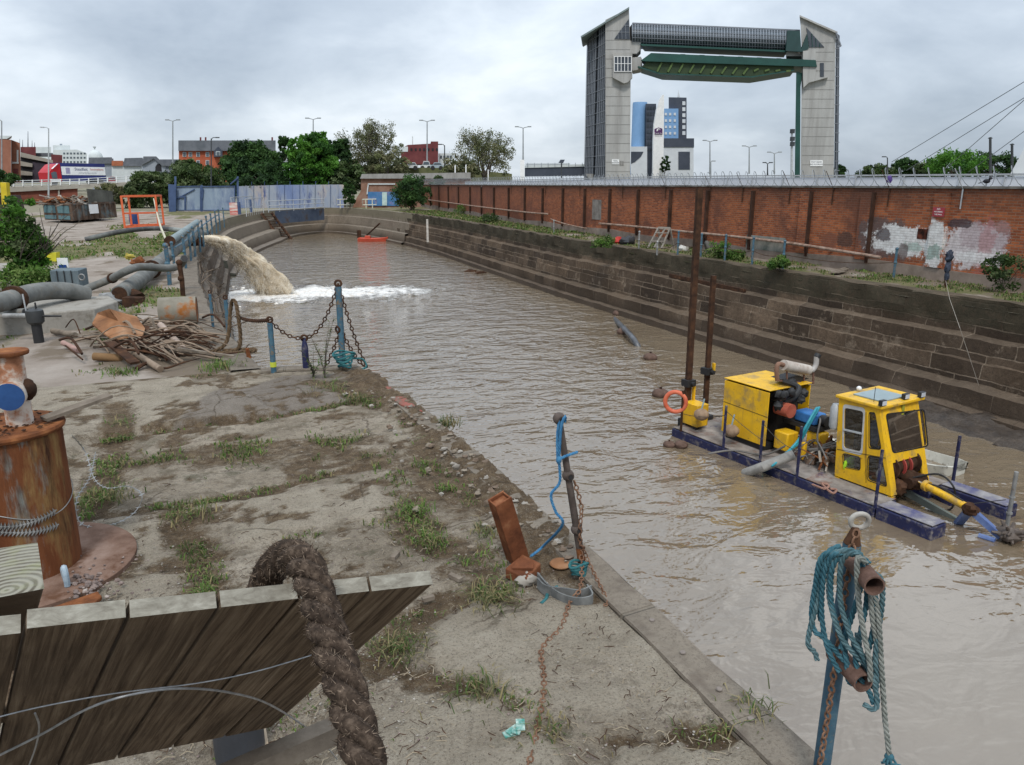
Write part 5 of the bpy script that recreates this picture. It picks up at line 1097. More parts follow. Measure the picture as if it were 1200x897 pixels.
# ---- dock head: platform, railings, ladder, boat
PL = E("steel_platform", P(345, 247, 0), "blue steel platform with pale railings built over the dock head", "platform")
a, c = P(322, 247.5, .02), P(379, 244.3, .02); inw = V((.25, -1, 0)).normalized() * 2.2
MB().prism([a + V((0, 0, -1.3)), a, c, c + V((0, 0, -1.3))], -inw * .9 + inw * 1.6 * .6).build("girder", M("platform_blue", [(.3, (.05, .065, .10)), (.7, (.10, .125, .17))], .9, .7, .2, grime=((.08, .06, .05), .6, .9)), PL)
a2 = P(313, 248.5, .02) + inw * .1; fr = inw * .1
for f in (0, .18, .42, .62, .82, 1):
    q = a2.lerp(c, f) + fr; MB().tube([q + V((0, 0, -.05)), q + V((0, 0, 1.05))], .045, 6).build("railing_post", galv, PL)
for z in (.15, .6, 1.08): MB().tube([a2 + fr + V((0, 0, z)), c + fr + V((0, 0, z))], .045, 6).build("railing_bar", galv, PL)
LD = E("ladder", P(341, 281, WZ), "rusty stair ladder leading down from the platform to the water", "ladder")
t0, t1 = P(312, 249.5, -.1), P(336, 281.5, WZ - .1); sd_ = V((.95, .3, 0)) * .55
m_ldr = M("ladder_rust", [(.3, (.045, .028, .02)), (.7, (.15, .085, .055))], 3, .9)
for s_ in (-1, 1): MB().bar(t0 + sd_ * s_, t1 + sd_ * s_, .09, .28).build("stringer", m_ldr, LD)
for k in range(11):
    q = t0.lerp(t1, (k + .5) / 11); MB().bar(q - sd_, q + sd_, .3, .05).build("tread", rustdark, LD)
for (u, lb) in ((395, "left white tubular guard frame at the dock head"), (425, "right white tubular guard frame before the blue painted shed")):
    a, c = P(u, 244.5, .02), P(u + 16, 244, .02); mb = MB()
    up_ = V((0, 0, 1)); pts_ = [a + up_ * .38, a + up_ * 1.0, c + up_ * 1.0, c + up_ * .38]; mb.tube(pts_, .065, 6, closed=True)
    for f in (.25, .72): q = a.lerp(c, f); mb.tube([q, q + up_ * 1.0], .06, 6)
    tag(mb.build("guard_rail", M("guard_cream", (.62, .62, .52), 3, .7)), lb, "railing", "white guard frames at the dock head")
BT = E("dinghy", P(437, 283, WZ), "small orange red rescue boat floating by the dock head", "boat")
bc = P(437, 283, WZ); bx = RGT; by = FWD; mb = MB(); sec = []
for s_, w_, zt in ((-1.55, .38, .30), (-1.4, .55, .34), (-.5, .66, .30), (.6, .62, .30), (1.3, .34, .36), (1.6, .05, .44)):
    q = bc + bx * s_ * .95; sec.append([q - by * w_ + V((0, 0, zt)), q - by * w_ * .75 + V((0, 0, -.1)), q + by * w_ * .75 + V((0, 0, -.1)), q + by * w_ + V((0, 0, zt)), q + by * w_ * .72 + V((0, 0, zt + .02)), q + by * w_ * .6 + V((0, 0, .14)), q - by * w_ * .6 + V((0, 0, .14)), q - by * w_ * .72 + V((0, 0, zt + .02))])
vs = [p for s_ in sec for p in s_]; fs = [(i * 8 + j, i * 8 + (j + 1) % 8, (i + 1) * 8 + (j + 1) % 8, (i + 1) * 8 + j) for i in range(5) for j in range(8)] + [tuple(range(8))[::-1], tuple(range(40, 48))]
m_or = M("boat_orange", [(.3, (.44, .06, .03)), (.7, (.54, .09, .045))], 2, .5, .05)
mb.add(vs, fs).build("hull", m_or, BT); MB().box(bc + bx * .1 + V((0, 0, .25)), (.3, 1.1, .08), rz=-YAW).build("thwart", m_or, BT); MB().box(bc - bx * .5 + V((0, 0, .4)), (.5, .5, .3), rz=-YAW).build("console", m_or, BT)
tag(MB().bar(P(428, 280, WZ) + V((0, 0, .2)), P(445, 262, -1.1), .16, .08).build("gangplank", rustdark), "dark sloping gangplank between the orange boat and the quay", "plank")
tag(MB().bar(P(421, 279, WZ) + V((0, 0, -.1)), P(421, 279, WZ) + V((0, 0, .8)), .5, .35).build("fender_block", rustdark), "dark fender block on the wall beside the orange boat", "fender")
# railing and small things at the left of the head
B = E("mesh_barrier", P(290, 250, 0), "pale mesh barrier panels beside the blue gates", "barrier")
for a, c in (((272, 250), (279, 249)), ((279, 249), (297, 247)), ((289, 254), (309, 250))):
    A, C = P(*a), P(*c); mb = MB(); mb.tube([A, A + V((0, 0, 1.5)), C + V((0, 0, 1.5)), C], .035, 5)
    for k in range(1, 9): q = A.lerp(C, k / 9); mb.tube([q, q + V((0, 0, 1.5))], .012, 3)
    mb.bar(A + V((0, 0, .75)), C + V((0, 0, .75)), .03); mb.build("mesh_panel", galv, B)
for i, (u, v, vt, lb) in enumerate([(271.5, 252, 239, "left blue post by the red striped panel"), (281, 252, 237, "middle blue post beside the mesh barrier"), (294.5, 249.5, 234, "right blue post at the platform end of the mesh barrier")]):
    p = P(u, v); tag(MB().tube([p, p + V((0, 0, H(vt, p.x, p.y)))], .14, 8).build("blue_bollard", m_bd), lb, "bollard", "blue bollards at the dock head")
p = P(274.5, 253); tag(MB().box(p + V((0, 0, .6)), (.7, .1, 1.1), rz=-YAW).build("striped_panel", M("red_white_stripes", [(.46, (.5, .12, .1)), (.54, (.6, .55, .5))], 1.6, .8, .1, stretch=(.2, .2, 3))), "red and white hazard panel beside the blue posts", "panel")
# ---- skip with rubbish, orange frame, digger, bush
m_skip = M("skip_steel", [(.3, (.05, .035, .028)), (.55, (.11, .075, .055)), (.75, (.18, .14, .11))], 1.2, .9, .3, grime=((.12, .16, .17), .62, .7))
SK = E("skip", P(95, 258, 0), "long rusty open top skip with teal panels in the yard", "skip")
a, c, d_ = P(53, 260.5, 0), P(85, 262, 0), P(136, 257.5, 0); z1 = H(239, a.x, a.y) * 1.0
lift = V((0, 0, .18)); up_ = V((0, 0, z1)); e_ = a + (d_ - c)
MB().prism([a + lift, c + lift, d_ + lift, e_ + lift], V((0, 0, z1 - .18))).build("skip_body", m_skip, SK)
for k in range(9):
    q = c.lerp(d_, k / 8) - (d_ - c).cross(V((0, 0, 1))).normalized() * -.04; MB().bar(q + lift, q + V((0, 0, z1)), .16, .14).build("side_rib", m_skip, SK)
MB().bar(c + V((0, 0, z1)), d_ + V((0, 0, z1)), .16, .14).build("top_rim", m_skip, SK); MB().bar(a + V((0, 0, z1)), c + V((0, 0, z1)), .16, .14).build("top_rim", m_skip, SK)
m_teal = M("skip_teal", [(.3, (.08, .15, .165)), (.7, (.14, .23, .245))], 1.5, .8, .1, grime=((.09, .06, .045), .6, 1.5))
fn = (c - a).cross(V((0, 0, 1))).normalized() * .04
for f0, f1 in ((.04, .46), (.54, .96)):
    for z0_, z9 in ((.45, .93), (.12, .4)):
        q0, q1 = a.lerp(c, f0), a.lerp(c, f1); MB().prism([q0 + V((0, 0, z0_ * z1 + .1)) + fn, q1 + V((0, 0, z0_ * z1 + .1)) + fn, q1 + V((0, 0, z9 * z1)) + fn, q0 + V((0, 0, z9 * z1)) + fn], fn * -.5).build("end_panel", m_teal, SK)
q0, q1 = c.lerp(d_, .36), c.lerp(d_, .56); fd_ = (d_ - c).cross(V((0, 0, 1))).normalized() * .14
MB().prism([q0 + fd_ + V((0, 0, z1 * .45)), q1 + fd_ + V((0, 0, z1 * .45)), q1 + fd_ + V((0, 0, z1 * .95)), q0 + fd_ + V((0, 0, z1 * .95))], fd_ * .2).build("white_notice", white, SK)
MB().prism([c.lerp(d_, .42) + V((0, 0, z1)), d_ + V((0, 0, z1)), d_ + V((0, 0, z1 + .9)), c.lerp(d_, .42) + V((0, 0, z1 + 1.1))], fd_ * -.6).build("rear_flap", M("skip_flap", [(.3, (.06, .06, .052)), (.7, (.14, .14, .12))], 1, .9), SK)
mb = MB(); r = random.Random(5)
for k in range(150):
    q = a.lerp(c, r.random()).lerp(e_.lerp(d_, r.random()), r.random() * .75) + V((0, 0, z1 + r.random() * .45)); mb.bar(q, q + V((r.uniform(-1, 1), r.uniform(-1, 1), r.uniform(-.3, .3))), r.uniform(.06, .3), .05, mi=r.randrange(3))
tag(mb.build("rubble_pile", [wood, rust, concrete], angle=0), "heap of mixed scrap and rubble piled on the skip", "rubble")
OF = E("orange_frame", P(165, 268, 0), "orange tubular steel frame standing open in the yard", "frame")
m_of = M("frame_orange", [(.3, (.50, .085, .025)), (.7, (.62, .14, .05))], 4, .6, .1)
a, c = P(146.5, 267.5), P(186, 266); dp = V((.3, 2.2, 0)); z1 = H(230.5, a.x, a.y)
for q in (a, c, a + dp, c + dp): MB().bar(q, q + V((0, 0, z1)), .13).build("upright", m_of, OF)
for q0, q1 in ((a, c), (a + dp, c + dp), (a, a + dp), (c, c + dp)):
    for z in ((.07, .95, z1) if q0 is a and q1 is c else (.07, z1)): MB().bar(q0 + V((0, 0, z)), q1 + V((0, 0, z)), .11).build("rail", m_of, OF)
q = a.lerp(c, .42); MB().bar(q, q + V((0, 0, .95)), .09).build("rail", m_of, OF)
p = P(157, 265); tag(MB().lathe((p.x, p.y + 1.2, 0), [(.3, 0), (.33, .3), (.33, .7), (.3, .85)], 16).build("blue_barrel", M("barrel_blue", (.02, .05, .16), 3, .5)), "dark blue barrel standing inside the orange frame", "barrel")
DG = E("digger", P(-6, 282, 0), "red and yellow digger partly cut off by the left edge", "digger")
a = P(-4, 283, 0); rt = RGT
mb = MB(); mb.prism([a - rt * 3 + V((0, 0, .75)), a + rt * .25 + V((0, 0, .75)), a + rt * .55 + V((0, 0, 1.6)), a + rt * .45 + V((0, 0, 2.3)), a - rt * 3 + V((0, 0, 2.3))], FWD * 1.9); mb.build("body", M("digger_dark", (.05, .03, .025), 2, .6), DG)
MB().prism([a - rt * 2.5 + V((0, 0, 1.25)), a + rt * .62 + V((0, 0, 1.25)), a + rt * .62 + V((0, 0, 1.62)), a - rt * 2.5 + V((0, 0, 1.62))], FWD * -.1).build("red_panel", m_lred, DG)
for z0_, z9, dx in ((.35, 1.0, .78), (1.75, 2.95, .82)): MB().bar(a + rt * dx + V((0, 0, z0_)), a + rt * (dx + .1) + V((0, 0, z9)), .28, .3).build("yellow_post", M("digger_yellow", (.55, .42, .02), 3, .5), DG)
MB().cyl(a - FWD * .2 + V((0, 0, .55)), a + FWD * .3 + V((0, 0, .55)), .6, n=22).build("wheel", black, DG)
b0 = P(35, 338, 0); bush_at("roadside_bush", "tall leafy green bush at the left of the yard", b0, 1.3, H(224, b0.x, b0.y) - .1, G_BUSH[:2] + G_BRIGHT[:2] + G_WEED[:2], 110, 70, .075, 61, "bush", stems=6)
bush_at("leafy_weed", "bright green weeds at the foot of the tall bush", P(34, 341, 0), 1.7, .7, G_WEED, 70, 60, .06, 62, "plant")
# ================================================================ pipes, outfall, debris, chain posts on the left quay
m_pipe = M("pipe_grey", [(.3, (.09, .092, .086)), (.55, (.165, .168, .158)), (.75, (.25, .25, .235))], 2.2, .7, .25, 20, grime=[((.20, .11, .06), .66, 2.2, .04), ((.14, .13, .11), .6, 5)])
m_pipeb = M("pipe_blue_grey", [(.3, (.14, .18, .185)), (.7, (.25, .30, .30))], 2, .65, .2, 20, grime=((.14, .08, .05), .66, 3))
def pz(u, v, z): return P(u, v, z)
# concrete kerb block
a, c, d_ = P(-60, 398, 0), P(42, 397, 0), P(118, 388, 0)
blk = [P(-90, 373, .42), P(43, 368, .42), P(110, 362, .42), P(138, 353, .42), P(128, 347, .42), P(70, 348, .42), P(-90, 352, .42)]
tag(MB().prism(blk, (0, 0, -.5)).build("concrete_block", concretel, bevel=.03), "low pale concrete block in front of the big grey pipe", "concrete block")
a = [P(-90, 300, .25), P(18, 315, .25), P(24, 311, .25), P(58, 296, .25), P(56, 293, .25)]
tag(MB().prism([P(-120, 331, .3), P(12, 331, .3), P(27, 312, .3), P(14, 308, .3), P(-120, 312, .3)], (0, 0, -.4)).build("concrete_slab", concretel, bevel=.03), "broken concrete slab below the leafy bush at the left edge", "concrete slab")
def pipe(name, lb, px, r, mat=m_pipe, n=16, cat="pipe", group=None, open_end=True, sub=None):
    pts = [P(u, v, z) for u, v, z in px]; B = E(name, pts[0], lb, cat, group); q = crv(pts, 6)
    MB().tube(q, r, n).build("pipe_run", mat, B)
    d = (q[-1] - q[-2]).normalized(); MB().cyl(q[-1] - d * .01, q[-1] + d * .015, r * .86, n=n).build("pipe_mouth", black, B)
    MB().cyl(q[0] - (q[1] - q[0]).normalized() * .012, q[0], r * .86, n=n).build("pipe_mouth", rustdark, B)
    for f in (sub or []):
        i = int(f * (len(q) - 2)); d = (q[i + 1] - q[i]).normalized(); MB().cyl(q[i] - d * .05, q[i] + d * .05, r * 1.35, n=n).build("flange", rustdark, B)
    return B
pipe("large_pipe", "fat grey steel pipe lying on the concrete block at the left edge", [(-60, 370, .68), (10, 352, .72), (40, 343, .74), (75, 341, .66), (102, 346, .5)], .19, sub=[.34])
pipe("long_pipe", "long pale grey discharge pipe running along the quay to the outfall", [(140, 345, .28), (165, 327, .3), (190, 305, .42), (213, 287, .6), (232, 272, .75)], .21, sub=[.42])
pipe("upper_pipe", "blue grey pipe carried on posts above the long discharge pipe", [(199, 283, .95), (215, 272, 1.0), (231, 260.5, 1.05)], .14, m_pipeb, sub=[.05])
pipe("bent_pipe", "thin grey pipe crossing over the fat discharge pipe and bending up", [(98, 340, .22), (128, 328, .45), (148, 318, .78), (165, 313, .82), (196, 314.5, .7), (211, 311, .72), (216, 303, .95)], .10, m_pipe, sub=[.2])
pipe("small_pipe", "thin grey pipe on the ground below the valve at the left edge", [(-30, 369, .35), (5, 368, .42), (30, 366, .5)], .08)
tag(MB().tube(crv([P(100, 281, .1), P(140, 272, .45), (P(180, 268, .5)), P(215, 270.5, .5), P(240, 273, .3)], 8), .13, 10).build("black_hose", M("hose_grey_black", [(.45, (.05, .05, .05)), (.55, (.22, .24, .225))], .12, .6, .1)), "long grey and black hose curving across the yard to the water", "hose")
tag(MB().tube(crv([P(240, 272.5, .2), P(247, 276, 0), P(254, 288, -1.2)], 6), .13, 8).build("hose_end", black), "black hose end drooping over the dock wall by the outfall", "hose")
tag(MB().tube(crv([P(180, 233, 1.2), P(186, 258, .9), P(192, 275, .7), P(198, 289, .45)], 6), .05, 6).build("pale_hose", M("hose_cream", (.5, .47, .34), 3, .6)), "cream coloured hose hanging down from the orange frame to the pipe", "hose")
# outfall elbow and jet
o0 = P(229, 283, .25); OF_ = E("outfall", o0, "rusty black outfall elbow pouring muddy water over the dock wall", "outfall")
d_ = V((1, .1, -.12)).normalized(); MB().ring(o0 - d_ * .9, o0 + d_ * .35, .22, .17, 18).build("elbow", rustdark, OF_); MB().cyl(o0 + d_ * .1, o0 + d_ * .2, .29, n=18).build("flange", rust, OF_)
s0 = o0 + d_ * .25; land = P(326, 344, WZ); tops_ = []; ctr = []; rr = []
for i in range(29):
    t_ = i / 28; q = s0.lerp(land, t_ ** 1.0); q.z = s0.z + .12 + (.9 * t_ - 1) * .0 + (WZ - s0.z) * t_ ** 1.75 + .12 * math.sin(PI * t_); ctr.append(q); rr.append(.15 + .52 * t_ ** 1.15)
r_ = np.random.default_rng(3)
m, t, b = nodes("muddy_jet"); pos = coords(t, 'Position', (.6, 1, .45)); col = ramp(t, nz(t, pos, 3.4, 8, .62), [(.32, (.44, .35, .23)), (.48, (.56, .465, .335)), (.66, (.74, .66, .53))])
t.links.new(col, b.inputs['Base Color']); b.inputs['Roughness'].default_value = .55; bump(t, b, nz(t, pos, 7, 10, .62), .5, .03); m_jet = m
JT = E("water_jet", s0, "thick muddy brown jet of water gushing from the outfall", "water jet")
mb = MB(); n = 30; vs = []
for i, q in enumerate(ctr):
    d = (ctr[min(i + 1, 28)] - ctr[max(i - 1, 0)]).normalized(); a = d.cross(V((0, 0, 1))).normalized(); up = a.cross(d)
    for j in range(n):
        w_ = 2 * PI * j / n; dd = a * math.cos(w_) * 1.05 + up * math.sin(w_); k = rr[i] * (1 + .6 * min(1, i / 8) * mnoise.fractal(V((math.cos(w_) * 2.2, math.sin(w_) * 2.2, i * .10)), .6, 2, 5)); vs.append(q + dd * k)
mb.add(vs, [(i * n + j, i * n + (j + 1) % n, (i + 1) * n + (j + 1) % n, (i + 1) * n + j) for i in range(28) for j in range(n)]); mb.build("stream", m_jet, JT, angle=180)
m2, t, b = nodes("jet_skin"); pos = coords(t, 'Position', (1, 1, .5)); col = ramp(t, nz(t, pos, 3.5, 9, .75), [(.35, (.46, .37, .25)), (.6, (.82, .76, .65))]); t.links.new(col, b.inputs['Base Color']); b.inputs['Roughness'].default_value = .6
t.links.new(ramp(t, nz(t, pos, 4.5, 9, .78), [(.45, 0.0), (.66, .6)]), b.inputs['Alpha'])
for sc_ in (1.14, 1.30):
    sk = MB(); sk.add([ctr[i // n] + (q - ctr[i // n]) * (1 + (sc_ - 1) * min(1, (i // n) / 9)) - V((0, 0, .06 * (sc_ - 1) * (i // n))) for i, q in enumerate(vs)], [(i * n + j, i * n + (j + 1) % n, (i + 1) * n + (j + 1) % n, (i + 1) * n + j) for i in range(28) for j in range(n)]); sk.build("spray_skin", m2, JT, angle=180)
mb = MB()
for k in range(2200):
    i = int(28 * r_.uniform(0, 1) ** .6); q = ctr[i]; d = V(r_.normal(size=3)).normalized(); p = q + d * rr[i] * r_.uniform(.85, 1.45) - V((0, 0, r_.uniform(0, .5) * rr[i])); s_ = r_.uniform(.008, .03) * (1 + .7 * (i > 22))
    if p.z > WZ: mb.add([p + V(r_.normal(size=3)) * s_ for _ in range(4)], [(0, 1, 2), (0, 2, 3), (0, 3, 1), (1, 3, 2)])
mb.build("spray", m_jet, JT)["kind"] = "stuff"
# churned foam lumps where the jet lands
mb = MB(); m_foam = M("foam", [(.35, (.52, .46, .38)), (.65, (.80, .78, .74))], 3, .8, .3)
for k in range(500):
    f = r_.uniform(0, 1) ** 1.5; p = V((fc[0][0] + (fc[-1][0] - fc[0][0]) * f, fc[0][1] + (fc[-1][1] - fc[0][1]) * f, WZ)) + V((r_.normal() * 1.0, r_.normal() * 1.6 * (1 - .5 * f), 0)); s_ = r_.uniform(.03, .11) * (1.2 - .6 * f)
    if p.x > 1.5: mb.ball(p, (s_ * 1.3, s_ * 1.6, s_ * .45), 6, 4, jit=.5)
tag(mb.build("foam", m_foam, angle=180), kind='stuff')
# rail posts along the pipe
for i, (u, v, vt, r0) in enumerate([(199, 335, 288, .05), (204.5, 318, 285, .035), (214.5, 349, 308, .05), (212, 309, 283, .035), (218, 300, 277, .035), (223, 295, 272, .04), (229, 289, 268, .035), (233, 283, 264, .035), (238, 276, 259, .035), (243, 271, 256, .035), (248, 267, 253, .035), (252, 264, 251, .035), (257, 260, 249, .03)]):
    if i > 2: u += 6; v += 7; vt -= 5
    p = P(u, v, 0); z = H(vt, p.x, p.y); mb = MB(); mb.tube([p, p + V((.02, 0, z * .5)), p + V((0, 0, z))], r0 * 1.25, 7); mb.ball(p + V((0, 0, z)), r0 * 1.7, 8, 6); mb.ball(p + V((0, 0, z * .55)), r0 * 1.7, 8, 6)
    lbs = ["nearest tall blue grey post, left of the bent pipe's elbow", "thin blue post just behind the nearest tall one", "dark leaning post above the rusty drum", "fourth blue post along the pipes, behind the bent pipe's elbow", "fifth blue post along the pipes", "sixth blue post, beside the outfall", "seventh blue post, just beyond the outfall", "eighth blue post by the end of the upper pipe", "ninth blue post beyond the end of the upper pipe", "tenth blue post, where the black hose crosses the edge", "eleventh blue post along the dock edge", "twelfth blue post, last but one before the curved head", "farthest blue post at the start of the curved head"]
    tag(mb.build("rail_post", bluepost if i != 2 else rustdark), lbs[i], "post", "posts along the pipes")
mb = MB(); 
tag(mb.tube(crv([P(205, 290, .75), P(218, 282, .85), P(233, 268, .95), P(248, 256.5, .95), P(257, 251, .95)], 6), .035, 6).build("top_rail", bluepost), "blue grey top rail linking the posts along the pipes", "rail")
# valve
p = P(46, 402, 0); VL = E("valve", p, "black steel valve with spindles standing on a short pipe stub", "valve")
MB().tube([p, p + V((0, 0, .38))], .09, 14).build("stub", black, VL); MB().lathe((p.x, p.y, .36), [(.10, 0), (.15, .05), (.16, .2), (.15, .27), (.07, .3)], 16).build("body", M("valve_black", (.035, .037, .038), 6, .5), VL)
ax = RGT; c_ = p + V((0, 0, .52))
MB().tube([c_ - ax * .6, c_ - ax * .12], .055, 10).build("inlet", steel, VL); MB().tube([c_, c_ + ax * .12, c_ + ax * .13, c_ + ax * .5], [.05, .05, .022, .016], 10).build("spindle", black, VL); MB().tube([c_ - ax * .15, c_ - ax * .17 + V((0, 0, .42))], .014, 8).build("lever", galv, VL); MB().tube([c_ + ax * .04, c_ + ax * .04 + V((0, 0, .26))], .016, 8).build("lever", black, VL)
# blue grey chest with the cup shaped sign
a, c, b2 = P(62, 344, 0), P(95, 343.5, 0), P(63, 338, 0); z1 = H(317.5, a.x, a.y); dp = V((.15, .75, 0))
CH = E("chest", (a + c) / 2, "blue grey panelled metal chest behind the fat grey pipe", "chest"); m_ch = M("chest_blue_grey", [(.3, (.075, .10, .115)), (.7, (.15, .185, .20))], 2, .7, .2, stretch=(2, 2, .6), grime=((.12, .07, .05), .66, 3))
MB().prism([a, c, c + dp, a + dp], V((0, 0, z1))).build("box", m_ch, CH, bevel=.02); MB().prism([a - dp * .04 - RGT * .03, c - dp * .04 + RGT * .03, c + dp * 1.04 + RGT * .03, a + dp * 1.04 - RGT * .03], V((0, 0, .05))).build("skirt", m_ch, CH)
for f in (.25, .5, .75): q = a.lerp(c, f); MB().bar(q - dp * .03, q - dp * .03 + V((0, 0, z1)), .03, .02).build("seam", black, CH)
MB().torus(c + RGT * .08 + V((0, 0, z1 * .7)), .08, .018, tuple(FWD)).build("ring_handle", steel, CH)
p = P(78, 338, 0); z2 = H(303, p.x, p.y); ST = E("marker_sign", p, "small white sign with a blue cup mark standing behind the blue grey chest", "sign")
MB().box(p + V((0, 0, z2 - .25)), (.30, .03, .52), rz=-YAW).build("board", white, ST); MB().bar(p, p + V((0, 0, z2 - .4)), .04).build("stake", wood, ST)
q = p - FWD * .03 + V((0, 0, z2 - .3)); MB().prism([q + RGT * x + V((0, 0, z)) for x, z in ((-.11, .12), (.11, .12), (.11, .0), (.05, -.1), (.0, -.15), (-.05, -.1), (-.11, 0))], -FWD * .01).build("cup_mark", M("sign_blue", (.02, .06, .22), 3, .5), ST)
q = P(60, 309, 0); tag(MB().prism([q - RGT * .22, q + RGT * .2, q + RGT * .24 + V((0, 0, .42)), q + RGT * .06 + V((0, 0, .40)), q + RGT * .04 + V((0, 0, .3)), q - RGT * .06 + V((0, 0, .3)), q - RGT * .08 + V((0, 0, .42)), q - RGT * .2 + V((0, 0, .42))], FWD * .25).build("yellow_bracket", M("marker_yellow", (.55, .5, .03), 3, .6)), "yellow notched bracket on the ground beside the bush", "bracket")
# rusty drum and debris
a, c = P(187, 366, .31), P(231, 364, .31); DM = E("rusty_drum", (a + c) / 2, "rust and grey steel drum lying on its side by the dock edge", "drum")
m_drum = M("drum_paint", [(.3, (.15, .135, .105)), (.7, (.26, .24, .195))], 2, .8, .2, grime=[((.27, .10, .025), .575, 1.6, .05), ((.12, .05, .02), .66, 3)])
MB().ring(a, c, .31, .29, 24).build("shell", m_drum, DM); MB().cyl(a.lerp(c, .97), a.lerp(c, .985), .30, n=24).build("lid", rust, DM)
m_plate = M("plate_rust", [(.3, (.10, .05, .03)), (.5, (.26, .125, .06)), (.7, (.36, .22, .135))], 1.6, .85, .3, 18)
q = [P(108, 376, .55), P(125, 362, .82), P(160, 372, .62), P(186, 398, .32), P(150, 398, .42)]
q = [P(108, 379, .5), P(114, 367, .62), P(128, 362, .78), P(141, 366, .66), P(160, 371, .55), P(170, 385, .4), P(166, 396, .3), P(152, 394, .36), P(133, 398, .3), P(118, 388, .4)]; cq = sum(q, V((0, 0, 0))) / 10 + V((0, 0, .07))
mb = MB(); mb.add([cq] + q + [cq - V((0, 0, .03))] + [k_ - V((0, 0, .03)) for k_ in q], [(0, 1 + i, 1 + (i + 1) % 10) for i in range(10)] + [(11, 12 + (i + 1) % 10, 12 + i) for i in range(10)] + [(1 + i, 12 + i, 12 + (i + 1) % 10, 1 + (i + 1) % 10) for i in range(10)])
tag(mb.build("steel_plate", m_plate), "crumpled rusty orange steel plate on top of the scrap heap", "plate")
r = random.Random(11); mb = MB(); m_cable = M("cable_pale", [(.3, (.14, .10, .07)), (.7, (.29, .225, .17))], 3, .8)
for k in range(130):
    u, v = r.gauss(160, 28), r.gauss(396, 9); a = P(u, v, r.uniform(.03, .32)); an = r.uniform(-.5, .9); L = r.uniform(.5, 1.5); d = (RGT * math.cos(an) - FWD * math.sin(an)) * L; d.z = r.uniform(-.3, .1)
    bnd = V((r.uniform(-.1, .1), r.uniform(-.1, .1), r.uniform(.0, .25))); e_ = a + d; e_.z = max(.03, e_.z)
    mb.tube(crv([a, a.lerp(e_, .5) + bnd, e_], 4), r.choice((.008, .012, .016, .024)), 5, mi=r.choice((0, 0, 0, 1, 1, 2)))
for k in range(26):
    u, v = r.gauss(155, 26), r.gauss(392, 8); a = P(u, v, r.uniform(.03, .35)); an = r.uniform(-.5, 1.2); d = (RGT * math.cos(an) - FWD * math.sin(an)) * r.uniform(.4, 1.1); e_ = a + d; e_.z = max(.03, a.z - .2); mb.bar(a, e_, r.uniform(.06, .16), .04, mi=2 if r.random() < .6 else 1)
tag(mb.build("scrap_heap", [m_cable, rustdark, wood, steel], angle=30), "tangled heap of old cable, sticks and scrap on the quay", "scrap heap")
for (u0, v0, u1, v1, z0_, z9, rr_, mm, lb) in [(188, 381, 217, 411, .35, .1, .06, M("post_pinkish", (.35, .28, .235), 4, .9), "pale round post leaning off the right end of the scrap heap"), (153, 411, 188, 433, .16, .05, .055, m_cable, "pale pipe sticking out of the front of the scrap heap"), (110, 418, 142, 420, .1, .07, .07, M("log_brown", (.2, .12, .06), 4, .9), "short brown log lying before the scrap heap"), (74, 402, 92, 411, .12, .06, .05, M("pipe_pinkish", (.34, .22, .19), 3, .8), "short pinkish pipe left of the scrap heap"), (62, 388, 88, 393, .08, .08, .06, wood, "orange ended timber offcut under the concrete block")]:
    tag(MB().tube([P(u0, v0, z0_), P(u1, v1, z9)], rr_, 10).build("scrap_pole", mm), lb, "pole")
for (px, lb) in [([(160, 432), (175, 425), (192, 432), (215, 425), (235, 420)], "dark crooked branch lying in front of the scrap heap"), ([(205, 400), (225, 405), (250, 415), (282, 413)], "dark tangled twig by the chain posts")]:
    tag(MB().tube(crv([P(u, v, .05 + .04 * (i % 2)) for i, (u, v) in enumerate(px)], 5), [.035 - .006 * i / 4 for i in range((len(px) - 1) * 5 + 1)], 6).build("branch", rustdark), lb, "branch")
for i, (u, v, s_, lb) in enumerate([(150, 348, .22, "rusty lump of machinery below the fat pipe's end"), (125, 353, .2, "grey dirty lump beside the pipe mouth"), (162, 308, .16, "reddish flange pile lying on the discharge pipe"), (152, 301, .11, "yellow black valve handle lying beside the discharge pipe")]):
    p = P(u, v, .15 if i < 2 else .7); tag(MB().ball(p, (s_ * 1.4, s_, s_ * .8), 10, 8, jit=.8, sc=2).build("rusty_lump", (rustdark, steel, rust, M("yellow_dirty", (.4, .32, .05), 3, .6))[i]), lb, "scrap")
tag(MB().prism([P(143, 361, 0), P(163, 358, 0), P(164, 350, .15), P(143, 349, .25)], FWD * .3).build("rusty_tray", rustdark), "dark rusty tray on the ground before the discharge pipe", "tray")
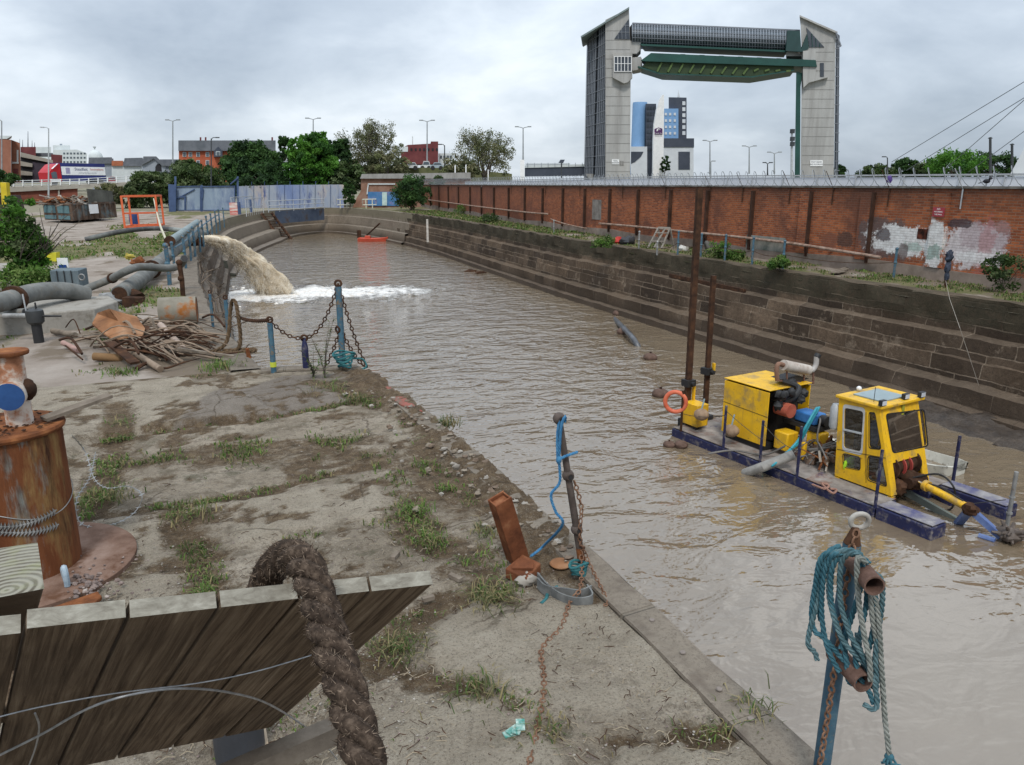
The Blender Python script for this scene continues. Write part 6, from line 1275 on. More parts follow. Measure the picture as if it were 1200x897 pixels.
# chain posts along the near quay
stan = [(402, 433, 331, .052, "tallest chain post with an eye on top, at the corner of the quay"), (359, 433.5, 395, .05, "short dark blue chain post beside the tall corner post"), (321, 437, 373.5, .045, "blue post with a yellow band in the middle of the chain"), (268.5, 397, 347.5, .04, "grey blue chain post by the dark rope loop"), (250, 386, 341, .03, "slim grey post left of the grey blue chain post")]
sp = []
for u, v, vt, r0, lb in stan:
    p = P(u, v, 0); p.z = -.02; z = H(vt, p.x, p.y); B = E("chain_post", p, lb, "post", "chain posts on the near quay")
    MB().tube([p, p + V((0, 0, z - .05))] if u != 359 else [p, p + V((0, 0, z * .7)), p + V((0, 0, z))], r0 if u != 359 else [r0 * 1.1, r0 * 1.1, r0 * .5], 10).build("shaft", bluepost if u != 359 else bluep, B)
    MB().torus(p + V((0, 0, z)), r0 * .95, r0 * .38, (.3, 1, 0), 14, 6).build("eye", rustdark, B); sp.append(p + V((0, 0, z)))
    if u == 321: MB().torus(p + V((.06, 0, z * .42)), .035, .009, (0, 1, 0), 12, 6).build("side_ring", steel, B); MB().cyl(p + V((0, 0, .12)), p + V((0, 0, .2)), r0 * 1.15, n=10).build("band", M("band_yellow", (.5, .55, .05), 4, .6), B)
    if u == 402:
        MB().torus(p + V((-.05, 0, z * .48)), .05, .018, (1, .5, 0), 12, 6).build("side_ring", rustdark, B)
mb = MB(); chain(mb, sag(sp[0], sp[1], .22, 14), .085, .011); chain(mb, sag(sp[1], sp[2], .10, 10), .085, .011); chain(mb, sag(sp[2], sp[3] - V((-.12, .8, .25)), .05, 10), .085, .011)
p9 = P(430, 432, 0)
chain(mb, sag(sp[0], p9, .1, 8), .085, .011); chain(mb, sag(P(401, 381, 0) * 0 + sp[0].lerp(V((sp[0].x, sp[0].y, 0)), .52), p9, .1, 8), .085, .011); chain(mb, sag(sp[0].lerp(V((sp[0].x, sp[0].y, 0)), .5), P(378, 434, 0), .08, 8), .085, .011)
tag(mb.build("chain", rustdark), "rusty chain looping between the blue posts on the near quay", "chain")
mb = MB(); q0 = P(404, 432, .08)
for k in range(5): mb.tube([q0 + V((.10 * math.cos(t_) * (1 + .2 * k), .10 * math.sin(t_), .05 + .05 * k + .03 * math.sin(2 * t_ + k))) for t_ in [2 * PI * j / 16 for j in range(16)]], .016, 6, closed=True)
mb.tube(crv([q0 + V((.1, 0, .15)), q0 + V((.3, .05, .12)), q0 + V((.36, .02, .0)), q0 + V((.28, 0, -.04))], 5), .016, 6)
tag(mb.build("teal_rope", M("rope_teal", [(.35, (.02, .09, .10)), (.65, (.05, .17, .18))], 20, .8)), "teal rope tied round the foot of the tall corner post", "rope")
mb = MB(); a = P(274, 414, 0)
rope(mb, crv([a + V((-.9, .2, .04)), a + V((-.4, 0, .05)), a + V((-.1, .1, .2)), a + V((.02, .2, .75)), a + V((.08, .1, .95)), a + V((.13, .05, .75)), a + V((.1, 0, .1)), a + V((-.3, -.1, .04)), a + V((-.2, -.2, .04)), a + V((.3, -.15, .04)), a + V((.32, .0, .04)), a + V((-.2, .05, .05))], 8), .035)
tag(mb.build("dark_rope", M("rope_brown", [(.35, (.06, .04, .022)), (.65, (.15, .10, .06))], 16, .9)), "stiff dark brown rope standing in a loop at the quay edge", "rope")
p = P(292, 420, 0); tag(MB().tube([p, p + V((-.02, 0, .18))], [.04, .03], 8).build("mooring_stub", rust), "small rusty stub on the pale quay right of the dark rope", "stub")
# trash caught on the left dock wall
mb = MB(); r = random.Random(4)
for k in range(150):
    y = r.uniform(15, 42); f = r.uniform(0, .9); x = left_x(y) + f * .8; z = -2.2 * f + .12; a = V((x, y, z)); mb.tube([a, a + V((r.uniform(-.1, .4), r.uniform(-.6, .6), r.uniform(-.5, .35)))], r.uniform(.006, .02), 4)
tag(mb.build("driftwood", M("twigs_pale", [(.3, (.07, .052, .038)), (.7, (.19, .15, .115))], 3, .95), angle=0), kind='stuff')
# floats and the drifting pipe in the dock
m_float = M("float_brown", [(.3, (.07, .045, .035)), (.6, (.14, .09, .07)), (.8, (.2, .14, .115))], 5, .8, .3)
for u, v, s_, lb in [(724, 369, .24, "farthest round brown float beyond the drifting pipe"), (730, 391, .26, "dark float touching the middle of the drifting pipe"), (762, 421, .24, "brown float just below the drifting pipe's end"), (774, 464, .24, "reddish brown float left of the life ring"), (815, 471, .0, ""), (687, 351, .3, "flat dark float lying close to the far stone wall"), (784, 523, .14, "nearest and smallest brown float touching the dredger's stern corner")]:
    if s_: 
        p = P(u, v, WZ); B = E("float", p, lb, "float", "floats in the dock"); MB().ball(p + V((0, 0, s_ * .25)), (s_, s_, s_ * .62), 16, 10, jit=.12).build("shell", m_float, B); MB().tube([p + V((0, 0, s_ * .8)), p + V((0, 0, s_ * 1.05))], s_ * .16, 8).build("eye", rustdark, B)
tag(MB().tube(crv([P(720, 374, WZ - .1), P(732, 386, WZ + .22), P(742, 397, WZ + .2), P(750, 411, WZ - .15)], 8), .105, 10).build("drifting_pipe", M("pipe_black", [(.4, (.035, .037, .042)), (.6, (.12, .125, .135))], 2, .35, .1)), "black curved pipe half afloat in the brown water", "pipe")
for u, v, lb in ((552, 318, "left dark scrap of driftwood near the far wall"), (563, 320, "right dark scrap of driftwood near the far wall"), (640, 337, "third dark driftwood scrap along the far wall")):
    tag(MB().ball(P(u, v, WZ + .03), (.4, .2, .12), 8, 6, jit=.7).build("driftwood_scrap", rustdark), lb, "driftwood")
# ================================================================ the small yellow dredger
DA = V((10.637, 7.877, 0)); DU = V((-.1349, .9909, 0)); DWv = V((.9909, .1349, 0))
KS = 1.032
def D(u, w, z): return EYEP + (DA + DU * u + DWv * w + V((0, 0, z)) - EYEP) * KS
def PK(u, v, z): return EYEP + (P(u, v, z) - EYEP) * KS
DM3 = Matrix((DU, -DWv, V((0, 0, 1)))).transposed()              # local x to the stern, y to the left
def DP(u, v, p0, n):
    d = toW(*cam_dir(u, v)); t = (p0 - EYEP).dot(n) / d.dot(n); return EYEP + d * t
def dbox(mb, u0, u1, w0, w1, z0, z1, mi=0): return mb.prism([D(u0, w0, z0), D(u1, w0, z0), D(u1, w1, z0), D(u0, w1, z0)], (0, 0, z1 - z0), mi)
def rp(poly, f=.22, n=4):
    k = len(poly); o = []
    for i in range(k):
        a, b, c = poly[i - 1], poly[i], poly[(i + 1) % k]
        p, q = b.lerp(a, f), b.lerp(c, f * min(1, (a - b).length / max(1e-6, (c - b).length)))
        p = b.lerp(a, min(f, .06 / max(.06, (a - b).length) + .02)); q = b.lerp(c, min(f, .06 / max(.06, (c - b).length) + .02))
        for j in range(n + 1):
            t = j / n; o.append(p.lerp(b, t).lerp(b.lerp(q, t), t))
    return o
def plate(mb, outer, holes, vec, mi=0):
    loops = [outer] + holes; vs = [p for l in loops for p in l]; n = len(vs); o = 0; ed = []
    c = sum(outer, V((0, 0, 0))) / len(outer); ax = (outer[1] - outer[0]).normalized(); az = sum(((outer[i] - c).cross(outer[(i + 1) % len(outer)] - c) for i in range(len(outer))), V((0, 0, 0))).normalized(); ay = az.cross(ax).normalized(); ax = ay.cross(az)
    q = [V(((p - c).dot(ax), (p - c).dot(ay))) for p in vs]; fs = []
    for l in loops: k = len(l); ed += [(o + i, o + (i + 1) % k) for i in range(k)]; o += k
    rv, _, rf, ov, _, _ = delaunay_2d_cdt(q, ed, [], 0, 1e-7); L2 = []; o = 0
    for l in loops: L2.append(q[o:o + len(l)]); o += len(l)
    V0 = [c + ax * p.x + ay * p.y for p in rv]; T = []
    for f in rf:
        x, y = sum(rv[i].x for i in f) / 3, sum(rv[i].y for i in f) / 3
        if inside(x, y, L2[0]) and not any(inside(x, y, h) for h in L2[1:]): T += [tuple(f)]
    m_ = len(V0); mb.add(V0 + [p + vec for p in V0], T + [tuple(i + m_ for i in f)[::-1] for f in T], mi); o = 0
    for l in loops:
        k = len(l); fs += [(o + i, o + (i + 1) % k, o + n + (i + 1) % k, o + n + i) for i in range(k)]; o += k
    return mb.add(vs + [p + vec for p in vs], fs, mi)
m, t, b = nodes("cab_glass"); gl = t.nodes.new("ShaderNodeBsdfTransparent"); gl.inputs[0].default_value = (.93, .95, .94, 1); gs = t.nodes.new("ShaderNodeBsdfGlossy"); gs.inputs['Roughness'].default_value = .03
fr_ = t.nodes.new("ShaderNodeFresnel"); fr_.inputs[0].default_value = 1.5; ms = t.nodes.new("ShaderNodeMixShader"); t.links.new(fr_.outputs[0], ms.inputs[0]); t.links.new(gl.outputs[0], ms.inputs[1]); t.links.new(gs.outputs[0], ms.inputs[2])
t.links.new(ms.outputs[0], [n_ for n_ in t.nodes if n_.type == 'OUTPUT_MATERIAL'][0].inputs[0]); m_cglass = m
m_deck = M("deck_steel", [(.3, (.12, .10, .09)), (.5, (.22, .195, .175)), (.72, (.33, .30, .275))], 2.2, .8, .3, 20, grime=[((.15, .06, .03), .6, 1.6, .07), ((.05, .045, .10), .64, 3, .05)])
DR_ = E("dredger", D(3, 1, WZ), "small yellow and dark blue cutter dredger afloat in the brown dock water", "dredger")
H1 = MB(); dbox(H1, 1.02, 6.15, 0, .62, -3.0, -2.42); dbox(H1, 2.35, 6.15, .62, 1.6, -3.0, -2.44); dbox(H1, 1.02, 6.15, 1.6, 2.2, -3.0, -2.42)
HL = H1.build("hull", bluep, DR_, bevel=.02)
mb = MB(); dbox(mb, 1.03, 6.13, .02, .62, -2.418, -2.405); dbox(mb, 2.36, 6.13, .624, 1.6, -2.438, -2.412); dbox(mb, 1.03, 6.13, 1.602, 2.18, -2.418, -2.405); mb.build("deck", m_deck, DR_)
for w0, w1, u0 in ((-.01, .39, -.02), (1.84, 2.22, -.19)):
    mb = MB(); dbox(mb, u0, .99, w0, w1, -3.0, -2.38); pn = mb.build("pontoon", bluep, DR_, bevel=.025)
    mb = MB(); dbox(mb, u0 + .02, .97, w0 + .02, w1 - .02, -2.378, -2.366); mb.build("pontoon_top", M("pontoon_worn", [(.35, (.035, .04, .14)), (.55, (.20, .19, .2)), (.7, (.36, .35, .35))], 2.4, .6, .2, stretch=(1, 1, 1)), pn)
# cab
WL, WR, ZB, ZT = .55, 1.72, -2.37, -.87
CAB = MB(); CAB_p = None
nL = DWv; pL = D(0, WL, 0)
fb, ft = D(1.085, WL, ZB), D(1.52, WL, ZT); fn_ = DWv.cross(ft - fb).normalized()
def LS(px): return [DP(u, v, pL, nL) for u, v in px]
def FS(px): return [DP(u, v, fb, fn_) for u, v in px]
outL = [D(2.25, WL, ZB), D(1.085, WL, ZB), D(1.52, WL, ZT), D(2.34, WL, ZT)]
holesL = [rp(LS(h)) for h in ([(989.6, 477.5), (1012.2, 482), (1009, 530), (988.7, 525)], [(987.8, 531.3), (1008, 535.8), (1008, 551.5), (988.5, 547.5)], [(1018.5, 484), (1025.5, 484.5), (1032.8, 526.5), (1018.3, 525)], [(1017.3, 534.5), (1033.5, 537.5), (1039.5, 570.5), (1016.5, 562.5)])]
plate(CAB, outL, holesL, DWv * .03)
off = DWv * (WR - WL - .03)
outR = [p + off for p in outL]; holesR = [rp([D(2.24, WR - .03, -1.68), D(1.36, WR - .03, -1.68), D(1.58, WR - .03, -.98), D(2.28, WR - .03, -.98)])]; plate(CAB, outR, holesR, DWv * .03)
outF = [fb + DWv * .031, fb + DWv * .17, fb.lerp(ft, .36) + DWv * .17, fb.lerp(ft, .36) + DWv * (WR - WL - .17), fb + DWv * (WR - WL - .17), fb + DWv * (WR - WL - .031), ft + DWv * (WR - WL - .031), ft + DWv * .031]
hF = [rp(FS([(1038.8, 486), (1082.5, 480.5), (1087, 522.5), (1046.7, 530.5)]))]
plate(CAB, outF, hF, DU * .03)
rb_, rt_ = D(2.22, WL + .031, ZB), D(2.31, WL + .031, ZT); dW = DWv * (WR - WL - .062)
outB = [rb_, rb_ + dW, rt_ + dW, rt_]; hb = [rb_.lerp(rt_, .5) + dW * .12, rb_.lerp(rt_, .5) + dW * .88, rb_.lerp(rt_, .9) + dW * .88, rb_.lerp(rt_, .9) + dW * .12]; plate(CAB, outB, [rp(hb)], DU * .025)
dbox(CAB, 1.3, 2.2, WL + .032, WR - .032, ZB - .02, ZB + .015)
for u, w in ((1.12, WL + .06), (2.2, WL + .05), (1.12, WR - .06), (2.2, WR - .05)): dbox(CAB, u - .05, u + .05, w - .045, w + .045, -2.405, ZB - .021)
CABO = CAB.build("cab", yellow, DR_, angle=30)
mb = MB(); mb.prism([D(1.44, WL - .05, ZT + .002), D(2.39, WL - .05, ZT + .002), D(2.39, WR + .05, ZT + .002), D(1.44, WR + .05, ZT + .002)], (0, 0, .06)); RF = mb.build("cab_roof", yellow, CABO, bevel=.015)
mb = MB(); dbox(mb, 1.62, 2.2, WL + .2, WR - .25, ZT + .063, ZT + .085); mb.build("roof_hatch", M("hatch_grey_blue", (.24, .31, .33), 3, .35, .05), CABO)
for h in holesL: MB().prism([p + DWv * .012 for p in h], DWv * .006).build("window", m_cglass, CABO)
for h in holesR: MB().prism([p + DWv * .012 for p in h], DWv * .006).build("window", m_cglass, CABO)
for h in hF + [rp(hb)]: MB().prism([p + DU * .012 for p in h], DU * .006).build("window", m_cglass, CABO)
m_gask = M("gasket", (.012, .012, .013), 5, .5, 0)
for k, h in enumerate(holesL + hF):
    c_ = sum(h, V((0, 0, 0))) / len(h); o_ = -DWv * .006 if k < 4 else -DU * .006
    mb = MB(); plate(mb, [c_ + (p - c_) * (1.05 if k else 1.16) + o_ for p in h], [[c_ + (p - c_) * .985 + o_ for p in h]], -o_ * .95); mb.build("window_seal", m_gask if k else M("door_alloy", (.42, .42, .41), 6, .5, .1), CABO)
mb = MB(); h = LS([(989, 503.5), (1011, 508.5)]); mb.bar(h[0] - DWv * .01, h[1] - DWv * .01, .025, .03); mb.build("window_bar", galv, CABO)
q = LS([(981, 526.5), (1038, 537)]); MB().bar(q[0] - DWv * .003, q[1] - DWv * .003, .008).build("panel_seam", m_gask, CABO)
q = LS([(1015, 483), (1015, 566)]); MB().bar(q[0] - DWv * .003, q[1] - DWv * .003, .006).build("panel_seam", m_gask, CABO)
for u, w in ((1.47, WL), (1.46, WR - .05), (1.53, WL + .75)):
    z = ZT + .07; lp_ = MB().bar(D(u, w - .07, z + .05), D(u, w + .07, z + .05), .07, .10).build("work_lamp", black, CABO); MB().bar(D(u - .039, w - .06, z + .05), D(u - .039, w + .06, z + .05), .005, .08).build("lamp_lens", M("lens", (.5, .52, .55), 5, .15, 0), lp_)
    MB().bar(D(u, w, z - .01), D(u, w, z + .02), .03).build("lamp_bracket", black, CABO)
MB().tube([D(1.72, WL + .12, ZT + .06), D(1.72, WL + .12, ZT + .33)], .006, 5).build("aerial", black, CABO)
MB().ball(D(2.3, WL + .5, ZT + .12), .05, 8, 6).build("beacon", M("beacon_white", (.7, .7, .7), 3, .3, 0), CABO)
q = FS([(1060, 486), (1071, 480.5)]); MB().bar(q[0] - DU * .02, q[1] - DU * .02, .02).build("wiper", black, CABO)
MB().lathe(D(2.42, WL + .06, -1.5), [(.07, 0), (.1, .05), (.1, .42), (.07, .5)], 14).build("air_cylinder", galv, CABO)
# inside the cab
mb = MB(); dbox(mb, 1.85, 2.15, .85, 1.35, -2.35, -1.95); dbox(mb, 2.06, 2.16, .87, 1.33, -1.94, -1.35); mb.build("seat", M("seat_black", (.03, .03, .033), 4, .8), CABO)
mb = MB(); mb.bar(D(1.5, 1.2, -2.35), D(1.52, 1.2, ZT), .07, .09); mb.build("control_column", M("column_green_yellow", (.30, .29, .03), 4, .6), CABO)
mb = MB(); dbox(mb, 1.34, 1.5, .75, 1.0, -2.0, -1.72); mb.bar(D(1.42, .8, -1.72), D(1.5, .72, -1.5), .02); mb.bar(D(1.42, 1.4, -1.9), D(1.55, 1.4, -1.45), .02); mb.build("console", galv, CABO)
MB().ball(D(1.40, .72, -2.1), (.12, .12, .14), 14, 10).build("white_drum", white, CABO)
tag(MB().ball(D(2.05, .66, -2.1), (.14, .05, .14), 12, 8, jit=.5).build("hi_vis_jacket", M("hi_vis", (.30, .55, .03), 6, .7, .3)), "bright yellow green jacket showing in the lower cab door window", "jacket")
# operator, one continuous body
def skin_body(name, lb, joints, edges, mats, loc):
    me = bpy.data.meshes.new("person"); me.from_pydata([tuple(V3(j[0]) - V3(loc)) for j in joints], edges, []); o = bpy.data.objects.new(name, me); COL.objects.link(o); o.location = loc; ORG[o.name] = tuple(loc)
    me.materials.append(mats); md = o.modifiers.new("skin", 'SKIN'); 
    sv = me.skin_vertices[0].data if me.skin_vertices else None
    if sv is None: me.attributes; 
    for i, j in enumerate(joints):
        me.skin_vertices[0].data[i].radius = (j[1], j[2] if len(j) > 2 else j[1]); me.skin_vertices[0].data[i].use_root = i == 0
    ss = o.modifiers.new("sub", 'SUBSURF'); ss.levels = ss.render_levels = 2; return tag(o, lb, "person")
pu, pw = 1.93, 1.08
J = [(D(pu, pw, -1.86), .15, .11), (D(pu + .02, pw, -1.66), .135, .10), (D(pu, pw, -1.45), .16, .11), (D(pu - .01, pw, -1.34), .06, .06), (D(pu - .03, pw, -1.27), .055, .055),
     (D(pu, pw - .19, -1.42), .065), (D(pu - .03, pw - .25, -1.64), .048), (D(pu - .26, pw - .2, -1.7), .038), (D(pu - .34, pw - .18, -1.7), .04),
     (D(pu, pw + .19, -1.42), .065), (D(pu - .03, pw + .25, -1.64), .048), (D(pu - .26, pw + .2, -1.7), .038), (D(pu - .34, pw + .18, -1.7), .04),
     (D(pu - .02, pw - .1, -1.87), .09), (D(pu - .42, pw - .13, -1.86), .07), (D(pu - .42, pw - .13, -2.25), .05), (D(pu - .54, pw - .13, -2.32), .045),
     (D(pu - .02, pw + .1, -1.87), .09), (D(pu - .42, pw + .13, -1.86), .07), (D(pu - .42, pw + .13, -2.25), .05), (D(pu - .54, pw + .13, -2.32), .045)]
ED = [(0, 1), (1, 2), (2, 3), (3, 4), (2, 5), (5, 6), (6, 7), (7, 8), (2, 9), (9, 10), (10, 11), (11, 12), (0, 13), (13, 14), (14, 15), (15, 16), (0, 17), (17, 18), (18, 19), (19, 20)]
m_cloth = M("work_clothes", [(.3, (.03, .045, .085)), (.7, (.06, .085, .14))], 6, .9, .3)
PS = skin_body("person", "person in dark blue clothes seated at the controls inside the yellow cab", J, ED, m_cloth, D(pu, pw, -1.95))
m_skin = M("skin_tone", (.42, .24, .17), 6, .6, .1)
hc = D(pu - .04, pw, -1.13); mb = MB(); mb.ball(hc, (.085, .085, .115), 14, 10); mb.ball(hc - DU * .09 + V((0, 0, -.02)), (.02, .018, .025), 8, 6)
for s_ in (-1, 1): mb.ball(hc + DWv * .085 * s_, (.015, .015, .03), 6, 5)
mb.build("head", m_skin, PS); mb = MB(); mb.ball(hc + DU * .015 + V((0, 0, .03)), (.095, .095, .10), 14, 10); mb.build("hair", M("hair_dark", (.02, .014, .01), 8, .8), PS)
mb = MB()
for s_ in (-1, 1):
    q = D(pu - .38, pw + .18 * s_, -1.7)
    for k in range(4): mb.tube([q + DWv * (.012 * k - .02), q + DWv * (.012 * k - .02) - DU * .06 + V((0, 0, -.01)), q + DWv * (.012 * k - .02) - DU * .07 + V((0, 0, -.045))], .009, 6)
    mb.ball(q + DU * .02, (.045, .04, .02), 8, 6); mb.tube([q + DU * .02, q - DWv * .04 * s_ + V((0, 0, .01))], .01, 6)
mb.build("hands", m_skin, PS)
# winch in the front opening
mb = MB(); mb.cyl(D(1.38, .75, -1.98), D(1.38, 1.52, -1.98), .17, n=20); mb.cyl(D(1.38, .8, -1.98), D(1.38, .83, -1.98), .24, n=20); mb.cyl(D(1.38, 1.44, -1.98), D(1.38, 1.47, -1.98), .24, n=20); WN = mb.build("winch", rustdark, DR_)
for w in (1.02, 1.2): MB().ring(D(1.37, w, -1.98), D(1.37, w + .025, -1.98), .215, .165, 20).build("red_flange", M("flange_red", (.32, .05, .04), 4, .6), WN)
mb = MB(); mb.ball(D(1.12, 1.15, -2.2), (.2, .24, .17), 12, 8, jit=.6); mb.ball(D(1.2, .85, -2.3), (.16, .2, .16), 12, 8, jit=.6); mb.cyl(D(1.05, .95, -2.2), D(1.05, 1.4, -2.2), .1, n=14); mb.build("pivot_gear", rustdark, DR_)
# ladder arm, cylinder, cutter, mast
a, c = PK(1077, 565, -2.12), PK(1134, 595, -2.2)
MB().tube([a, a.lerp(c, .25)], .03, 10).build("cylinder_rod", M("chrome", (.7, .7, .72), 3, .15, 0, metal=1), DR_); CYL = MB().tube([a.lerp(c, .12), a.lerp(c, .95)], .068, 14).build("hydraulic_cylinder", yellow, DR_)
MB().cyl(a.lerp(c, .12), a.lerp(c, .2), .1, n=14).build("cylinder_gland", yellow, CYL); MB().tube(crv([a.lerp(c, .2) + V((0, 0, .06)), a.lerp(c, .5) + V((0, 0, .11)), a.lerp(c, .9) + V((0, 0, .07))], 5), .014, 6).build("cylinder_pipe", black, CYL)
k_ = PK(1137, 597, -2.22); MB().ball(k_, (.13, .13, .11), 10, 8, jit=.5).build("knuckle", rustdark, DR_)
m_arm = M("arm_blue", [(.3, (.045, .08, .22)), (.55, (.11, .16, .32)), (.75, (.25, .28, .36))], 3, .5, .2)
MB().bar(k_, PK(1173, 629, -2.56), .12, .10).build("arm", m_arm, DR_); MB().bar(k_, PK(1121, 616, -2.68), .13, .08).build("arm", m_arm, DR_)
MB().bar(PK(1062, 577, -2.45), PK(1124, 612, -2.64), .07, .12).build("ladder_beam", M("ladder_grey", (.13, .145, .13), 3, .7), DR_); MB().bar(PK(1092, 575, -2.5), PK(1116, 592, -2.6), .1, .1).build("ladder_beam", bluep, DR_)
mb = MB(); hd = PK(1183, 627, -2.5); r = random.Random(8); mb.ball(hd, (.17, .17, .13), 12, 8, jit=.5)
for k in range(26):
    d = V((r.gauss(0, 1), r.gauss(0, 1), r.gauss(.3, .6))).normalized(); mb.tube([hd + d * .12, hd + d * r.uniform(.2, .3)], [.04, .018], 6)
mb.build("cutter_head", M("cutter_steel", [(.3, (.04, .03, .025)), (.7, (.14, .11, .09))], 8, .6), DR_)
p = PK(1177, 634, -2.8); z = H(541, p.x, p.y); mb = MB().tube([p + V((0, 0, -.2)), p + V((0, 0, z + 2.8))], .034, 10); mb.cyl(p + V((0, 0, .5)), p + V((0, 0, .53)), .05, n=10); mb.cyl(p + V((0, 0, .8)), p + V((0, 0, .82)), .05, n=10); mb.build("sounding_mast", steel, DR_)
MB().tube([P(1147, 628, WZ + .02), P(1166, 634, WZ + .02)], .05, 8).build("float_bar", m_arm, DR_)
mb = MB()
for s_ in (0, .08, -.07): mb.tube(crv([PK(1070, 560, -2.1), PK(1100, 556, -2.0 + s_), PK(1118, 572, -2.1 + s_), PK(1116, 595, -2.55), PK(1100, 600, -2.7)], 6), .018, 6)
mb.build("hydraulic_hose", black, DR_); MB().tube([k_ + V((0, 0, .1)), D(-.1, 1.95, -2.3)], .008, 4).build("stay_wire", black, DR_)
# engine housing, open to the front
EB = MB(); u0, u1, w0, w1, z0, z1 = 3.86, 5.08, .45, 1.7, -2.27, -1.07
dbox(EB, u0, u1, w0, w0 + .02, z0, z1 - .021); dbox(EB, u0, u1, w1 - .02, w1, z0, z1 - .021); dbox(EB, u1 - .02, u1, w0 + .021, w1 - .021, z0, z1 - .021); dbox(EB, u0 - .02, u1 + .01, w0 - .01, w1 + .01, z1 - .02, z1)
EH = EB.build("engine_housing", yellow, DR_, bevel=.006)
q = [D(u0 + .3, w0 - .004, -1.62), D(u1, w0 - .004, -1.62)]; MB().bar(D(u0, w0 - .003, -1.64), D(u1, w0 - .003, -1.60), .006, .008).build("housing_seam", m_gask, EH)
mb = MB(); dbox(mb, 3.95, 5.0, .5, 1.65, -2.39, -2.28); mb.build("engine_bed", black, DR_)
EN = MB(); dbox(EN, 3.9, 4.95, .8, 1.4, -2.25, -1.35); ENO = EN.build("engine", M("engine_dark", (.025, .022, .02), 4, .7, .4), DR_)
MB().cyl(D(3.55, .78, -1.48), D(3.9, .78, -1.48), .15, n=18).build("air_filter", M("filter_red", [(.4, (.30, .06, .035)), (.6, (.42, .11, .06))], 4, .6), ENO)
mb = MB(); dbox(mb, 3.15, 3.65, 1.0, 1.35, -1.72, -1.5); mb.build("blue_motor", M("motor_blue", [(.4, (.02, .11, .32)), (.6, (.04, .17, .42))], 4, .5), ENO, bevel=.03)
MB().cyl(D(3.0, 1.2, -1.62), D(3.15, 1.2, -1.62), .11, n=16).build("motor_end", black, ENO)
mb = MB(); dbox(mb, 3.05, 3.85, .95, 1.5, -1.82, -1.73); mb.build("motor_plate", black, ENO)
mb = MB(); dbox(mb, 3.45, 3.8, .62, .95, -2.3, -1.9); dbox(mb, 3.0, 3.3, .98, 1.3, -2.3, -1.84); dbox(mb, 3.1, 3.2, .7, .8, -2.38, -2.0); mb.build("pump_casing", yellow, DR_, bevel=.03)
mb = MB(); r = random.Random(3)
for k in range(7): mb.ball(D(r.uniform(3.5, 3.95), r.uniform(.6, 1.5), r.uniform(-1.4, -1.1)), r.uniform(.06, .12), 10, 8, jit=.4)
mb.tube(crv([D(3.8, .8, -1.4), D(3.6, .9, -1.2), D(3.7, 1.1, -1.05), D(4.0, 1.0, -.98)], 5), .06, 8); mb.build("engine_fittings", black, ENO)
def EU(u, v, uu=4.0): return DP(u, v, D(uu, 0, 0), DU)
mp0, mp1 = EU(918, 428), EU(947, 434)
mb = MB(); mb.tube([mp0, mp1], .115, 18); MUF = mb.build("muffler", M("muffler_pale", [(.35, (.33, .28, .24)), (.65, (.5, .46, .41))], 4, .7, .2, grime=((.2, .1, .06), .62, 3)), DR_)
MB().tube(crv([EU(911, 446), EU(910, 434), EU(912, 427), mp0], 5), .05, 10).build("inlet_pipe", M("pipe_brown", (.2, .115, .08), 4, .8), MUF); MB().tube(crv([mp1, EU(952, 434), EU(956, 428), EU(957, 418)], 5), .055, 10).build("tail_pipe", M("tail_grey", (.36, .34, .32), 4, .6), MUF); MB().cyl(EU(957, 419), EU(959, 415.5), .07, n=12).build("rain_cap", black, MUF)
mb = MB(); bp = M("rack_brown", (.18, .10, .075), 5, .8)
for u_ in (922, 942, 953): mb.bar(EU(u_, 434), EU(u_, 450), .03)
mb.bar(EU(910, 446), EU(946, 449), .03); mb.bar(EU(922, 450), EU(953, 448), .03); mb.build("muffler_rack", bp, MUF)
mb = MB(); mb.prism([EU(916, 445), EU(935, 440), EU(948, 444), EU(930, 450)], DU * .3); mb.ball(EU(927, 448), (.13, .1, .1), 10, 8); mb.build("air_box", black, DR_)
# hoses and the pump pipe
MB().tube([PK(930, 533, -2.1), PK(895, 547, -2.35), PK(873, 555, -2.64)], .10, 14).build("suction_pipe", M("suction_grey", [(.35, (.17, .165, .155)), (.65, (.3, .29, .27))], 4, .7), DR_)
m_those = M("hose_teal", [(.35, (.02, .20, .26)), (.65, (.04, .30, .36))], 3, .45, .1)
mb = MB()
for s_ in (0, .07): mb.tube(crv([D(3.25, 1.15, -1.5), D(3.1, .95 + s_, -1.33), D(3.05, .65 + s_, -1.6), D(3.15, .5 + s_, -2.0), PK(905, 546 - s_ * 40, -2.3), PK(890, 554, -2.75)], 6), .028, 8)
mb.build("teal_hose", m_those, DR_); mb = MB()
mb.tube(crv([D(3.2, 1.2, -1.6), D(2.95, .9, -1.55), D(2.85, .75, -1.9), D(2.6, .8, -2.2), D(2.4, .9, -2.3)], 6), .02, 6); mb.tube(crv([PK(830, 532, -2.38), PK(860, 528, -2.3), PK(895, 533, -2.36), PK(920, 523, -2.1)], 6), .022, 6)
r = random.Random(21)
for k in range(46):
    a = D(r.uniform(2.35, 3.2), r.uniform(.45, 1.6), r.uniform(-2.38, -2.05)); c = D(r.uniform(2.35, 3.4), r.uniform(.5, 1.6), r.uniform(-2.38, -2.0)); mb.tube(crv([a, a.lerp(c, .5) + V((r.uniform(-.1, .1), r.uniform(-.1, .1), r.uniform(0, .22))), c], 5), r.choice((.012, .018, .024)), 5, mi=r.choice((0, 0, 1, 2)))
mb.build("hose_bundle", [M("hose_grey", (.12, .11, .10), 3, .6), rust, M("hose_pale", (.33, .29, .24), 3, .7)], DR_)
mb = MB()
for k in range(8): mb.ball(D(r.uniform(2.5, 3.2), r.uniform(.6, 1.5), r.uniform(-2.35, -2.1)), r.uniform(.07, .14), 10, 8, jit=.5)
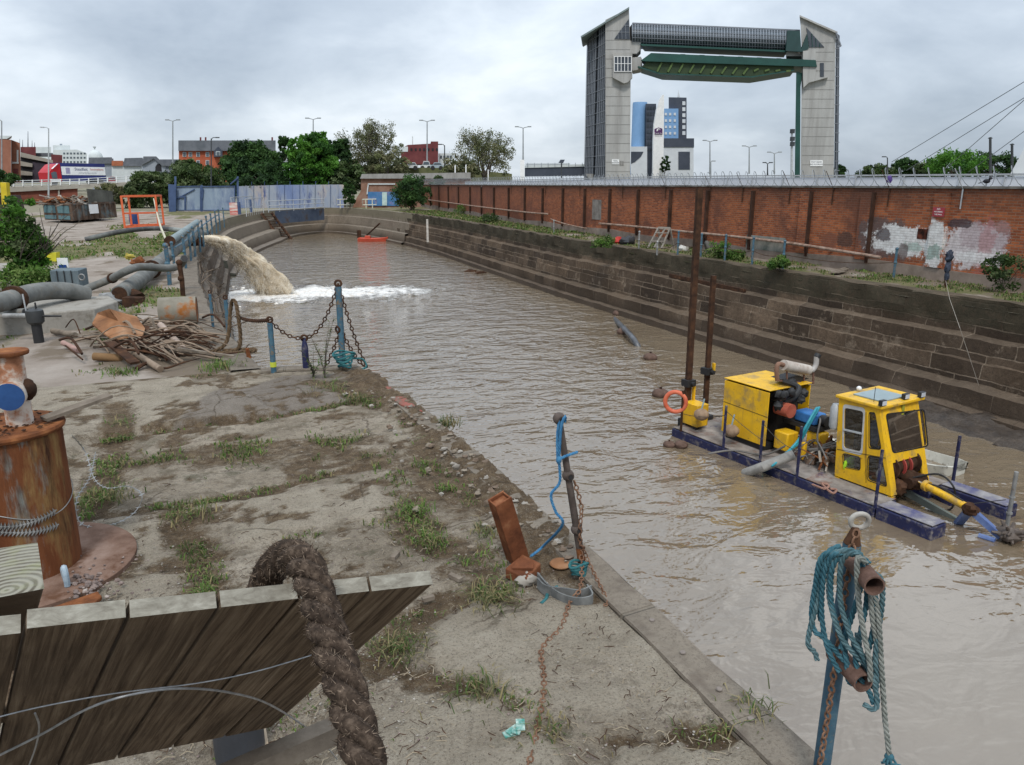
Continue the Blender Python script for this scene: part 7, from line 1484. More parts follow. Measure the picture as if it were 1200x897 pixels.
mb.cyl(D(3.2, 1.0, -2.2), D(2.7, 1.1, -2.15), .13, n=16); mb.build("pump_valves", M("valve_rust", [(.35, (.1, .065, .045)), (.65, (.28, .2, .15))], 6, .8), DR_)
mb = MB(); dbox(mb, 2.45, 3.1, 1.5, 1.85, -1.85, -1.78); dbox(mb, 2.5, 2.6, 1.55, 1.65, -2.4, -1.86); dbox(mb, 2.95, 3.05, 1.7, 1.8, -2.4, -1.86); mb.build("side_tray", M("tray_cream", (.42, .38, .28), 3, .8), DR_)
# control chest, spuds
mb = MB(); dbox(mb, 5.66, 6.13, .28, .62, -2.34, -1.82); CC = mb.build("control_chest", yellow, DR_, bevel=.012); mb = MB(); dbox(mb, 5.7, 5.8, .3, .4, -2.405, -2.345); dbox(mb, 6.0, 6.1, .45, .6, -2.405, -2.345); mb.build("chest_feet", black, CC)
for (u, w, zt, s_, zc) in ((6.22, .50, 2.86, .062, -1.45), (6.24, 1.10, .95, .052, -1.25)):
    SPD = MB().bar(D(u, w, -3.6), D(u + .03, w + .01, zt), s_ * 2, s_ * 2).build("spud_pole", rustdark, DR_)
    mb = MB(); mb.box(D(u, w, zc), (.24, .24, .16), mat=DM3); mb.cyl(D(u - .2, w, zc), D(u + .2, w, zc), .05, n=10); mb.build("spud_clamp", black, SPD)
    mb = MB(); mb.bar(D(u - .12, w + .06, zc - .6 if zt > 1 else zc - .05), D(u - .12, w + .06, zc - .05 if zt > 1 else zc + .2), .07, .05); mb.build("clamp_guide", yellow, SPD)
    mb = MB(); dbox(mb, u - .14, u + .14, w - .13, w + .13, -2.5, -2.3); mb.build("spud_well", black, SPD)
# stanchions
for (u, w, zt, mm) in ((5.82, -.03, -1.47, rustdark), (4.53, -.03, -1.49, bluep), (3.55, -.02, -1.55, bluep), (2.63, -.04, -1.41, bluep), (.98, -.05, -1.36, bluep)): MB().bar(D(u, w, -2.42), D(u, w, zt), .04).build("stanchion", mm, DR_)
p = PK(1118, 556, -2.4); MB().bar(p + V((0, 0, -.3)), V((p.x, p.y, H(511, p.x, p.y))), .045).build("stanchion", bluep, DR_)
mb = MB(); 
for (a, c, s_) in ((D(4.53, -.03, -1.6), D(3.55, -.02, -1.95), .02), (D(3.55, -.02, -1.6), D(2.63, -.04, -1.9), .1), (D(5.82, -.03, -2.0), D(4.53, -.03, -1.7), .06)): mb.tube(sag(a, c, s_, 8), .007, 4)
mb.build("guard_line", black, DR_)
mb = MB(); rope(mb, crv([PK(952, 568, -2.39), PK(966, 573, -2.37), PK(971, 569, -2.38), PK(963, 567, -2.36), PK(975, 578, -2.39), PK(980, 574, -2.39), PK(972, 573, -2.38)], 6), .022); mb.build("deck_rope", M("rope_pinkish", (.3, .17, .13), 9, .9), DR_)
# hung and moored things
p = D(5.95, -.12, -1.75); tag(MB().torus(p, .235, .05, tuple(-DWv * .75 - DU * .65), 28, 12).build("life_ring", M("life_ring_orange", [(.35, (.48, .09, .04)), (.65, (.62, .17, .09))], 5, .6, .1)), "faded orange life ring hung on the dredger's stern post", "life ring")
for (u, v, w, lb) in ((822, 486, .12, "brown ball fender hung by the small yellow chest"), (857, 505, .18, "brown ball fender hung against the large engine housing")):
    c_ = DP(u, v, D(0, w, 0), DWv); B = E("ball_fender", c_, lb, "fender", "ball fenders on the dredger"); MB().ball(c_, (.17, .17, .135), 16, 12, jit=.08).build("ball", M("fender_brown", [(.35, (.20, .135, .09)), (.65, (.33, .24, .165))], 5, .8, .2), B); MB().tube([c_ + V((0, 0, .12)), c_ + DWv * .06 + V((0, 0, .36))], .018, 6).build("lanyard", M("lanyard_blue_grey", (.25, .33, .36), 9, .8), B)
for (u, v, s_, lb) in ((798, 524, .16, "brown float below the dredger's stern corner, nearer the camera"),):
    p = P(u, v, WZ); tag(MB().ball(p + V((0, 0, .05)), (s_, s_, s_ * .6), 14, 10, jit=.15).build("float", m_float), lb, "float", "floats in the dock")
mb = MB(); sec = []; b0 = PK(1129, 545, -2.42); dd = (DU * .97 - DWv * .1).normalized(); dw = DWv
for s_, w_, zt in ((0, .28, .02), (.25, .42, 0), (1.0, .55, -.04), (2.4, .55, -.04), (2.6, .5, 0)):
    q = b0 + dd * s_ - dw * .1; sec.append([q - dw * w_ + V((0, 0, zt)), q - dw * w_ * .8 + V((0, 0, -.42 + (.3 if s_ == 0 else 0))), q + dw * w_ * .8 + V((0, 0, -.42 + (.3 if s_ == 0 else 0))), q + dw * w_ + V((0, 0, zt)), q + dw * (w_ - .05) + V((0, 0, zt + .01)), q + dw * (w_ - .1) + V((0, 0, -.22)), q - dw * (w_ - .1) + V((0, 0, -.22)), q - dw * (w_ - .05) + V((0, 0, zt + .01))])
vs = [p for s_ in sec for p in s_]; nsec = len(sec); fs = [(i * 8 + j, i * 8 + (j + 1) % 8, (i + 1) * 8 + (j + 1) % 8, (i + 1) * 8 + j) for i in range(nsec - 1) for j in range(8)] + [tuple(range(8))[::-1], tuple(range((nsec - 1) * 8, nsec * 8))]
tag(mb.add(vs, fs).build("tender", M("tender_white", [(.35, (.38, .37, .32)), (.65, (.56, .55, .49))], 2.5, .6, .1, grime=((.1, .09, .07), .6, 4))), "dirty white flat tender moored behind the yellow cab", "boat")
# ================================================================ the near quay
def bolt(mb, c, r=.012): mb.cyl(c, c + V((0, 0, .012)), r, n=8)
# big rusty bollard
bc = P(33, 668, 0); BX, BY = bc.x, bc.y; r1 = .385; fr = .79
m_boll = M("bollard_rust", [(.30, (.035, .017, .011)), (.45, (.11, .038, .016)), (.6, (.17, .062, .026)), (.75, (.26, .145, .065))], 3.0, .85, .5, 24, stretch=(1, 1, .22), grime=[((.21, .235, .22), .63, 1.6, .03), ((.24, .15, .06), .6, 2.4, .05), ((.045, .02, .012), .6, 3, .06)])
ztop_ = H(497, BX, BY + r1 * .0)
BO = E("bollard", (BX, BY, 0), "huge rusty steel bollard drum with a capped pipe on top, at the left edge", "bollard")
MB().lathe((BX, BY, 0), [(fr, -.02), (fr, .045), (fr * .98, .055)], 64).build("base_flange", M("flange_dusty", [(.3, (.085, .045, .03)), (.5, (.17, .105, .077)), (.7, (.25, .175, .14))], 3, .9, .5, 30, grime=((.1, .05, .03), .6, 4)), BO)
mb = MB(); n = 40; mb.lathe((BX, BY, .056), [(r1, 0), (r1, ztop_ - .12), (r1 * 1.0, ztop_ - .11)], 48); mb.build("drum", m_boll, BO)
MB().lathe((BX, BY, ztop_ - .053), [(r1 * 1.06, 0), (r1 * 1.08, .02), (r1 * 1.06, .04), (.1, .05)], 48).build("top_plate", rust, BO)
zc = ztop_; tp = P(22, 480, 0); pc = V((BX + .12, BY - .02, 0)); zcap = H(416, pc.x, pc.y)
m_wpr = M("peeling_white", [(.3, (.16, .06, .03)), (.46, (.34, .16, .09)), (.54, (.5, .44, .38)), (.75, (.62, .58, .53))], 4, .8, .4)
PI_ = MB().tube([pc + V((0, 0, zc - .02)), pc + V((0, 0, zcap))], .092, 20).build("pipe", m_wpr, BO); MB().lathe((pc.x, pc.y, zcap + .002), [(.13, 0), (.135, .015), (.13, .03)], 24).build("pipe_cap", rust, PI_)
dv_ = (EYEP - pc); dv_.z = 0; dv_ = (Matrix.Rotation(-.25, 3, 'Z') @ dv_.normalized()); qc = pc + V((0, 0, zc + (zcap - zc) * .47))
MB().cyl(qc, qc + dv_ * .17, .10, n=24).build("side_stub", m_wpr, PI_); MB().cyl(qc + dv_ * .172, qc + dv_ * .18, .102, n=24).build("blue_disc", M("disc_blue", [(.4, (.012, .05, .16)), (.6, (.02, .075, .22))], 3, .5, .2, grime=((.2, .09, .045), .68, 5, .03)), PI_)
MB().ball(pc + RGT * .11 + V((0, 0, (zc + zcap) / 2)), (.05, .06, .08), 10, 8, jit=.3).build("side_knob", rustdark, PI_)
mb = MB(); r = random.Random(2)
for k in range(150):
    a_, rr_ = r.uniform(0, 6.28), r1 * math.sqrt(r.uniform(.05, 1)); p = V((BX + rr_ * math.cos(a_), BY + rr_ * math.sin(a_), ztop_ + .005)); s_ = r.uniform(.005, .019); mb.ball(p, (s_, s_ * .7, s_ * .3), 6, 4, jit=.9)
tag(mb.build("rust_flakes", rustdark), kind='stuff')
MB().bar((BX + .28, BY - .05, ztop_ + .02), (BX + .72, BY + .22, ztop_ + .09), .11, .025).build("splinter_board", wood) ; o = bpy.data.objects["splinter_board"]; tag(o, "weathered splinter board lying on top of the rusty bollard", "board")
# lifting eye and shackle plate on the flange, pebbles
q = P(78, 685, .06); mb = MB(); mb.tube(crv([q + V((0, .03, 0)), q + V((-.01, .03, .09)), q + V((0, .0, .14)), q + V((.01, -.03, .09)), q + V((.01, -.03, 0))], 5), .022, 8); mb.build("lifting_eye", M("eye_pale_blue", [(.4, (.2, .27, .33)), (.6, (.33, .4, .45))], 9, .6), BO)
MB().prism([P(45, 722, .06), P(115, 697, .06), P(120, 703, .06), P(110, 712, .06), P(60, 730, .06)], (0, 0, .03)).build("bearing_plate", rust, BO, bevel=.006)
mb = MB()
for k in range(120):
    u, v = (r.gauss(106, 12), r.gauss(686, 8)) if k < 60 else (r.uniform(70, 180), r.uniform(650, 715)); p = P(u, v, .065 if k < 100 else .01); s_ = r.uniform(.006, .024) * (1 if k < 60 else .6); mb.ball(p, (s_, s_, s_ * .7), 7, 5, jit=.5)
tag(mb.build("pebbles", M("pebble_mix", [(.35, (.09, .07, .065)), (.55, (.22, .17, .15)), (.7, (.4, .36, .32))], 12, .8)), kind='stuff')
# razor wire loop trailing from the bollard
mb = MB(); pts_ = [P(84, 510, .55), P(100, 530, .3), P(110, 560, .12), P(125, 572, .10), P(150, 570, .14), P(166, 580, .2), P(160, 598, .08), P(140, 612, .05), P(110, 618, .05), P(92, 610, .1), P(90, 585, .25), P(105, 560, .32), P(112, 530, .35)]
cv = crv(pts_, 10); mb.tube(cv, .004, 5); q = resample(cv, .07)
for i in range(1, len(q) - 1): d, x, y = frame(q[i + 1] - q[i]); mb.add([q[i] - x * .028 - d * .012, q[i] + d * .012, q[i] + x * .028 + d * .012, q[i] - d * .012], [(0, 1, 2, 3)])
ring_ = [V((BX + r1 * 1.02 * math.cos(a_), BY + r1 * 1.02 * math.sin(a_), .62 + .08 * math.sin(a_ * 2))) for a_ in [-2.6 + .12 * i for i in range(28)]]; mb.tube(ring_, .004, 5)
for k in (0, 1):
    rg = [V((BX + r1 * 1.03 * math.cos(a_), BY + r1 * 1.03 * math.sin(a_), .50 + .09 * k + .05 * math.sin(a_ * 2 + k))) for a_ in [-2.8 + .06 * i for i in range(36)]]; mb.tube(rg, .005, 5)
    for i in range(1, len(rg) - 1): d, x, y = frame(rg[i + 1] - rg[i]); mb.add([rg[i] - y * .035 - d * .01, rg[i] + d * .012 + x * .01, rg[i] + y * .035, rg[i] - d * .012 + x * .01], [(0, 1, 2, 3)])
tag(mb.build("razor_wire", steel, angle=0), "galvanised razor wire wrapped round the rusty bollard and trailing on the ground", "wire")
# rusty I beam stub
a, c = P(612, 662, 0.0), P(582, 577, 0); b_ = P(607, 655, .02); zt = H(578, b_.x - .12, b_.y - .02); tip = V((b_.x - .20, b_.y - .10, zt))
IB = E("steel_stub", b_, "leaning rusty steel beam stub bolted to the quay", "beam stub"); m_ib = M("beam_rust", [(.3, (.075, .028, .015)), (.55, (.18, .065, .03)), (.75, (.30, .14, .07))], 5, .8, .4, 30)
d, x, y = frame(tip - b_, V((.25, -1, 0))); 
cf = (EYEP - b_); cf.z = 0; cf = (Matrix.Rotation(.55, 3, 'Z') @ cf.normalized()); mb = MB(); cf = (cf - d * cf.dot(d)).normalized(); sx_ = d.cross(cf).normalized()
mb.bar(b_ + cf * .055, tip + cf * .055, .15, .014, up=cf); mb.bar(b_ - cf * .055, tip - cf * .055, .15, .014, up=cf)
for s_ in (-1, 1): mb.bar(b_ + sx_ * .066 * s_, tip + sx_ * .066 * s_ - d * .004, .012, .094, up=cf)
mb.bar(b_, tip - d * .03, .118, .094, up=cf)
mb.build("beam", m_ib, IB, bevel=.003)
MB().prism([P(592, 678, .0), P(617, 690, .0), P(634, 672, .0), P(612, 661, .0)], (0, 0, .09)).build("foot_block", m_ib, IB, bevel=.012); MB().prism([P(600, 668, .09), P(625, 668, .1), P(626, 659, .12), P(608, 657, .11)], (0, 0, .015)).build("foot_plate", m_ib, IB)
p = P(657, 662, .012); tag(MB().lathe(p, [(.085, 0), (.09, .012), (.08, .022)], 20).build("rusty_disc", m_plate), "thin rusty half buried disc beside the beam stub", "disc")
# bent post with eyes, blue rope, chain, belts
b_ = P(684, 672, 0); mid = P(664, 570, 0); zt = H(487, b_.x - .1, b_.y); LP_ = E("eye_post", b_, "leaning iron post with eyes along its shaft, beside the beam stub", "post")
tip = V((b_.x - .25, b_.y - .02, zt)); m_iron = M("iron_dark", [(.3, (.045, .035, .03)), (.6, (.10, .08, .07)), (.78, (.18, .13, .10))], 8, .75, .4, 40)
low = b_.lerp(tip, .18); MB().tube([b_ - V((0, 0, .03)), low], [.032, .03], 10).build("foot", rust, LP_); MB().tube([low, b_.lerp(tip, .52), tip], [.030, .027, .024], 12).build("shaft", m_iron, LP_)
for f in (.30, .65, 1.0):
    c_ = b_.lerp(tip, f); mb = MB(); mb.ball(c_, .046, 14, 10); mb.torus(c_ - V((0, .035, 0)), .024, .01, (.1, 1, .1), 16, 8); e_ = mb.build("eye", m_iron, LP_); MB().cyl(c_ - V((0, .05, 0)), c_ - V((0, .044, 0)), .018, n=14).build("eye_hole", black, e_)
m_br = M("rope_blue", [(.35, (.03, .12, .25)), (.65, (.07, .22, .38))], 30, .7)
mb = MB(); e0 = tip + V((0, -.04, 0)); k0 = V((tip.x - .02, tip.y - .05, H(536, tip.x, tip.y)))
rope(mb, crv([e0 + V((.03, 0, -.02)), e0 + V((.02, -.02, .03)), e0 + V((-.01, -.02, -.05)), k0], 8), .011); rope(mb, crv([e0 + V((-.01, 0, .0)), e0 + V((-.03, 0, -.1)), k0 + V((-.01, 0, 0))], 6), .011)
zz1 = lambda v: H(v, b_.x - .2, b_.y)
rope(mb, crv([k0, V((k0.x + .01, k0.y, zz1(560))), V((k0.x - .06, k0.y, zz1(573))), V((k0.x - .03, k0.y - .02, zz1(592))), V((k0.x + .02, k0.y - .04, zz1(607))), P(637, 640, .12), P(622, 652, .12)], 10), .011)
rope(mb, [k0, k0 + V((.05, 0, .02)), k0 + V((.16, .01, .035))], .011); mb.ball(k0, (.022, .022, .035), 10, 8, jit=.3)
tag(mb.build("blue_rope", m_br), "bright blue rope tied to the top of the leaning eye post", "rope")
mb = MB(); cpts = [b_.lerp(tip, .62) + V((.03, -.03, 0)), b_.lerp(tip, .45) + V((.05, -.04, 0)), b_.lerp(tip, .3) + V((.0, -.05, 0)), b_.lerp(tip, .12) + V((-.02, -.05, 0)), P(680, 690, .10), P(668, 705, .05), P(660, 730, .02)]
cg = [P(u, v, .022) for u, v in ((660, 730), (652, 742), (641, 752), (634, 765), (637, 790), (637, 815), (632, 840), (627, 868), (618, 900), (600, 930))]
chain(mb, crv(cpts + cg[1:], 8), .052, .0058); chain(mb, crv([P(683, 640, .28), P(688, 655, .15), P(705, 690, .05), P(712, 705, .02), P(706, 712, .02)], 8), .045, .005)
tag(mb.build("chain", M("chain_rust", [(.35, (.10, .05, .03)), (.65, (.24, .14, .09))], 20, .85)), "rusty chain hanging from the eye post and trailing across the concrete", "chain")
m_belt = M("belt_grey", [(.35, (.09, .092, .09)), (.65, (.19, .192, .185))], 6, .8)
mb = MB()
for pts_, hh_ in (([(630, 683), (640, 692), (660, 695), (680, 697), (693, 692)], .05), ([(630, 676), (642, 690), (658, 701), (678, 706), (694, 702), (688, 690)], .03)):
    q = crv([P(u, v, .05) for u, v in pts_], 8)
    for a, c in zip(q, q[1:]): mb.bar(a, c, .012, .085 if hh_ > .04 else .075)
tag(mb.build("rubber_belt", m_belt), "loops of flat grey rubber belt at the foot of the eye post", "belt")
m_teal = MATS["rope_teal"]; mb = MB(); q = P(678, 672, .05)
for k in range(5): mb.tube([q + V((.05 * math.cos(t_) * (1 + .15 * k), .045 * math.sin(t_), .02 * k + .015 * math.sin(2 * t_ + k))) for t_ in [2 * PI * j / 14 for j in range(14)]], .010, 6, closed=True)
tag(MB().tube(crv([P(653, 688, .02), P(643, 694, .02), P(640, 702, .02), P(634, 708, .02)], 6), .014, 8).build("rope_end", m_teal), "short cut end of teal rope lying below the rubber belt", "rope"); tag(mb.build("teal_rope", m_teal), "frayed teal rope knotted at the foot of the leaning eye post", "rope")
p = P(619, 672, .03); tag(MB().ball(P(616, 680, .04), (.09, .06, .05), 12, 8, jit=.5).build("stone_lump", concrete), "rounded stone lump in front of the beam stub", "stone")
# blue post with cross bars, its chain and the coiled rope
pb = P(958, 935, 0); zt = H(640, pb.x, pb.y); BP = E("blue_mooring_post", pb, "blue pipe post with two rusty cross bars at the water's edge", "post"); tp_ = V((pb.x + .035, pb.y + .01, zt))
MB().tube([pb, tp_], .040, 18).build("shaft", M("post_blue_worn", [(.3, (.02, .055, .085)), (.55, (.045, .105, .15)), (.75, (.10, .17, .19))], 7, .6, .3, 40, grime=[((.19, .15, .07), .62, 9, .03), ((.12, .06, .04), .66, 12, .03)]), BP)
def stub(u0, v0, u1, v1, zf, L, r_):
    c_ = pb.lerp(tp_, zf); zc_ = c_.z; d0 = toW(*cam_dir(u1, v1)); best = None
    for k in range(-60, 61):
        an = k * PI / 60; d = V((math.cos(an), math.sin(an), 0)); e_ = c_ + d * L; pu_, pv_ = proj(e_); er = (pu_ - u1) ** 2 + (pv_ - v1) ** 2
        if best is None or er < best[0]: best = (er, d)
    d = best[1]; s = MB().ring(c_ - d * .02, c_ + d * L, r_, r_ * .84, 22).build("cross_bar", M("bar_rust", [(.3, (.07, .04, .03)), (.55, (.15, .09, .07)), (.75, (.25, .17, .14))], 9, .8, .4, 50), BP); MB().cyl(c_ + d * L * .3, c_ + d * L * .31, r_ * .8, n=18).build("bar_inside", black, s); return c_, d
zf1 = next(f / 200 for f in range(200) if proj(pb.lerp(tp_, f / 200))[1] < 655); zf2 = next(f / 200 for f in range(200) if proj(pb.lerp(tp_, f / 200))[1] < 768)
c1, d1_ = stub(975, 655, 1024, 667, zf1, .26, .045); c2, d2_ = stub(968, 768, 1014, 811, zf2, .22, .046)
zs = H(612, tp_.x, tp_.y); sh = V((tp_.x + .01, tp_.y, zs)); MB().torus(sh + V((.02, 0, 0)), .04, .012, (.5, 1, .25), 22, 10).build("shackle", M("shackle_grey", [(.4, (.28, .26, .23)), (.6, (.42, .40, .36))], 9, .6, .2), BP)
MB().tube([tp_, sh + V((0, 0, -.03))], [.040, .016], 12).build("post_tip", rustdark, BP)
mb = MB(); chain(mb, crv([sh + V((-.01, -.02, -.03)), sh + V((-.04, -.03, -.1)), tp_ + V((-.05, -.04, -.1)), pb.lerp(tp_, .62) + V((-.055, -.045, 0)), pb.lerp(tp_, .3) + V((-.06, -.045, 0)), pb + V((-.07, -.04, .02))], 8), .046, .0056)
tag(mb.build("chain", MATS["chain_rust"]), "dark rusty chain hanging down the blue mooring post", "chain")
m_cr = [M("rope_faded_teal", [(.35, (.045, .095, .11)), (.65, (.115, .185, .20))], 22, .85), M("rope_teal_strong", [(.35, (.025, .08, .105)), (.65, (.06, .15, .185))], 22, .85), M("rope_greyed", [(.35, (.13, .145, .13)), (.65, (.27, .28, .255))], 22, .9)]
mb = MB(); r = random.Random(9); side = d1_.cross(V((0, 0, 1))).normalized()
if side.dot(RGT) > 0: side = -side
tolens = (EYEP - c1); tolens.z = 0; tolens.normalize(); per = V((-tolens.y, tolens.x, 0)) * -1
def SP(u, v, off=0.0):                           # point of the upright plane through the post that faces the quay
    n = (EYEP - pb); n.z = 0; n.normalize(); return DP(u, v, pb + n * (.06 + off), n)
loops = [([(978, 645), (962, 655), (955, 690), (951, 720), (955, 740), (966, 748), (985, 770), (1004, 790), (1017, 808), (1024, 825)], .05, 1), ([(985, 640), (968, 652), (960, 700), (962, 730)], .04, 1), ([(1010, 650), (990, 645), (975, 660), (972, 700), (985, 745), (1005, 770), (1022, 785)], .06, 0),
         ([(1012, 655), (1000, 648), (986, 660), (985, 705), (997, 745), (1012, 770), (1024, 800), (1028, 822), (1024, 832), (1012, 825)], .07, 0), ([(1015, 660), (1005, 655), (1006, 700), (1012, 740), (1019, 775), (1020, 800)], .09, 2), ([(1018, 660), (1012, 658), (1008, 690), (996, 730), (985, 762)], .05, 1),
         ([(1024, 672), (1033, 680), (1034, 705), (1030, 735), (1026, 770), (1027, 805), (1020, 800), (1010, 770), (1004, 740)], .03, 0), ([(1020, 674), (1022, 720), (1028, 760), (1029, 800), (1022, 770)], .02, 2), ([(985, 650), (975, 668), (975, 710), (990, 762), (995, 800), (1004, 790), (1000, 750)], .055, 1),
         ([(1008, 652), (985, 646), (964, 660), (959, 700), (950, 735), (947, 755), (955, 765), (958, 775)], .05, 0), ([(1000, 650), (978, 650), (966, 672), (963, 720), (970, 760), (985, 790)], .06, 1), ([(1022, 672), (1026, 700), (1022, 745), (1008, 790), (1002, 785), (1008, 745), (1016, 700), (1012, 668)], .015, 1)]
for px, off, mi in loops: rope(mb, crv([SP(u, v, off + .012 * math.sin(i * 1.7)) for i, (u, v) in enumerate(px)], 10), .0125, mi=mi)
rope(mb, crv([SP(1020, 672, .03), SP(1029, 720, .03), SP(1033, 780, .03), SP(1037, 840, .03), SP(1041, 875, .03), SP(1042, 887, .03)], 10), .0125, mi=2)
for k in range(7): a = SP(1042, 886, .03); mb.tube(crv([a, a + V((r.uniform(-.03, .05), r.uniform(-.03, .03), -.025)), a + V((r.uniform(-.03, .06), r.uniform(-.03, .03), -.05))], 4), .006, 5, mi=1)
mb.ball(SP(1042, 887, .03), (.022, .022, .02), 8, 6, mi=1)
tag(mb.build("coiled_rope", m_cr), "faded teal rope coiled over the upper bar of the blue mooring post", "rope")
mb = MB(); r = random.Random(71)
for k in range(190):
    y = r.uniform(5.0, 12.2); x = edge_x(y) - abs(r.gauss(.05, .35)) - .05; s_ = r.uniform(.01, .04); mb.ball((x, y, .05 + s_ * .2), (s_, s_ * r.uniform(.6, 1), s_ * r.uniform(.4, .7)), 7, 5, jit=.9, sc=2, mi=r.randrange(3))
tag(mb.build("edge_rubble", [concrete, M("stone_brown", (.16, .12, .09), 9, .9), M("stone_grey_brown", (.22, .185, .145), 9, .9)]), kind='stuff')
# ---------------- board panel, post, hawser right in front of the camera
d0, d5 = 1.17, 1.58
p0, p5 = R(28, 738, d0), R(511, 683, d5); across = (p5 - p0); along = toW(*cam_dir(-65, 1196)).normalized(); along = (along - across.normalized() * along.dot(across.normalized())).normalized()
nrm_ = across.normalized().cross(along).normalized()
if nrm_.dot(EYEP - p0) > 0: nrm_ = -nrm_          # away from the camera
m, t, b = nodes("fence_board"); vec = coords(t, 'Object', (1, 1, 1)); 
lx, ly_, lz = across.normalized(), along, nrm_
rot = Matrix((lx, ly_, lz)).to_4x4()
vr = t.nodes.new("ShaderNodeCombineXYZ")
for k, ax_ in enumerate((lx, ly_, lz)):
    dp_ = t.nodes.new("ShaderNodeVectorMath"); dp_.operation = 'DOT_PRODUCT'; t.links.new(vec, dp_.inputs[0]); dp_.inputs[1].default_value = tuple(ax_ * (44, 1.5, 44)[k]); t.links.new(dp_.outputs['Value'], vr.inputs[k])
g1 = nz(t, vr.outputs[0], 1.6, 9, .72, .5); g2 = nz(t, vec, 3.0, 5, .6)
col = ramp(t, g1, [(.32, (.03, .02, .013)), (.46, (.115, .08, .053)), (.56, (.19, .14, .095)), (.72, (.30, .235, .17))]); col = mix(t, ramp(t, g2, [(.4, .0), (.7, .6)]), col, (.075, .055, .04))
t.links.new(col, b.inputs['Base Color']); b.inputs['Roughness'].default_value = .88; bump(t, b, g1, .7, .006); m_board = m
m, t, b = nodes("board_end_grain"); vec = coords(t, 'Object'); vr = t.nodes.new("ShaderNodeCombineXYZ")
for k, ax_ in enumerate((lx, ly_, lz)):
    dp_ = t.nodes.new("ShaderNodeVectorMath"); dp_.operation = 'DOT_PRODUCT'; t.links.new(vec, dp_.inputs[0]); dp_.inputs[1].default_value = tuple(ax_ * (1, .2, 2.2)[k]); t.links.new(dp_.outputs['Value'], vr.inputs[k])
eg = nz(t, vr.outputs[0], 26, 6, .7, .4); col = ramp(t, eg, [(.3, (.14, .125, .10)), (.55, (.25, .235, .195)), (.75, (.36, .345, .295))]); t.links.new(col, b.inputs['Base Color']); b.inputs['Roughness'].default_value = .9; bump(t, b, eg, .5, .004); m_end = m
PN = E("board_panel", p0.lerp(p5, .5), "tilted panel of weathered grey boards in the bottom left foreground", "board panel")
n0 = -2; W1 = across / 5.0; r = random.Random(1)
for k in range(-3, 5):
    a = p0 + W1 * k + lx * .0035; c = p0 + W1 * (k + 1) - lx * .0035; dz = r.uniform(-.008, .012) if k >= 0 else r.uniform(-.004, .02); st = along * dz; th = nrm_ * .03
    mb = MB(); L = along * 1.15; fr0 = [a + st, c + st, c + st + th, a + st + th]; vs = fr0 + [q + L for q in fr0]
    mb.add(vs, [(0, 1, 2, 3)], 1); mb.add(vs, [(7, 6, 5, 4), (0, 4, 5, 1), (1, 5, 6, 2), (2, 6, 7, 3), (3, 7, 4, 0)], 0)
    bo = mb.build("board", [m_board, m_end], PN, bevel=.0025, angle=30)
mid_ = along * .55 + nrm_ * .031
MB().bar(p0 - W1 * 2 + mid_ + nrm_ * .02, p5 + mid_ + nrm_ * .02 - across * .04, .04, .09, up=nrm_).build("back_rail", m_board, PN)
m_wire = M("wire_galv", [(.4, (.30, .31, .32)), (.6, (.46, .47, .48))], 30, .4, 0, metal=.5)
def on_panel(u, v, off=-.012): return DP(u, v, p0 + nrm_ * off, nrm_)
for px, lb, rr_ in ([[(-40, 852), (0, 840), (60, 826), (140, 812), (230, 801), (300, 787), (365, 768)], "taut thin wire across the upper boards of the panel", .0016], [[(-30, 900), (0, 885), (50, 860), (100, 832), (150, 815), (210, 807), (270, 812), (320, 828), (370, 862), (395, 890)], "thicker loose wire arching across the board panel", .0026], [[(41, 836), (46, 852), (42, 875), (33, 900)], "short loose wire end hanging on the leftmost boards", .002]):
    tag(MB().tube(crv([on_panel(u, v, -.012 - (.02 if rr_ > .0025 else 0)) for u, v in px], 8), rr_, 6).build("wire", m_wire), lb, "wire", "wires on the board panel")
# timber post with growth rings
m, t, b = nodes("post_end_grain"); vec = coords(t, 'Position'); z0p = 2.22; ct = P(8, 692, z0p)
mp_ = t.nodes.new("ShaderNodeMapping"); t.links.new(vec, mp_.inputs[0]); mp_.inputs['Location'].default_value = (-ct.x, -ct.y, 0)
sx = t.nodes.new("ShaderNodeVectorMath"); sx.operation = 'MULTIPLY'; t.links.new(mp_.outputs[0], sx.inputs[0]); sx.inputs[1].default_value = (1, 1, 0)
wv_ = t.nodes.new("ShaderNodeTexWave"); wv_.wave_type = 'RINGS'; wv_.rings_direction = 'Z'; wv_.inputs['Scale'].default_value = 19; wv_.inputs['Distortion'].default_value = 1.6; wv_.inputs['Detail'].default_value = 3; wv_.inputs['Detail Scale'].default_value = 1.5; t.links.new(sx.outputs[0], wv_.inputs[0])
col = ramp(t, wv_.outputs['Fac'], [(.15, (.10, .088, .065)), (.75, (.26, .245, .2))]); col = mix(t, ramp(t, nz(t, vec, 14, 6, .7), [(.4, 0.0), (.7, .6)]), col, (.27, .26, .21)); col = mix(t, ramp(t, nz(t, vec, 9, 4, .7), [(.55, 0.0), (.7, .5)]), col, (.24, .25, .13)); t.links.new(col, b.inputs['Base Color']); b.inputs['Roughness'].default_value = .9; bump(t, b, wv_.outputs['Fac'], .4, .004); m_ring = m
tops = [P(-60, 712, z0p), P(52, 690, z0p), P(44, 636, z0p), P(-50, 650, z0p)]
mb = MB(); vs = tops + [p + along * .9 + nrm_ * .05 for p in tops]; mb.add(vs, [(0, 1, 2, 3)], 1); mb.add(vs, [(7, 6, 5, 4), (0, 4, 5, 1), (1, 5, 6, 2), (2, 6, 7, 3), (3, 7, 4, 0)], 0)
tag(mb.build("timber_post", [wood, m_ring], bevel=.006, angle=30), "thick square timber post with growth rings on its sawn top", "post")
a, c = R(402, 852, 2.3), R(300, 897, 2.15); dd = (a - c); a = a + dd * .25; c = c - dd * .4
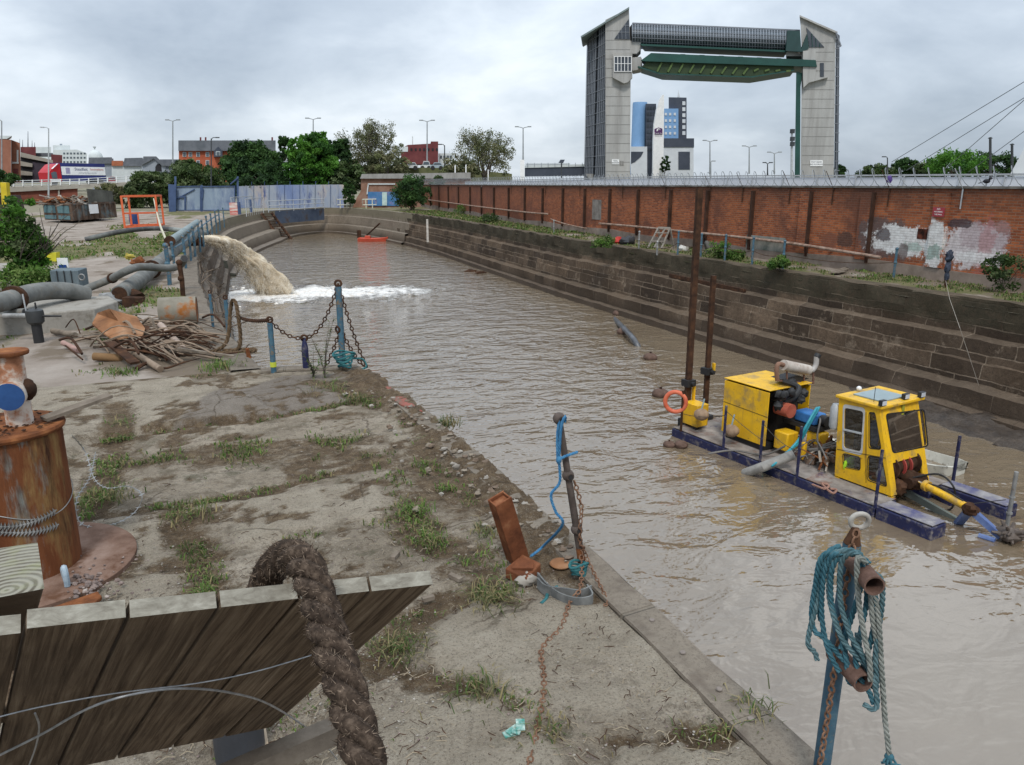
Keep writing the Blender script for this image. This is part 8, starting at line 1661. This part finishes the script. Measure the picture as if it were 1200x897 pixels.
MB().bar(c, a, .055, .06).build("lower_rail", wood); tag(bpy.data.objects["lower_rail"], "weathered timber rail below the board panel behind the hawser", "timber rail")
p = P(282, 884, 0); mb = MB(); mb.ring(p, p + V((0, 0, .28)), .13, .12, 20); mb.cyl(p, p + V((0, 0, .02)), .12, n=20)
tag(mb.build("bucket", M("bucket_grey", (.04, .043, .05), 4, .5)), "dark grey bucket half hidden under the board panel", "bucket")
p = P(312, 868, .02); tag(MB().bar(P(313, 900, .02), P(306, 855, .02), .05, .03).build("wood_offcut", M("offcut_pale", (.4, .31, .22), 6, .8)), "short pale wood offcut on the ground by the bucket", "offcut")
# the hawser: three thick hairy strands over the panel
hp = [(300, 712, 1.62), (308, 690, 1.60), (318, 668, 1.52), (336, 652, 1.44), (357, 662, 1.36), (372, 700, 1.30), (385, 745, 1.24), (400, 790, 1.19), (412, 835, 1.15), (424, 880, 1.11), (440, 940, 1.07), (455, 1000, 1.03)]
pts_ = crv([R(u, v, d) for u, v, d in hp], 12)
m_hw = M("hawser_fibre", [(.28, (.012, .009, .007)), (.5, (.048, .034, .025)), (.72, (.125, .092, .068))], 60, .95, .6, 160, bd=.004)
HW = E("hawser", pts_[0], "thick hairy dark brown rope slung over the board panel", "rope")
mb = MB(); strands = rope(mb, pts_, .030, pitch=.15, n=12, step=.009); mb.build("strand", m_hw, HW, angle=180)
r_ = np.random.default_rng(5); mb = MB()
for st in strands:
    for i in range(1, len(st) - 1):
        d = (st[i + 1] - st[i - 1]).normalized()
        for _ in range(46):
            n_ = V(r_.normal(size=3)); n_ = (n_ - d * n_.dot(d)).normalized(); q = st[i] + n_ * .015 + d * r_.uniform(-.006, .006); tl_ = (n_ * r_.uniform(.2, 1) + d * r_.uniform(-1.1, 1.1) + V(r_.normal(size=3)) * .35).normalized(); L = r_.uniform(.003, .011)
            w_ = tl_.cross(n_).normalized() * r_.uniform(.0005, .0011); e_ = q + tl_ * L; mb.add([q - w_, q + w_, e_ + V(r_.normal(size=3)) * .003], [(0, 1, 2)], int(r_.integers(0, 2)))
hf = mb.build("loose_fibres", [m_hw, M("fibre_light", (.17, .128, .095), 60, .95, 0)], HW, angle=0); hf["kind"] = "stuff"
# ---------------- weeds: single clumps, then the grass nobody could count
def blades(mb, c, n, h, spr, r, mats=3, lean=.7, wd=.006):
    for _ in range(n):
        a_ = r.uniform(0, 6.283); b0 = c + V((r.gauss(0, spr), r.gauss(0, spr), 0)); hh_ = h * r.uniform(.45, 1.15); l_ = lean * r.uniform(.3, 1.3); dx = V((math.cos(a_), math.sin(a_), 0)); sx_ = V((-dx.y, dx.x, 0)) * wd * r.uniform(.6, 1.3)
        m1 = b0 + dx * hh_ * l_ * .35 + V((0, 0, hh_ * .62)); t_ = b0 + dx * hh_ * l_ + V((0, 0, hh_ * .9 * (1 - .35 * l_)))
        mb.add([b0 - sx_, b0 + sx_, m1 + sx_ * .8, m1 - sx_ * .8, t_], [(0, 1, 2, 3), (3, 2, 4)], r.randrange(mats))
r = random.Random(33)
GB = [leafmat("grass_green", (.075, .13, .03)), leafmat("grass_bright", (.12, .19, .04)), leafmat("grass_dry", (.24, .2, .10)), leafmat("grass_dull", (.10, .11, .045))]
for i, (u, v, n, h, s_, lb) in enumerate([(575, 705, 230, .26, .085, "largest grass tussock, just below the leaning beam stub"), (487, 600, 150, .17, .07, "bright green tuft left of the beam stub"), (510, 635, 120, .15, .06, "green tuft below the bright one, nearer the boards"), (497, 545, 70, .14, .05, "small green tuft in the dirt above the bright one"), (520, 575, 60, .13, .05, "small tuft to the right of the bright green one"),
        (470, 765, 180, .22, .08, "tussock against the right end of the board panel"), (525, 500, 90, .30, .06, "tall tuft at the broken quay edge"), (568, 625, 90, .17, .06, "dry tuft beside the beam stub"), (560, 815, 120, .2, .08, "tuft where the trailing chain crosses the crack"), (640, 860, 90, .16, .09, "creeping weed at the bottom of the long crack"),
        (880, 838, 110, .17, .08, "tuft at the coping end of the bottom crack"), (737, 698, 30, .09, .02, "tiny green sprig near the coping joint"), (430, 535, 40, .10, .04, "small sprig in the middle of the rough concrete"), (120, 585, 160, .22, .12, "weeds inside the razor wire loop"), (150, 500, 160, .24, .12, "dark weeds behind the rusty bollard"), (240, 697, 60, .16, .04, "green tuft at the edge of the boards below the slab"),
        (225, 605, 120, .2, .1, "dry weeds at the corner of the flat slab"), (255, 432, 150, .34, .16, "dull green weeds left of the chain posts"), (143, 438, 110, .22, .1, "green weeds below the scrap heap"), (385, 460, 190, .34, .14, "leafy weeds at the foot of the short blue post"), (415, 470, 120, .24, .12, "weeds spreading below the tall corner post"), (125, 405, 70, .3, .08, "green sprout beside the short brown log")]):
    p = P(u, v, 0); B = MB(); blades(B, p, int(n * .8), h * .62, s_ * 1.15, r, 5, lean=1.15, wd=.0036 + .0003 * p.y)
    tag(B.build("grass_tuft", [GB[0], GB[1], GB[1], GB[0], GB[2]] if "green" in lb else [GB[0], GB[2], GB[3], GB[3], GB[2]], angle=0), lb, "weed", "weeds in the cracks of the quay")
# two tall weeds by the corner post
for u, v, h, lb in ((381, 446, 1.0, "tall spindly brown weed stalk in front of the chain"), (368, 445, .5, "shorter spindly weed left of the tall stalk")):
    p = P(u, v, 0); B = E("weed_stalk", p, lb, "weed", "weed stalks by the corner post"); mb = MB(); lv = MB()
    for k in range(5):
        an = r.uniform(0, 6.28); q = [p + V((.04 * math.cos(an) * t_ * t_ * 5, .04 * math.sin(an) * t_ * t_ * 5, h * t_ * (1 - .1 * k))) for t_ in (0, .3, .6, 1)]; mb.tube(q, [.007, .006, .005, .003], 5)
        for j in range(26):
            t_ = r.uniform(.2, 1); c_ = q[int(t_ * 2.99)].lerp(q[int(t_ * 2.99) + 1 if int(t_ * 2.99) < 3 else 3], r.random()); d = V((r.gauss(0, 1), r.gauss(0, 1), r.gauss(.2, .5))).normalized() * r.uniform(.04, .09); s_ = d.cross(V((0, 0, 1))).normalized() * .012; lv.add([c_, c_ + d * .5 + s_, c_ + d, c_ + d * .5 - s_], [(0, 1, 2, 3)], j % 2)
    mb.build("stem", m_bark, B); lv.build("leaves", [GB[3], GB[0]], B, angle=0)
rn = np.random.default_rng(12); mb = MB(); rr = random.Random(44)
cand = []
for pl, w_, s_ in cracks_w:
    L = sum(math.hypot(b[0] - a[0], b[1] - a[1]) for a, b in zip(pl, pl[1:]))
    for k in range(int(L * 190 * max(.5, s_) * (w_ / .14) ** .6)):
        i = rr.randrange(len(pl) - 1); f = rr.random(); x = pl[i][0] + (pl[i + 1][0] - pl[i][0]) * f + rr.gauss(0, w_ * .5); y = pl[i][1] + (pl[i + 1][1] - pl[i][1]) * f + rr.gauss(0, w_ * .5)
        if mnoise.noise(V((x * 1.7, y * 1.7, 1))) + .5 * mnoise.noise(V((x * 5, y * 5, 2))) > .02 and (x < edge_x(min(12.5, max(-29, y))) - .3 if y < 12.5 else x < .6): cand.append((x, y))
for x, y in cand: blades(mb, V((x, y, -.01)), rr.randrange(1, 4), rr.uniform(.02, .065) * (1 + .03 * y), .02, rr, 4, lean=1.0, wd=.003 + .0005 * y)
tag(mb.build("grass", [GB[0], GB[1], GB[3], GB[2]], angle=0), kind='stuff')
mb = MB()
for k in range(16000):
    y = 15 + 50 * rr.random() ** 1.3; x = left_x(y) - .6 - 14 * rr.random() ** 1.2
    if yard_grass(x, y) > .22 + .25 * rr.random(): blades(mb, V((x, y, 0)), 3, rr.uniform(.06, .2), .12, rr, 4, wd=.006 + .0007 * y)
tag(mb.build("yard_grass", [GB[1], GB[0], GB[2], GB[1]], angle=0), kind='stuff')
mb = MB()
for k in range(9000):
    y = 12 + 66 * rr.random() ** 1.5; xe = redge_x(y); x = xe + .7 + (wall_x(y) - xe - .8) * (rr.random() ** (1.6 if rr.random() < .6 else .5))
    if mnoise.fractal(V((x * .7, y * .7, 8.8)), .6, 2, 5) + (.35 if y > 45 else .05) > .25 * rr.random(): blades(mb, V((x, y, .02)), 3, rr.uniform(.05, .15) * (1.6 if y > 40 else 1), .1, rr, 4, wd=.006 + .0006 * y)
tag(mb.build("wall_path_grass", [GB[1], GB[0], GB[2], GB[3]], angle=0), kind='stuff')
# twigs, chips and pebbles on the near concrete
mb = MB()
for k in range(4600):
    u, v = rr.uniform(90, 930), 470 + 420 * rr.random() ** .7; p = P(u, v, .015)
    if p.x < edge_x(min(12, p.y)) - .35:
        if rr.random() < .45: a_ = rr.uniform(0, 6.28); L = rr.uniform(.015, .10); mb.tube([p, p + V((math.cos(a_) * L * .5, math.sin(a_) * L * .5, .01)), p + V((math.cos(a_ + .3) * L, math.sin(a_ + .3) * L, 0))], rr.uniform(.0012, .003), 4, mi=rr.randrange(2))
        else: s_ = rr.uniform(.002, .009); mb.ball(p, (s_, s_ * rr.uniform(.6, 1), s_ * .5), 6, 4, jit=.6, mi=rr.randrange(2, 4))
tag(mb.build("twigs_and_chips", [M("twig_pale", (.3, .25, .18), 9, .9), rustdark, concrete, MATS["pebble_mix"]]), kind='stuff')
for u, v, L, an, lb in ((460, 655, .11, .9, "small squared wood chip at the boards' right corner"), (540, 680, .12, 2.0, "small stone brick piece beside the grass tussock"), (495, 703, .09, .1, "thin pale wood splinter on the concrete")):
    p = P(u, v, .02); d = V((math.cos(an), math.sin(an), 0)); tag(MB().bar(p, p + d * L, .04, .03).build("chip", wood), lb, "chip")
p = P(605, 858, .02); mb = MB()
for k in range(4): mb.box(p + V((.02 * k - .03, .012 * (k % 2), .01 * k)), (.09, .05, .006), rz=.4 * k)
tag(mb.build("litter", M("litter_green", [(.4, (.05, .22, .18)), (.6, (.4, .5, .45))], 20, .4)), "small crushed green and white wrapper beside the trailing chain", "litter")
p = P(445, 455, .02)
m_redp = M("worn_red_paint", [(.42, (.15, .115, .09)), (.52, (.22, .085, .065)), (.7, (.28, .10, .08))], 9, .85, .4)
tag(MB().prism([P(440, 451, .06), P(458, 453, .06), P(496, 482, .06), P(470, 474, .06), P(452, 462, .06)], (0, 0, -.06)).build("red_coping_stone", m_redp, bevel=.01), "worn red painted coping stone at the quay corner", "coping stone")
mb = MB()
for u, v in ((764, 727), (800, 765), (843, 808), (880, 843)): q = P(u, v, .045); mb.lathe(q, [(.02, 0), (.018, .007), (.008, .009)], 12)
tag(mb.build("coping_bolts", M("bolt_dull", (.2, .17, .15), 20, .7)), "flat steel bolt heads set along the near coping stones", "bolts")
